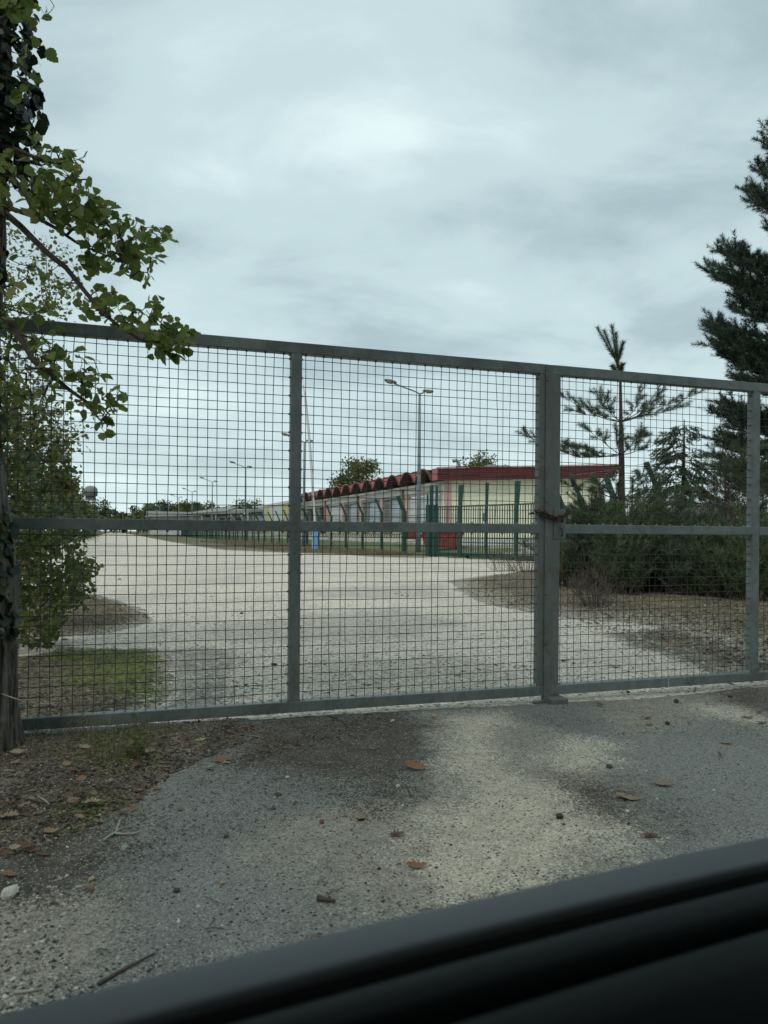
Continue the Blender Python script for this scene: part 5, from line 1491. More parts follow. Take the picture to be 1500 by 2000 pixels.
# the crown above the picture shades the forecourt
rc = np.random.default_rng(31)
cp_ = rc.normal(size=(1500, 3)); cp_ = unit(cp_) * rc.random((1500, 1)) ** 0.33 * (5.2, 4.6, 2.3) + (1.2, -2.6, 7.9)
cp_ = cp_[(cp_[:, 2] > 5.3)]
nod, cpar = mst([(0, 0, 4.6), (0.0, 0.0, 5.6), (0, 0, 6.6), (-0.03, -0.03, 7.4)], cp_[:260], 0.2)
branch_mesh('crown_branches', nod, cpar, 4, M_BARK, tree, 0.008, 2.2, 4, 0.07, 0.2, 6)
ex = np.array([e_[0] for e_ in extra]); es = np.array([e_[1] for e_ in extra])
tag(leaf_cloud('small_leaves', ex, es, M_LBIGC, tree, 21, 0.85, 0.25, 0.4), kind='stuff')
big = np.repeat(cp_, 3, 0) + rc.normal(size=(len(cp_) * 3, 3)) * 0.22
big = big[big[:, 2] > 4.9]
tag(leaf_cloud('crown_leaves', big, 0.10 + 0.10 * rc.random(len(big)), M_LBIGC, tree, 22, 0.85, 0.2, 0.3), kind='stuff')

# ------------------------------------------------------------------ broadleaf shrubs behind the gate
def shrub(name, label, base, polys, depth, leaf_n, leaf_s, mat, node_n, cat='shrub', seed=1, per=1.0, aspect=0.75, bark=None, tip=0.0012, group=None, spread=0.10, up0=0.3, straight=0.15):
    base = Vector(base)
    r = empty(name, base, label, cat, group)
    nodes = []
    for k, (pl, w) in enumerate(polys): nodes += in_poly_pts(max(4, int(node_n * w)), pl, depth[0], depth[1], seed * 31 + k)
    nodes = [p for p in nodes if p[2] > 0.08]
    rts = [tuple(base + Vector((0, 0, 0.02))), tuple(base + Vector((0.04, 0.02, up0)))]
    N, par = mst(rts, nodes, straight)
    o, _ = branch_mesh('stems', N, par, 2, bark or M_BARK, r, tip, 2.3, 4, 0.03, 0.2, seed)
    o.location = -base
    rr_ = np.random.default_rng(seed + 5)
    pick = rr_.integers(2, len(N), leaf_n)
    # leaves hang along the twig towards its parent too
    t_ = rr_.random((leaf_n, 1)) ** 2
    pp = N[pick] * (1 - t_ * 0.6) + N[np.maximum(par[pick], 0)] * t_ * 0.6 + rr_.normal(size=(leaf_n, 3)) * spread * 0.4
    o = leaf_cloud('foliage', pp, leaf_s[0] + (leaf_s[1] - leaf_s[0]) * rr_.random(leaf_n), mat, r, seed, aspect)
    o.location = -base
    return r
shrub('leafy_shrub', 'dense green hazel-like shrub with some yellow leaves just inside the gate beside the trunk', gnd(62, 1262),
      [([(20, 1040), (120, 1035), (165, 1060), (178, 1110), (150, 1150), (185, 1150), (175, 1175), (130, 1180), (120, 1240), (60, 1270), (20, 1240)], 0.55),
       ([(-60, 720), (40, 740), (80, 820), (130, 880), (150, 940), (172, 1040), (20, 1040), (-60, 1040)], 0.55)], (6.3, 7.8), 3900, (0.035, 0.072), M_LSHRUB, 420, seed=2, tip=0.0014)
shrub('tall_shrub', 'tall thin-stemmed shrub with sparse pale leaves rising behind the gate top rail', at(-40, 1250, 7.9) * 1.0 + Vector((0, 0, -(at(-40, 1250, 7.9)).z)),
      [([(-60, 430), (40, 440), (150, 480), (160, 560), (130, 640), (60, 650), (-60, 650)], 0.45), ([(-60, 640), (70, 650), (110, 760), (150, 800), (175, 860), (120, 900), (-60, 860)], 0.55)],
      (6.2, 7.6), 2700, (0.024, 0.05), M_LPALE, 420, seed=3, per=1, tip=0.0012, spread=0.12)
shrub('twiggy_shrub', 'small shrub with reaching leafy twigs over the gravel behind the gate', gnd(150, 1200),
      [([(100, 1085), (170, 1085), (225, 1100), (190, 1120), (185, 1160), (150, 1170), (110, 1190)], 1.0)], (8.6, 9.6), 300, (0.04, 0.085), M_LSHRUB, 70, seed=4, tip=0.0014, spread=0.04)
shrub('leafy_shrub', 'dark leafy shrub filling the gap below the ivy tree, behind the bottom mesh bay', gnd(-30, 1230),
      [([(-200, 980), (60, 960), (110, 1060), (90, 1200), (40, 1250), (-200, 1240)], 1.0)], (7.6, 9.2), 1800, (0.045, 0.08), M_LSHRUB, 200, seed=6, tip=0.0014)
# roadside trees on the far side of the road, each its own thing
def far_tree(name, label, base, H, Wd, mat, leaf, n, seed, group=None, low=0.12, clumps=16, cat='tree'):
    r = empty(name, base, label, cat, group)
    rr_ = np.random.default_rng(seed)
    c = unit(rr_.normal(size=(clumps, 3))) * rr_.random((clumps, 1)) ** 0.4
    cz = low * H + (c[:, 2] * 0.5 + 0.5) ** 0.9 * (H * (1 - low) * 0.9) + 0.05 * H
    wz = np.sin(np.clip((cz / H - low * 0.4) / 1.02, 0.02, 1) * math.pi) ** 0.6
    c = np.stack([c[:, 0] * Wd * 0.5 * wz, c[:, 1] * Wd * 0.5 * wz, cz], 1)
    cs = (0.10 + 0.13 * rr_.random(clumps)) * H
    k = rr_.integers(0, clumps, n)
    d = unit(rr_.normal(size=(n, 3))) * rr_.random((n, 1)) ** 0.45
    p = c[k] + d * cs[k][:, None] * (1, 1, 0.8)
    p = p[p[:, 2] > 0.05 * H]
    leaf_cloud('crown', p, leaf * (0.6 + 0.8 * rr_.random(len(p))), mat, r, seed, 0.8, 0.2, 0.2)
    mb = MB(); top = H * 0.75
    mb.tube([(0, 0, -0.1), (0.02 * H, 0, H * 0.3), (-0.01 * H, 0.01 * H, top)], [0.022 * H, 0.016 * H, 0.004 * H], 6)
    for q in range(6):
        e_ = c[q]; z0 = max(0.15 * H, e_[2] * 0.55)
        mb.tube([(0, 0, z0), tuple(np.array([e_[0] * 0.5, e_[1] * 0.5, (z0 + e_[2]) / 2])), tuple(e_)], [0.009 * H, 0.006 * H, 0.003 * H], 4)
    mb.build('trunk', M_BARK, r)
    return r
rt = random.Random(4)
for i, (x, Y, H, Wd) in enumerate([(92, 62, 7.4, 6.5), (112, 82, 7.6, 7), (126, 104, 8.0, 8), (137, 128, 8.4, 8), (148, 156, 8.4, 9), (156, 190, 9, 10), (60, 48, 6.8, 6), (20, 38, 6.5, 6)]):
    b = at(x, 1036, Y); b.z = 0
    far_tree('roadside_tree', 'rounded green tree in the hedge along the far side of the road', b, H, Wd, M_FAR if i % 2 else M_LSHRUB, 0.16 + Y * 0.0022, 1500, 200 + i, 'trees along the far side of the road', 0.03)
# unseen woodland edge behind the camera, added to darken gate faces and foreground
wood = None
for i, (x, y, H) in enumerate([(-21, -8, 13), (-14.5, -11, 14.5), (-8, -9.5, 13), (-2.5, -12, 15), (4, -10, 14), (10, -11.5, 13.5), (16.5, -9, 14), (23, -11, 13), (-18, -16, 15), (-6, -17, 16), (7, -17, 16), (19, -17, 15)]):
    if wood is None: wood = o = far_tree('shade_oak', 'unseen oak tree added behind the car to shade the gate and forecourt', (x, y, 0), 14, 9.5, M_FAR, 0.42, 3200, 290, 'unseen oaks added for shade', 0.12, 26)
    else: o = copy_tree(wood)
    o.location = (x, y, 0); o.rotation_euler.z = i * 1.7; o.scale = (H / 14,) * 3
# treeline at the end of the road
tl = [(150, 300, 13), (166, 320, 15), (186, 330, 14.5), (205, 340, 11.5), (222, 350, 10), (240, 350, 9.5), (255, 345, 10.5), (270, 330, 12), (286, 325, 11.5), (303, 320, 13.5), (322, 310, 13), (340, 310, 12.5),
      (357, 300, 12.5), (373, 300, 12), (412, 300, 12), (430, 295, 12), (446, 290, 12.5), (500, 280, 12), (520, 270, 10.5), (540, 260, 10.5), (195, 420, 15), (280, 420, 13), (350, 400, 14), (420, 380, 14), (120, 260, 12), (100, 240, 13)]
for i, (x, Y, H) in enumerate(tl):
    b = at(x, 1037, Y); b.z = 0
    far_tree('treeline_tree', 'tree in the distant dark treeline closing off the road', b, H * 1.12, H * rt.uniform(1.2, 1.8), M_FAR if i % 3 else M_FARY, 0.75, 1500, 300 + i, 'trees of the distant treeline', 0.02, 12)
b = at(393, 1038, 255); b.z = 0
far_tree('round_tree', 'dark round-headed tree standing above the roof of the low shed', b, 12.6, 11, M_FAR, 0.5, 1500, 351, None, 0.15)
b = at(478, 1039, 235); b.z = 0
far_tree('broad_tree', 'broad dark tree above the sagging shed roof', b, 12.4, 17, M_FAR, 0.5, 1600, 352, None, 0.05)
b = at(702, 1041, 150); b.z = 0
far_tree('poplar_tree', 'yellowing tree rising behind the scalloped warehouse roof', b, 17.2, 10.5, M_FARY, 0.42, 5600, 353, None, 0.25, 22)
b = at(738, 1041, 160); b.z = 0
far_tree('small_poplar', 'small yellowing tree tip beside the larger tree behind the warehouse roof', b, 13.2, 4, M_FARY, 0.4, 1100, 354, None, 0.3, 8)
b = at(938, 1042, 130); b.z = 0
far_tree('poplar_tree', 'yellowing tree top behind the warehouse roof vent and metal unit', b, 15.3, 6.5, M_FARY, 0.36, 3600, 355, None, 0.3, 16)

# ------------------------------------------------------------------ conifers
def conifer(name, label, base, trunk, branches, mat, bark, nlen, nwid, per, shoots, seed, shoot_len=0.28, cat='pine tree', spread=0.9, droop=0.0, flat=False, extra=()):
    """trunk: [(x,y,z,r)] local; branches: list of polylines (local); shoots along each branch carry needle brushes"""
    r = empty(name, base, label, cat)
    rr_ = np.random.default_rng(seed)
    mb = MB(); mb.tube([Vector(t_[:3]) for t_ in trunk], [t_[3] for t_ in trunk], 9)
    mb.build('trunk', bark, r, True)
    mb = MB(); SB, ST = [], []
    for pl in branches:
        P = [Vector(p) for p in pl]; n = len(P)
        L = sum((P[i + 1] - P[i]).length for i in range(n - 1))
        r0 = 0.005 + 0.005 * L
        mb.tube(P, [r0 * (1 - 0.75 * i / (n - 1)) for i in range(n)], 5)
        m_ = max(2, int(shoots * L))
        for k in range(m_):
            f_ = 0.30 + 0.70 * (k + 0.5 * rr_.random()) / m_
            g = f_ * (n - 1); i = min(int(g), n - 2); p = P[i].lerp(P[i + 1], g - i); t = (P[i + 1] - P[i]).normalized()
            sd = t.cross(Z)
            sd = sd.normalized() if sd.length > 0.05 else Vector((1, 0, 0))
            if flat: d = t * rr_.uniform(0.5, 1.0) + sd * (1 if k % 2 else -1) * rr_.uniform(0.5, 1.1) + Z * rr_.uniform(-0.35, 0.05)
            else: d = t * rr_.uniform(0.4, 1.1) + sd * rr_.normal() * spread + Z * (rr_.random() * 1.0 - 0.15)
            d.normalize(); sl = shoot_len * rr_.uniform(0.55, 1.15) * (1.15 - 0.4 * f_ if flat else 1)
            q = p + d * sl + Z * (-droop * sl if flat else 0.10 * sl)
            mb.tube([p, q], [0.005, 0.0025], 3, False)
            SB.append(p); ST.append(q)
        SB.append(P[-2].lerp(P[-1], 0.3)); ST.append(P[-1] + (P[-1] - P[-2]).normalized() * shoot_len * 0.6)
    for p, q in extra:
        mb.tube([p, q], [0.010, 0.004], 4, False)
        for k in range(5): SB.append(p.lerp(q, 0.04)); ST.append(q)
    mb.build('branches', bark, r, True)
    SB = np.array([tuple(p) for p in SB]); ST = np.array([tuple(p) for p in ST]); n = len(SB)
    k = np.repeat(np.arange(n), per); m_ = len(k)
    f_ = (0.15 + 0.85 * rr_.random((m_, 1)))
    b0 = SB[k] + (ST[k] - SB[k]) * f_
    ax = unit(ST[k] - SB[k])
    rad = rr_.normal(size=(m_, 3)); rad = unit(rad - ax * (rad * ax).sum(1, keepdims=True))
    fw = 0.55 + 0.5 * rr_.random((m_, 1)) + 0.8 * np.clip(f_ - 0.75, 0, 1)
    tip = b0 + unit(ax * fw + rad * 0.9) * (nlen * (0.7 + 0.5 * rr_.random((m_, 1))))
    v, f = needle_cloud(b0, tip, nwid)
    link('needles', np_mesh('needles', v, f), mat, r)
    return r
def whorl_branches(trunkfun, z, n, L, rise, seed, curve=0.5, jitter=0.2, a0=0.0):
    rr_ = random.Random(seed); out = []
    for k in range(n):
        an = a0 + 2 * math.pi * k / n + rr_.uniform(-0.35, 0.35); l = L * rr_.uniform(1 - jitter, 1 + jitter)
        p0 = trunkfun(z); d = Vector((math.cos(an), math.sin(an), 0))
        pts = [p0 + d * l * f + Z * (rise * l * (f ** (1 + curve)) + rr_.uniform(-0.02, 0.02) * l) for f in (0, 0.3, 0.6, 0.85, 1.0)]
        out.append(pts)
    return out
# young pine: branch tips taken from the photograph, with real depth front and back
pb = gnd(1212, 1170); PY = pb.y
pt_trunk = [(-0.02, 0, -0.1, 0.085), (0, 0, 0.3, 0.075), (0.01, 0, 1.5, 0.066), (0.0, 0, 2.6, 0.055), (-0.02, 0, 3.4, 0.036), (-0.035, 0, 4.1, 0.026), (-0.055, 0, 4.45, 0.014)]
def L_(x, y, dy=0.0): return at(x, y, PY + dy) - pb
yb = []
T1, T2, T3 = (1212, 888), (1213, 824), (1213, 975)
for root, tips in ((T2, [((1160, 805), (1096, 772), 0.5), ((1165, 812), (1118, 800), -0.6), ((1185, 800), (1165, 768), 0.7), ((1195, 805), (1180, 775), -0.3), ((1270, 800), (1372, 764), 0.3), ((1262, 795), (1288, 768), -0.5), ((1240, 800), (1248, 765), 0.6), ((1250, 812), (1330, 795), -0.7)]),
                   (T1, [((1130, 893), (1022, 848), -0.7), ((1150, 880), (1110, 868), 0.5), ((1175, 860), (1150, 838), -0.4), ((1160, 890), (1090, 870), -0.9), ((1245, 880), (1290, 862), 0.6), ((1235, 870), (1252, 848), -0.5), ((1240, 860), (1262, 850), 0.9), ((1205, 870), (1205, 845), -0.7)]),
                   (T3, [((1165, 960), (1105, 945), -0.8), ((1170, 990), (1100, 1000), 0.4), ((1205, 960), (1200, 930), -0.5), ((1245, 950), (1258, 915), 0.5), ((1260, 980), (1330, 985), -0.6), ((1180, 950), (1160, 935), 0.7)]),
                   ((1212, 1040), [((1150, 1020), (1100, 1000), -0.7), ((1150, 1060), (1090, 1060), 0.5), ((1270, 1030), (1330, 1020), -0.6), ((1280, 1060), (1350, 1060), 0.4)])):
    a_ = L_(*root)
    for (mx, my), (tx, ty), dy in tips:
        m_, e_ = L_(mx, my, dy * 0.5), L_(tx, ty, dy)
        yb.append([a_, a_.lerp(m_, 0.5) - Z * 0.02, m_, m_.lerp(e_, 0.5) - Z * 0.03, e_])
lead = [(L_(1209, 730), L_(1204, 690, 0.05)), (L_(1209, 735), L_(1196, 715, 0.1)), (L_(1209, 735), L_(1216, 712, -0.1))]
for (tx, ty, dy) in ((1167, 640, 0.1), (1180, 646, -0.15), (1195, 636, 0.0), (1203, 650, 0.12), (1217, 668, -0.1)):
    lead.append((L_(1206, 712), L_(tx, ty, dy)))
conifer('young_pine', 'young pine with bare trunk between whorls and a tufted leader above the gate rail', pb, pt_trunk, yb, M_NPINE, M_BARKP, 0.095, 0.0048, 150, 9, 71, 0.26, extra=lead)
# leader needles need bare gaps: nothing more to add
# fir with drooping flat sprays
fb = at(1332, 1150, 16.2); fb.z = 0.05
fbr = []
rf = random.Random(8)
Hf = 3.75
z = 0.5; k = 0
while z < Hf - 0.15:
    Lr = 1.45 * (1 - (z / Hf)) ** 0.75 + 0.10
    for q in range(rf.choice((4, 7, 10))):
        an = rf.uniform(0, 6.283); l = Lr * rf.choice((0.45, 0.7, 0.85, 1.0, 1.25)) * rf.uniform(0.85, 1.15)
        rf_a, rf_b = rf.uniform(0.0, 0.5), rf.uniform(0.2, 0.6); d = Vector((math.cos(an), math.sin(an), 0)); p0 = Vector((0, 0, z + rf.uniform(-0.08, 0.08)))
        fbr.append([p0 + d * l * f_ + Z * l * (rf_a * f_ - rf_b * f_ * f_) for f_ in (0, 0.35, 0.7, 1.0)])
    z += 0.17; k += 1
conifer('fir_tree', 'dark green fir with drooping sprays between the young pine and the large pine', fb, [(0, 0, -0.1, 0.07), (0, 0, 1.5, 0.05), (0.02, 0, 3.0, 0.03), (0.02, 0, Hf, 0.01)], fbr, M_NFIR, M_BARKP, 0.045, 0.012, 60, 15, 81, 0.27, 'fir tree', 0.9, 0.35, True)
# large pine at the picture edge
bb_ = at(1640, 1200, 19.0); bb_.z = 0
big_tr = [(0, 0, -0.1, 0.24), (0, 0, 2, 0.21), (-0.05, 0, 5, 0.17), (-0.1, 0, 8, 0.12), (-0.15, 0, 11, 0.07), (-0.2, 0, 13.6, 0.03)]
def B_(x, y, dy=0.0): return at(x, y, 19.0 + dy) - bb_
bbr = []
rb = random.Random(15)
def tier(ytip, xtip, yroot, dys):
    for dy in dys:
        x_ = xtip + abs(dy) * 16 + rb.uniform(-6, 14); e_ = B_(x_, ytip + rb.uniform(-8, 8), dy)
        zr = B_(1640, yroot).z; a_ = Vector((-0.1, 0, zr + rb.uniform(-0.15, 0.15)))
        m_ = a_.lerp(e_, 0.5) + Z * rb.uniform(-0.15, 0.1) + Vector((0, dy * 0.15, 0))
        bbr.append([a_, a_.lerp(m_, 0.5), m_, m_.lerp(e_, 0.5) - Z * 0.05, e_])
for (yt, xt, yr) in ((250, 1488, 330), (285, 1486, 350), (330, 1470, 420), (375, 1452, 450), (395, 1452, 460), (450, 1492, 500), (485, 1402, 580), (500, 1420, 600), (525, 1376, 620), (545, 1392, 630), (575, 1425, 650), (605, 1420, 660), (635, 1368, 720),
                     (650, 1376, 730), (668, 1380, 740), (690, 1398, 760), (715, 1425, 770), (735, 1424, 790), (760, 1450, 800), (795, 1386, 850), (805, 1400, 860), (830, 1410, 880), (850, 1390, 900), (870, 1396, 910), (900, 1392, 940), (925, 1400, 960), (950, 1425, 980)):
    tier(yt, xt, yr, (-1.5, -0.8, -0.1, 0.7))
for k in range(120):          # the rest of the crown, all round
    z = 2.2 + 11 * rb.random(); an = rb.uniform(-1.9, 1.9); l = (3.4 * (1 - z / 14.5) ** 0.7 + 0.3) * rb.uniform(0.6, 1.0)
    d = Vector((math.cos(an), math.sin(an), 0)); p0 = Vector((-0.1, 0, z))
    bbr.append([p0 + d * l * f_ + Z * l * (0.05 + 0.22 * f_ * f_) for f_ in (0, 0.3, 0.6, 0.85, 1.0)])
conifer('large_pine', 'large dark pine with tiered branches at the picture edge', bb_, big_tr, bbr, M_NDARK, M_BARKP, 0.12, 0.012, 88, 9.5, 91, 0.40)
# pine saplings rising out of the broom
for k, (px, Y, H_, lab) in enumerate(((1160, 15.4, 2.0, 'pine sapling rising out of the broom between meeting stiles and young pine'), (1232, 15.2, 2.3, 'pine sapling tip between the young pine trunk and the fir'), (1318, 14.6, 2.15, 'pine sapling standing in front of the fir'), (1462, 15.2, 3.1, 'tall shaggy pine sapling behind the bolted gate post'), (1415, 15.8, 2.8, 'shaggy pine sapling merging into the large pine beside the fir'), (1105, 16.5, 1.7, 'pine sapling half hidden behind the lock plate'))):
    b = at(px, 1120, Y); b.z = 0.05
    tf_ = lambda z: Vector((0, 0, z)); br_ = []
    z = 0.5; q = 0
    while z < H_ - 0.2:
        br_ += whorl_branches(tf_, z, 6, 0.75 * (1 - z / H_) ** 0.6 + 0.12, 0.45, 500 + k * 20 + q, 0.6, 0.35, q * 0.5); z += 0.34; q += 1
    conifer('pine_sapling', lab, b, [(0, 0, -0.1, 0.04), (0, 0, H_ * 0.5, 0.03), (0.02, 0, H_, 0.008)], br_, M_NPINE, M_BARKP, 0.10, 0.006, 80, 9, 600 + k, 0.22, extra=[(Vector((0.02, 0, H_ - 0.35)), Vector((0.02, 0, H_ + 0.05)))])
# small pine among the shrubs by the road
sb = at(28, 1200, 11.0); sb.z = 0
tf = lambda z: Vector((0, 0, z))
sbr = []
for k, z in enumerate((0.9, 1.35, 1.8, 2.2, 2.55, 2.9, 3.2)):
    sbr += whorl_branches(tf, z, 7, 0.95 - 0.1 * k, 0.22, 40 + k, 0.6, 0.25, 0.4 * k)
conifer('shrub_pine', 'small long-needled pine among the shrubs behind the gate, tips against the sky', sb, [(0, 0, -0.1, 0.06), (0, 0, 1.5, 0.045), (0, 0, 3.5, 0.015)], sbr, M_NPINE, M_BARKP, 0.13, 0.006, 60, 7, 95, 0.22)

# ------------------------------------------------------------------ dark broom thicket at the foot of the pines
def broom(label, px, Y, H, Wd, n, seed, mat=None, name='broom_bush', sparse=False, bark=None):
    b = at(px, 1150, Y); b.z = float(island_z(np.array([b.x]), np.array([Y]))[0])
    r = empty(name, b, label, 'bush', 'bushes under the pines')
    rr_ = np.random.default_rng(seed)
    mb = MB(); SB, ST = [], []
    for k in range(n):
        an = rr_.uniform(0, 6.283); rad = Wd * 0.5 * rr_.random() ** 0.5
        h = H * (1 - 0.35 * (rad / (Wd * 0.5)) ** 2) * rr_.choice((0.5, 0.75, 0.95, 1.0, 1.25)) * rr_.uniform(0.8, 1.1)
        c0 = Vector((math.cos(an), math.sin(an), 0)); b0 = c0 * rad * 0.45
        p = [b0, b0 + c0 * rad * 0.25 + Z * h * 0.4, c0 * rad * 0.85 + Z * h * 0.75 + Vector((rr_.normal() * 0.04, rr_.normal() * 0.04, 0)), c0 * rad + Z * h + Vector((rr_.normal() * 0.06, rr_.normal() * 0.06, 0))]
        mb.tube(p, [0.007, 0.005, 0.003, 0.0015], 3, False)
        m_ = 7 if not sparse else 7
        for q in range(m_):
            f_ = (0.12 if not sparse else 0.35) + (0.83 if not sparse else 0.6) * rr_.random(); g = f_ * 3; i = min(int(g), 2); s0 = p[i].lerp(p[i + 1], g - i)
            d = Vector((rr_.normal() * 0.5, rr_.normal() * 0.5, 1.0 if not sparse else rr_.normal() * 0.6 + 0.4)).normalized(); s1 = s0 + d * rr_.uniform(0.12, 0.3)
            SB.append(s0); ST.append(s1); mb.tube([s0, s1], [0.003, 0.0015], 3, False)
    mb.build('stems', bark or M_DRYTW, r)
    if not sparse:
        SB = np.array([tuple(p) for p in SB]); ST = np.array([tuple(p) for p in ST])
        per = 46; k = np.repeat(np.arange(len(SB)), per); m_ = len(k)
        b0 = SB[k] + (ST[k] - SB[k]) * rr_.random((m_, 1)); ax = unit(ST[k] - SB[k])
        tip = b0 + unit(ax * 1.2 + rr_.normal(size=(m_, 3)) * 0.6) * (0.06 + 0.08 * rr_.random((m_, 1)))
        v, f = needle_cloud(b0, tip, 0.008)
        link('foliage', np_mesh('foliage', v, f), mat or M_BROOM, r)
    return r
broom('bright green upright broom bush just past the meeting stiles', 1150, 14.6, 1.85, 1.0, 150, 1, M_NPINE)
broom('dark broom bush in front of the young pine trunk', 1218, 13.4, 1.5, 1.2, 150, 2)
broom('dark broom bush between the young pine and the fir', 1278, 13.9, 1.7, 1.1, 150, 3)
broom('low dark bush below the fir sprays', 1345, 13.2, 1.2, 1.3, 130, 4, M_NPINE)
broom('dark bush below the notice board', 1398, 12.8, 1.2, 0.9, 100, 5)
broom('dark bush under the large pine by the gate post', 1470, 12.4, 1.3, 1.4, 150, 6)
broom('broad dark bush behind the fir, filling the gap under the large pine', 1440, 16.5, 1.7, 2.4, 260, 7)
broom('dark bush behind the young pine reaching up to the fence posts', 1250, 17.5, 1.65, 2.2, 240, 8)
broom('dark bush outside the picture edge beside the large pine', 1570, 14.0, 1.7, 1.8, 160, 9)
broom('tangle of bare brown twigs beside the notice board', 1400, 15.0, 2.35, 1.7, 150, 10, name='bare_bush', sparse=True)
broom('tangle of bare brown twigs under the large pine', 1475, 15.4, 2.4, 1.9, 160, 11, name='bare_bush', sparse=True)
broom('bare dry weeds at the tip of the verge beside the meeting stiles', 1030, 21.5, 0.95, 2.2, 60, 12, name='dry_weeds', sparse=True)
broom('bare dry weeds beyond the sliding gate foot', 985, 24.0, 0.75, 1.4, 30, 13, name='dry_weeds', sparse=True)
broom('small yellowish weed clump behind the meeting stiles', 1105, 15.4, 0.7, 0.9, 45, 14, M_LPALE, name='weed_clump')
broom('brown dry stalks in front of the broom bushes', 1165, 11.6, 0.6, 0.9, 45, 15, name='dry_weeds', sparse=True)
o = bpy.data.objects
# rusty leaves on a dead twig bush next to the gate post
db = gnd(1460, 1185)
dr = empty('rusty_leaf_bush', db, 'small bush with hanging rust-brown leaves beside the gate post', 'bush')
tg = in_poly_pts(26, [(1430, 1110), (1478, 1100), (1482, 1175), (1430, 1178)], db.y - 0.3, db.y + 0.2, 5)
N, par = mst([tuple(db), tuple(db + Vector((0, 0, 0.2)))], tg, 0.2)
o, _ = branch_mesh('stems', N, par, 2, M_DRYTW, dr, 0.002, 2.3, 4, 0.01, 0.2, 3); o.location = -db
M_RUSTL = leafmat('rust_leaves', [(0, (0.10, 0.05, 0.024)), (1, (0.19, 0.105, 0.05))], 0.3, 0.7)
o = leaf_cloud('foliage', np.repeat(N[2:], 2, 0) + RNG.normal(size=((len(N) - 2) * 2, 3)) * 0.03, 0.09, M_RUSTL, dr, 3, 0.6, 0.4, 1.0); o.location = -db

# mast and signs glimpsed through the shrubs
mp_ = at(24, 1100, 24.0); mp_.z = 0
ms = empty('white_mast', mp_, 'slender white mast with a red band, glimpsed through the shrubs', 'mast')
zt_ = at(22, 762, 24).z
mb = MB(); mb.tube([(0.05, 0, 0), (0.02, 0, 3.5), (-0.03, 0, zt_)], [0.06, 0.055, 0.045], 8); mb.build('pole', M_WHITE, ms, True)
zr_ = at(24, 798, 24).z
mb = MB(); mb.tube([(0.0, 0, zr_ - 0.12), (-0.005, 0, zr_ + 0.06)], 0.062, 8); mb.build('red_band', M_SKIP, ms, True)
sb_ = at(38, 995, 14.0)
so_ = empty('road_sign', (sb_.x, 14.0, 0), 'red and white sign with a small blue plate below, mostly hidden in the shrubs', 'sign')
mb = MB(); mb.tube([(0, 0.03, 0), (0, 0.03, sb_.z + 0.3)], 0.03, 6); mb.build('pole', M_STEEL, so_, True)
mb = MB(); mb.tube([(0, -0.01, sb_.z), (0, 0.012, sb_.z)], 0.24, 24); mb.build('disc', M_SKIP, so_)
mb = MB(); mb.box((0, -0.016, sb_.z), (0.15, 0.004, 0.035)); mb.build('white_bar', M_WHITE, so_)
zb_ = at(38, 1065, 14).z
mb = MB(); mb.box((0, -0.005, zb_), (0.09, 0.012, 0.09)); mb.build('blue_plate', M_BLUE, so_)
# ================================================================== SINGLE THINGS ON THE GROUND
M_OAK = {}
for nm, c1, c2 in (('orange', (0.28, 0.155, 0.08), (0.21, 0.115, 0.062)), ('tan', (0.30, 0.215, 0.14), (0.24, 0.165, 0.105)), ('brown', (0.165, 0.095, 0.06), (0.12, 0.07, 0.048)), ('pale', (0.38, 0.32, 0.24), (0.30, 0.25, 0.185)),
                   ('yellow', (0.46, 0.43, 0.20), (0.40, 0.36, 0.16)), ('rust', (0.20, 0.105, 0.065), (0.15, 0.08, 0.05))):
    M_OAK[nm] = worn('fallen_leaf_' + nm, c1, c2, 30, 0.75, 0.3)
def oak_leaf(seed, curl, kind='oak'):
    r = random.Random(seed); n = 14; v = []; f = []
    P = lambda t, w: (t - 0.5, w, curl * (1.6 * w * w + 0.55 * (t - 0.5) ** 2) + 0.05 * math.sin(7 * t + seed) * abs(w) * 2 + 0.02 * math.sin(5 * t + seed))
    mid, A, B_ = [], [], []
    for i in range(n + 1):
        t = i / n
        if kind == 'oak': w = 0.26 * math.sin(math.pi * min(1, (0.06 + 0.94 * t) ** 0.8)) * (1.0 + (0.28 if i % 3 == 1 else (-0.30 if i % 3 == 0 else 0.05)))
        elif kind == 'maple': w = 0.44 * math.sin(math.pi * (0.05 + 0.9 * t)) * (1.25 if i % 3 == 1 else 0.6)
        else: w = 0.24 * math.sin(math.pi * (0.03 + 0.94 * t ** 0.9)) * (1 + 0.06 * (i % 2))
        w = max(w, 0.012)
        mid.append(P(t, 0)); A.append(P(t, w * r.uniform(0.85, 1.1))); B_.append(P(t, -w * r.uniform(0.85, 1.1)))
    k = n + 1; v = mid + A + B_
    # mid-blade rows make the curl round
    A2 = [P((a[0] + 0.5), a[1] * 0.55) for a in A]; B2 = [P((a[0] + 0.5), a[1] * 0.55) for a in B_]
    v += A2 + B2
    for i in range(n):
        f += [(i, i + 1, 3 * k + i + 1, 3 * k + i), (3 * k + i, 3 * k + i + 1, k + i + 1, k + i), (i + 1, i, 4 * k + i, 4 * k + i + 1), (4 * k + i + 1, 4 * k + i, 2 * k + i, 2 * k + i + 1)]
    m = MB(); m.v = v; m.f = f
    s0 = v[0]
    m.tube([(s0[0] - 0.16, 0.01, s0[2] + 0.01), s0, (0.45, 0, v[n][2] + 0.006)], [0.012, 0.012, 0.006], 4, False)
    me = bpy.data.meshes.new('fallen_leaf'); me.from_pydata(m.v, [], m.f); me.update(); me.polygons.foreach_set('use_smooth', [True] * len(me.polygons))
    return me
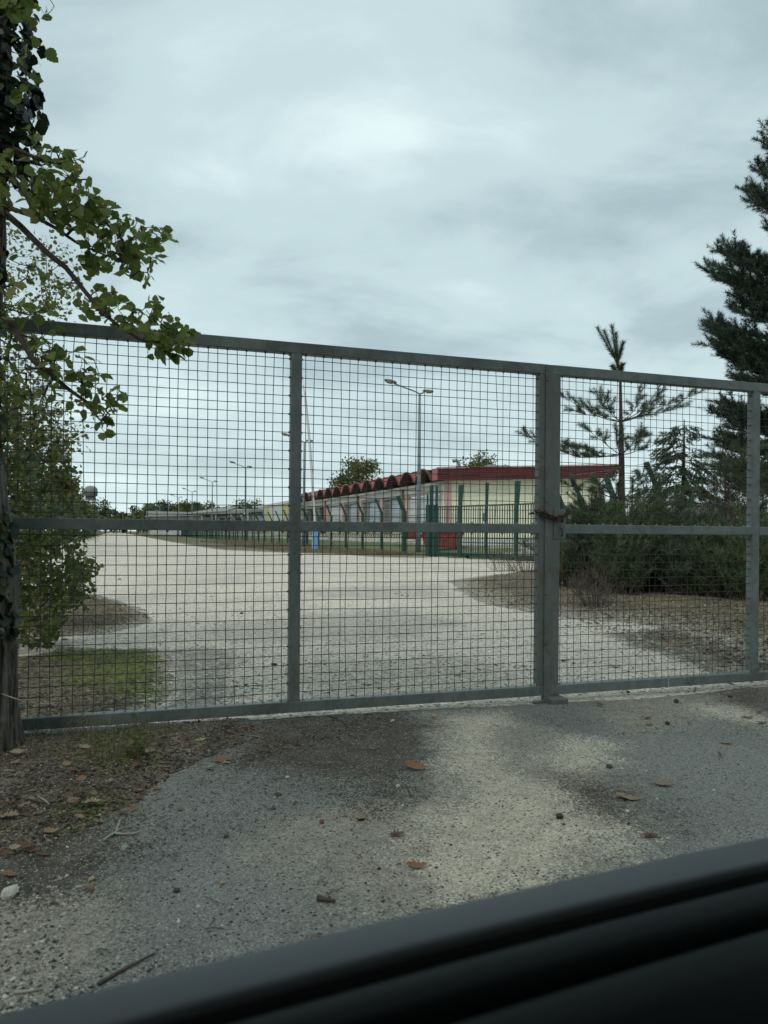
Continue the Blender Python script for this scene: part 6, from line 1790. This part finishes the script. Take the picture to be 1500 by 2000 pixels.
def surf(x, y):
    a = [np.array([x]), np.array([y])]
    zs_ = [fz(*a)[0] if kerb_line(x, y) < 0.0 else yz(*a)[0], bank_z(*a)[0], moss_z(*a)[0], island_z(*a)[0], side_z(*a)[0]]
    return max(zs_)
LV = {}
def fallen(px, py, L, colr, rot, label, shape='oak', curl=0.5, tilt=0.0, group=None, seed=None):
    p = gnd(px, py); p.z = surf(p.x, p.y)
    p = gnd(px, py, p.z)
    size = L * p.y / F
    sd = seed if seed is not None else int(px * 7 + py) % 9
    key = (sd, shape, round(curl, 1), colr)
    if key not in LV:
        LV[key] = oak_leaf(sd, curl, shape); LV[key].materials.append(M_OAK[colr])
    o = link('fallen_leaf', LV[key], None)
    o.scale = (size, size, size); o.rotation_euler = (R(tilt), R(random.Random(px).uniform(-8, 8)), R(rot))
    o.location = p + Z * (0.006 + abs(math.sin(R(tilt))) * size * 0.22)
    return tag(o, label, 'leaf', group)
FL = [
    (814, 1503, 44, 'orange', -12, 'curled orange oak leaf at the edge of the dark dirt and the sandy patch', 'oak', 0.9, 18),
    (705, 1598, 40, 'tan', 84, 'tan oak leaf lying flat, tip towards the car, between asphalt and dark dirt', 'oak', 0.3, 0),
    (778, 1633, 32, 'brown', 5, 'grey-brown curled leaf just below the dark dirt patch', 'oak', 1.0, 0),
    (816, 1694, 42, 'orange', -6, 'orange-brown oak leaf on the sandy patch close to the car sill', 'oak', 0.6, 10),
    (1297, 1535, 38, 'tan', -20, 'arched tan oak leaf alone on the bluish asphalt', 'oak', 0.9, 5),
    (1230, 1561, 52, 'tan', -8, 'long tan oak leaf with dark blotches on the asphalt edge of the sand', 'oak', 0.5, 0),
    (1405, 1477, 20, 'orange', 70, 'small upright orange-brown leaf far out on the bluish asphalt', 'oak', 1.0, 40),
    (1274, 1636, 34, 'brown', -4, 'crumpled grey-brown leaf near the car sill, stony asphalt around it', 'oak', 1.1, 0),
    (1267, 1404, 18, 'brown', 10, 'small dark brown leaf in the gritty band before the gate, upper of a pair', 'oak', 0.8, 0),
    (1269, 1416, 20, 'tan', -12, 'narrow tan leaf in the gritty band before the gate, lower of a pair', 'lance', 0.6, 0),
    (1172, 1379, 18, 'rust', -20, 'small rust leaf on bluish asphalt next to the stop block', 'oak', 1.0, 20),
    (1151, 1369, 20, 'tan', 0, 'flat tan leaf on the concrete lip next to the stop block', 'oak', 0.4, 0),
    (1179, 1349, 20, 'brown', 0, 'brown leaf tucked under the bottom rail past the stop block', 'oak', 0.8, 0),
    (1418, 1453, 26, 'tan', -22, 'thin pale leaf among yellowish chips on the asphalt', 'lance', 0.6, 0),
    (1461, 1402, 24, 'tan', -10, 'flat tan leaf on the brown dust before the gate post', 'oak', 0.5, 0),
    (1483, 1393, 18, 'rust', 10, 'dark rust leaf on the brown dust before the gate post', 'oak', 0.9, 10),
    (1489, 1414, 20, 'brown', 0, 'brown half-rolled leaf at the edge of the pale sand before the gate post', 'oak', 0.9, 0),
    (391, 1447, 22, 'yellow', 40, 'pale yellow lobed leaf on the dark mould below the bottom rail', 'maple', 0.3, 0),
    (436, 1487, 38, 'orange', 18, 'largest bright orange leaf at the end of the dark mould', 'oak', 0.6, 12),
    (442, 1492, 18, 'pale', 10, 'pale leaf fragment leaning on the bright orange leaf', 'oak', 0.7, 0),
    (412, 1502, 20, 'pale', 70, 'pale grey leaf lying below the bright orange leaf', 'oak', 0.4, 0),
    (511, 1431, 14, 'orange', 60, 'small upright orange leaf at the end of the mould by the rail', 'oak', 0.9, 35),
    (501, 1441, 16, 'tan', 10, 'small tan leaf beside the little upright orange one', 'oak', 0.7, 0),
    (292, 1419, 44, 'tan', -8, 'long tan leaf pressed against the bottom rail', 'lance', 0.5, 0),
    (140, 1420, 20, 'rust', 60, 'rust leaf standing against the bottom rail by the trunk', 'oak', 0.8, 55),
    (142, 1432, 22, 'orange', 5, 'orange leaf lying right below the rust leaf at the rail', 'oak', 0.7, 0),
    (17, 1595, 38, 'tan', 8, 'broad toothed tan leaf on the bank at the picture edge', 'maple', 0.25, 0),
    (143, 1568, 28, 'tan', 60, 'tan lobed leaf propped up in the middle of the bank', 'oak', 0.4, 30),
    (183, 1568, 34, 'pale', 2, 'pale long leaf lying flat in the middle of the bank', 'oak', 0.5, 0),
    (160, 1526, 26, 'orange', -30, 'orange leaf among dry grass high on the bank', 'oak', 0.6, 20),
    (141, 1506, 20, 'rust', 0, 'dark rust leaf among dry grass, highest on the bank', 'oak', 0.8, 10),
    (102, 1627, 32, 'tan', 20, 'tan leaf with a raised tip low on the bank', 'oak', 0.8, 10),
    (48, 1658, 34, 'brown', 30, 'brown leaf in the pile at the bank foot, uppermost', 'oak', 0.7, 20),
    (66, 1664, 30, 'rust', -10, 'rust leaf in the pile at the bank foot, middle one', 'oak', 0.8, 10),
    (84, 1672, 28, 'brown', 15, 'brown leaf at the open end of the pile at the bank foot', 'oak', 0.9, 0),
    (20, 1711, 32, 'orange', 10, 'bright orange leaf just above the white stone', 'oak', 0.5, 8),
    (308, 1543, 20, 'orange', 0, 'orange leaf at the point of the bank on the asphalt edge', 'oak', 0.6, 10),
    (273, 1546, 18, 'tan', 20, 'curled tan leaf close to the point of the bank', 'oak', 1.0, 0),
    (262, 1583, 22, 'orange', 50, 'small upright orange-tan leaf at the bank edge above the white twig', 'oak', 0.8, 30),
    (240, 1590, 22, 'brown', 10, 'brown leaf at the bank edge above the white twig', 'oak', 0.8, 0),
    (197, 1608, 22, 'tan', 15, 'tan leaf beside the white forked twig', 'oak', 0.7, 0),
    (157, 1598, 24, 'tan', -20, 'tan leaf below the pale flat leaf in the middle of the bank', 'oak', 0.6, 0),
    (352, 1584, 16, 'rust', 0, 'small rust leaf alone on the asphalt near the bank', 'oak', 0.7, 0),
    (492, 1485, 14, 'brown', 10, 'small brown leaf at the end of the dark dirt', 'oak', 0.6, 0),
    (366, 1467, 20, 'tan', 5, 'tan leaf on the mould beneath the pale yellow leaf', 'lance', 0.5, 0),
    (452, 1433, 18, 'rust', 5, 'rust leaf on the mould between the rail and the orange leaf', 'oak', 0.8, 0),
    (728, 1464, 14, 'tan', 0, 'tiny tan leaf on the dark dirt patch', 'lance', 0.4, 0),
    (736, 1335, 14, 'rust', 0, 'red-brown leaf on the gravel behind the middle mesh bay', 'oak', 0.8, 0),
    (701, 1296, 8, 'rust', 0, 'tiny rust leaf on the gravel near the centre post', 'oak', 0.8, 0),
    (896, 1320, 16, 'pale', 0, 'pale leaf on the gravel behind the middle mesh bay', 'oak', 0.6, 0),
    (970, 1301, 14, 'brown', 0, 'brown leaf on the gravel near the meeting stiles', 'oak', 0.9, 0),
    (935, 1309, 14, 'brown', -20, 'thin dark leaf on the gravel, next to the brown one', 'lance', 0.8, 0),
    (1025, 1302, 18, 'tan', 8, 'tan leaf on the gravel touching the meeting stile from behind', 'oak', 0.6, 0),
    (1103, 1293, 18, 'brown', 0, 'brown leaf on the gravel just past the meeting stiles', 'oak', 0.9, 0),
    (1200, 1303, 26, 'tan', -4, 'long tan leaf on the gravel behind the lock-plate leaf', 'lance', 0.5, 0),
    (1247, 1244, 12, 'pale', -30, 'pale pinkish leaf on the gravelly verge edge', 'oak', 0.4, 20),
    (190, 1327, 16, 'tan', -20, 'tan leaf in the middle of the moss patch', 'oak', 0.5, 0),
    (211, 1329, 10, 'yellow', 10, 'small cream leaf in the middle of the moss patch', 'lance', 0.4, 0),
    (105, 1369, 16, 'orange', 5, 'orange-tan leaf behind the rail near the trunk', 'lance', 0.5, 0),
    (232, 1366, 14, 'yellow', 8, 'yellowish leaf at the mossy edge behind the rail', 'lance', 0.5, 0),
    (343, 1316, 10, 'pale', 5, 'pale leaf at the mossy corner towards the gravel', 'oak', 0.5, 0),
]
for a in FL: fallen(*a)
rq = random.Random(77)
def many(n, poly, label, group, L, cols):
    P = np.array(poly, float); lo, hi = P.min(0), P.max(0); k = 0
    while k < n:
        x = rq.uniform(lo[0], hi[0]); y = rq.uniform(lo[1], hi[1])
        if sdf(np.array([x]), np.array([y]), poly)[0] < 0: continue
        fallen(x, y, rq.uniform(*L), rq.choice(cols), rq.uniform(0, 360), label, 'oak' if rq.random() < 0.75 else 'lance', rq.choice((0.5, 0.9, 1.4)), rq.uniform(0, 35), group, rq.randrange(4)); k += 1
many(46, [(-10, 1480), (60, 1450), (330, 1440), (430, 1450), (330, 1520), (250, 1590), (140, 1640), (-10, 1690)], 'small withered brown leaf in the litter on the bank below the trunk', 'leaf litter on the bank', (13, 30), ['brown', 'brown', 'tan', 'tan', 'tan', 'pale', 'rust'])
many(26, [(1100, 1225), (1480, 1180), (1500, 1310), (1330, 1280)], 'small withered leaf on the gravelly verge behind the lock-plate leaf', 'leaf litter on the verge', (7, 15), ['brown', 'tan', 'tan', 'pale', 'orange'])
many(20, [(70, 1390), (80, 1290), (330, 1275), (330, 1370)], 'small withered leaf scattered over the moss patch', 'leaf litter on the moss', (7, 14), ['brown', 'tan', 'tan', 'pale'])
many(16, [(160, 1100), (820, 1120), (860, 1250), (620, 1340), (360, 1250)], 'dark leaf scrap lying on the pale gravel behind the gate', 'leaf scraps on the gravel', (6, 11), ['brown', 'brown', 'rust'])

# stones, nuts and sticks
def stone(px, py, d, mat, label, cat='stone', flat=0.7, seed=1, name='stone'):
    p = gnd(px, py); p.z = surf(p.x, p.y); p = gnd(px, py, p.z)
    r = np.random.default_rng(seed); s = d * p.y / F / 2
    import bmesh
    bm = bmesh.new(); bmesh.ops.create_icosphere(bm, subdivisions=2, radius=1.0)
    ph = r.random(6) * 6
    for v in bm.verts:
        c = v.co
        k = 1 + 0.16 * math.sin(2.3 * c.x + ph[0]) * math.sin(2.1 * c.y + ph[1]) + 0.12 * math.sin(4.1 * c.z + ph[2] + 2 * c.x) + 0.07 * math.sin(6 * c.y + ph[3])
        if name == 'stone': c.x = max(-0.85, min(0.85, c.x)); c.z = max(-0.8, min(0.8, c.z))
        v.co = Vector((c.x * k * s, c.y * k * s * 0.85, c.z * k * s * flat))
    me = bpy.data.meshes.new(name); bm.to_mesh(me); bm.free()
    me.polygons.foreach_set('use_smooth', [name != 'stone'] * len(me.polygons))
    o = link(name, me, mat); o.location = p + Z * s * flat * 0.6; o.rotation_euler.z = r.random() * 6
    return tag(o, label, cat)
M_SW = worn('white_stone', (0.55, 0.53, 0.47), (0.46, 0.44, 0.39), 40, 0.85, 0.4)
M_SG = worn('grey_stone', (0.30, 0.31, 0.30), (0.24, 0.25, 0.24), 50, 0.85, 0.4)
M_SB = worn('brown_stone', (0.20, 0.14, 0.09), (0.15, 0.105, 0.07), 50, 0.8, 0.4)
M_ST = worn('tan_stone', (0.38, 0.31, 0.21), (0.32, 0.26, 0.18), 50, 0.85, 0.3)
M_SD = worn('dark_stone', (0.055, 0.05, 0.045), (0.08, 0.07, 0.062), 50, 0.8, 0.3)
M_NUT = worn('chestnut_brown', (0.045, 0.022, 0.013), (0.07, 0.033, 0.018), 25, 0.3, 0.1, None, 0, (1, 1, 1), 0.5)
stone(20, 1750, 34, M_SW, 'large chalky white stone at the picture edge below the orange leaf', flat=0.75, seed=1)
stone(243, 1660, 18, M_SG, 'smooth pale grey pebble on the asphalt below the bank', flat=0.65, seed=2)
stone(179, 1741, 15, M_SB, 'rounded brown and tan pebble on the asphalt', flat=0.9, seed=3)
stone(179, 1719, 13, M_ST, 'cream pebble just above the rounded brown one', seed=4)
stone(543, 1553, 17, M_SD, 'flat dark pebble beside a small cream one', flat=0.35, seed=5)
stone(536, 1559, 8, M_ST, 'small cream pebble touching the flat dark one', seed=6)
stone(344, 1742, 15, M_SD, 'lumpy dark brown clod on the asphalt', seed=7)
stone(434, 1727, 10, M_ST, 'small tan pointed pebble in the middle of the asphalt', flat=0.9, seed=8)
stone(777, 1537, 10, M_SW, 'small white pebble on the dark dirt patch', seed=9)
stone(562, 1520, 9, M_SW, 'white pebble at the upper end of the dark dirt by the mould', seed=10)
stone(849, 1401, 14, M_ST, 'tan pebble just before the bottom rail on the sand', flat=0.6, seed=11)
stone(766, 1409, 8, M_SW, 'small white pebble near the bottom rail on brown dust', seed=12)
stone(885, 1615, 9, M_SG, 'grey pebble in the sandy patch', seed=13)
stone(1225, 1587, 11, M_SW, 'white chip below the long tan oak leaf', seed=14)
stone(1490, 1597, 11, M_SG, 'grey chip at the asphalt edge beside the dry blade', seed=15)
stone(260, 1932, 14, M_SG, 'grey pebble beside the long thin twig', seed=16)
stone(172, 1822, 16, M_SG, 'flat whitish pebble on the asphalt below the brown clod', flat=0.4, seed=17)
stone(442, 1636, 12, M_SD, 'black pebble on the asphalt before the pale gritty spot', seed=18)
stone(740, 1698, 9, M_SD, 'black pebble at the edge of the sandy patch near the orange leaf', seed=19)
stone(1093, 1598, 17, M_NUT, 'shiny dark brown chestnut on the sandy patch', 'chestnut', 0.85, 20, 'chestnut')
stone(628, 1608, 10, worn('acorn_brown', (0.20, 0.075, 0.04), (0.15, 0.06, 0.035), 30, 0.5, 0.1), 'small reddish acorn on the grey asphalt', 'acorn', 0.9, 21, 'acorn')
stone(1190, 1500, 13, M_SD, 'dark withered seed husk at the pale sandy spot', 'seed husk', 0.7, 22, 'seed_husk')
stone(1304, 1415, 11, M_SD, 'dark round seed husk in the gritty band before the gate', 'seed husk', 0.8, 23, 'seed_husk')
stone(1321, 1372, 10, M_SD, 'dark seed husk on the dust close to the white paint drip', 'seed husk', 0.8, 24, 'seed_husk')
stone(1426, 1362, 9, M_SD, 'dark seed husk on the dust before the gate post', 'seed husk', 0.8, 25, 'seed_husk')
stone(1227, 1353, 7, M_SD, 'black pebble under the bottom rail before the paint drip', seed=26)
stone(536, 1299, 12, M_SD, 'black clod on the gravel beside the centre post', 'clod', 0.5, 27, 'clod')
stone(472, 1199, 8, M_SD, 'small black clod on the gravel in mid yard', 'clod', 0.5, 28, 'clod')
def stick(pts, r0, label, mat=None, name='stick'):
    q = []
    for (x, y, hz_) in pts:
        p = gnd(x, y); z = surf(p.x, p.y) + hz_; q.append(gnd(x, y, z))
    m = MB(); n = len(q)
    m.tube(q, [r0 * (1 - 0.5 * i / (n - 1)) for i in range(n)], 6)
    return tag(m.build(name, mat or M_BARK, None, True, origin=q[0]), label, 'stick')
M_WTW = worn('bleached_twig', (0.40, 0.37, 0.32), (0.30, 0.28, 0.24), 30, 0.85, 0.2)
stick([(192, 1922, 0.006), (215, 1908, 0.007), (245, 1891, 0.007), (270, 1878, 0.008), (303, 1862, 0.012)], 0.006, 'long thin dark twig lying across the asphalt near the sill')
stick([(620, 1753, 0.010), (638, 1757, 0.010), (655, 1760, 0.010)], 0.010, 'short thick stick on the asphalt near the sill')
stick([(28, 1938, 0.005), (55, 1936, 0.006), (84, 1931, 0.005)], 0.005, 'short pale stick in the bottom corner by the gravel', M_WTW)
stick([(203, 1640, 0.006), (222, 1627, 0.010), (240, 1615, 0.010)], 0.005, 'bleached white forked twig at the bank edge, slanting arm', M_WTW)
stick([(222, 1627, 0.008), (240, 1629, 0.008), (262, 1628, 0.008), (276, 1622, 0.010)], 0.006, 'bleached white forked twig at the bank edge, flat arm', M_WTW)
stick([(638, 1398, 0.006), (656, 1402, 0.012), (671, 1411, 0.012), (679, 1421, 0.006)], 0.005, 'bent dark twig at the concrete lip below the bottom rail')
stick([(228, 1622, 0.006), (233, 1606, 0.02), (235, 1600, 0.02)], 0.005, 'bleached stub sticking up beside the forked twig', M_WTW)
stick([(75, 1556, 0.01), (88, 1563, 0.02), (96, 1571, 0.012)], 0.005, 'pale bone-like stick high on the bank', M_WTW)
stick([(405, 1500, 0.01), (420, 1494, 0.012)], 0.010, 'grey stub of wood beside the bright orange leaf', M_SG)
stick([(300, 1404, 0.01), (250, 1620, 0.01)][:1] + [(150, 1600, 0.02), (170, 1578, 0.05), (150, 1560, 0.06)][:0] + [(312, 1401, 0.012)], 0.004, 'short twig against the bottom rail') if False else None
stick([(150, 1545, 0.01), (158, 1528, 0.05), (170, 1515, 0.09)], 0.0022, 'thin straw stalk leaning over the bank leaves', M_WTW)
stick([(-20, 1352, 0.30), (5, 1356, 0.33), (40, 1368, 0.30), (68, 1366, 0.28), (82, 1377, 0.24)], 0.005, 'bare root-like twig sticking out from the trunk foot across the rail', M_WTW)

# little green plant growing through the rail
gp_ = gnd(270, 1496); gp_.z = float(bank_z(np.array([gp_.x]), np.array([gp_.y]))[0])
gpl = empty('green_seedling', gp_, 'small green seedling growing in front of the bottom rail', 'plant')
mb = MB(); S_, LP_ = [], []
for (x1, y1), (x2, y2) in (((268, 1496), (272, 1390)), ((270, 1496), (262, 1440)), ((270, 1496), (280, 1462)), ((266, 1496), (255, 1470))):
    a_, b_ = gnd(x1, y1, gp_.z) - gp_, at(x2, y2, gp_.y) - gp_
    mb.tube([a_, a_.lerp(b_, 0.5) + Vector((0.008, 0, 0)), b_], [0.002, 0.0016, 0.0008], 4)
    for f_ in (0.45, 0.6, 0.75, 0.9, 1.0):
        LP_.append(tuple(a_.lerp(b_, f_)))
mb.build('stem', M_BARK, gpl)
LP_ = np.repeat(np.array(LP_), 2, 0) + RNG.normal(size=(len(LP_) * 2, 3)) * 0.006
leaf_cloud('foliage', LP_, 0.026 + 0.016 * RNG.random(len(LP_)), M_LSHRUB, gpl, 55, 0.75, 0.2, 0.1)
M_STRAW = worn('straw', (0.24, 0.21, 0.15), (0.18, 0.155, 0.11), 30, 0.85, 0.1)
def weed(px, py, n, h, label, seed, spread=0.10, mat=None):
    p = gnd(px, py); p.z = surf(p.x, p.y)
    r = empty('weed_tuft', p, label, 'weed')
    rr_ = random.Random(seed); mb = MB()
    for k in range(n):
        an = rr_.uniform(0, 6.28); d = Vector((math.cos(an), math.sin(an), 0)); b0 = d * rr_.uniform(0, spread * 0.5); hh = h * rr_.uniform(0.5, 1.0)
        pts = [b0, b0 + d * 0.02 + Z * hh * 0.5, b0 + d * rr_.uniform(0.02, spread) + Z * hh]
        mb.tube(pts, [0.0011, 0.0009, 0.0004], 3, False)
        for q in range(2):
            f_ = rr_.uniform(0.4, 0.9); s0 = pts[1].lerp(pts[2], f_)
            mb.tube([s0, s0 + Vector((rr_.gauss(0, 0.025), rr_.gauss(0, 0.025), 0.03))], [0.001, 0.0005], 3, False)
    mb.build('stalks', mat or M_STRAW, r)
    return r
weed(72, 1440, 16, 0.15, 'tuft of dry pale stalks before the rail beside the trunk', 1)
weed(115, 1436, 20, 0.17, 'tallest tuft of curling dry stalks before the rail', 2, 0.14)
weed(170, 1455, 18, 0.12, 'dry stalk tuft on the bank below the standing rust leaf', 3, 0.12)
weed(60, 1500, 16, 0.10, 'low dry tuft at the trunk foot', 4, 0.12)
weed(225, 1490, 18, 0.10, 'low grey-green tuft beside the green seedling', 5, 0.14)
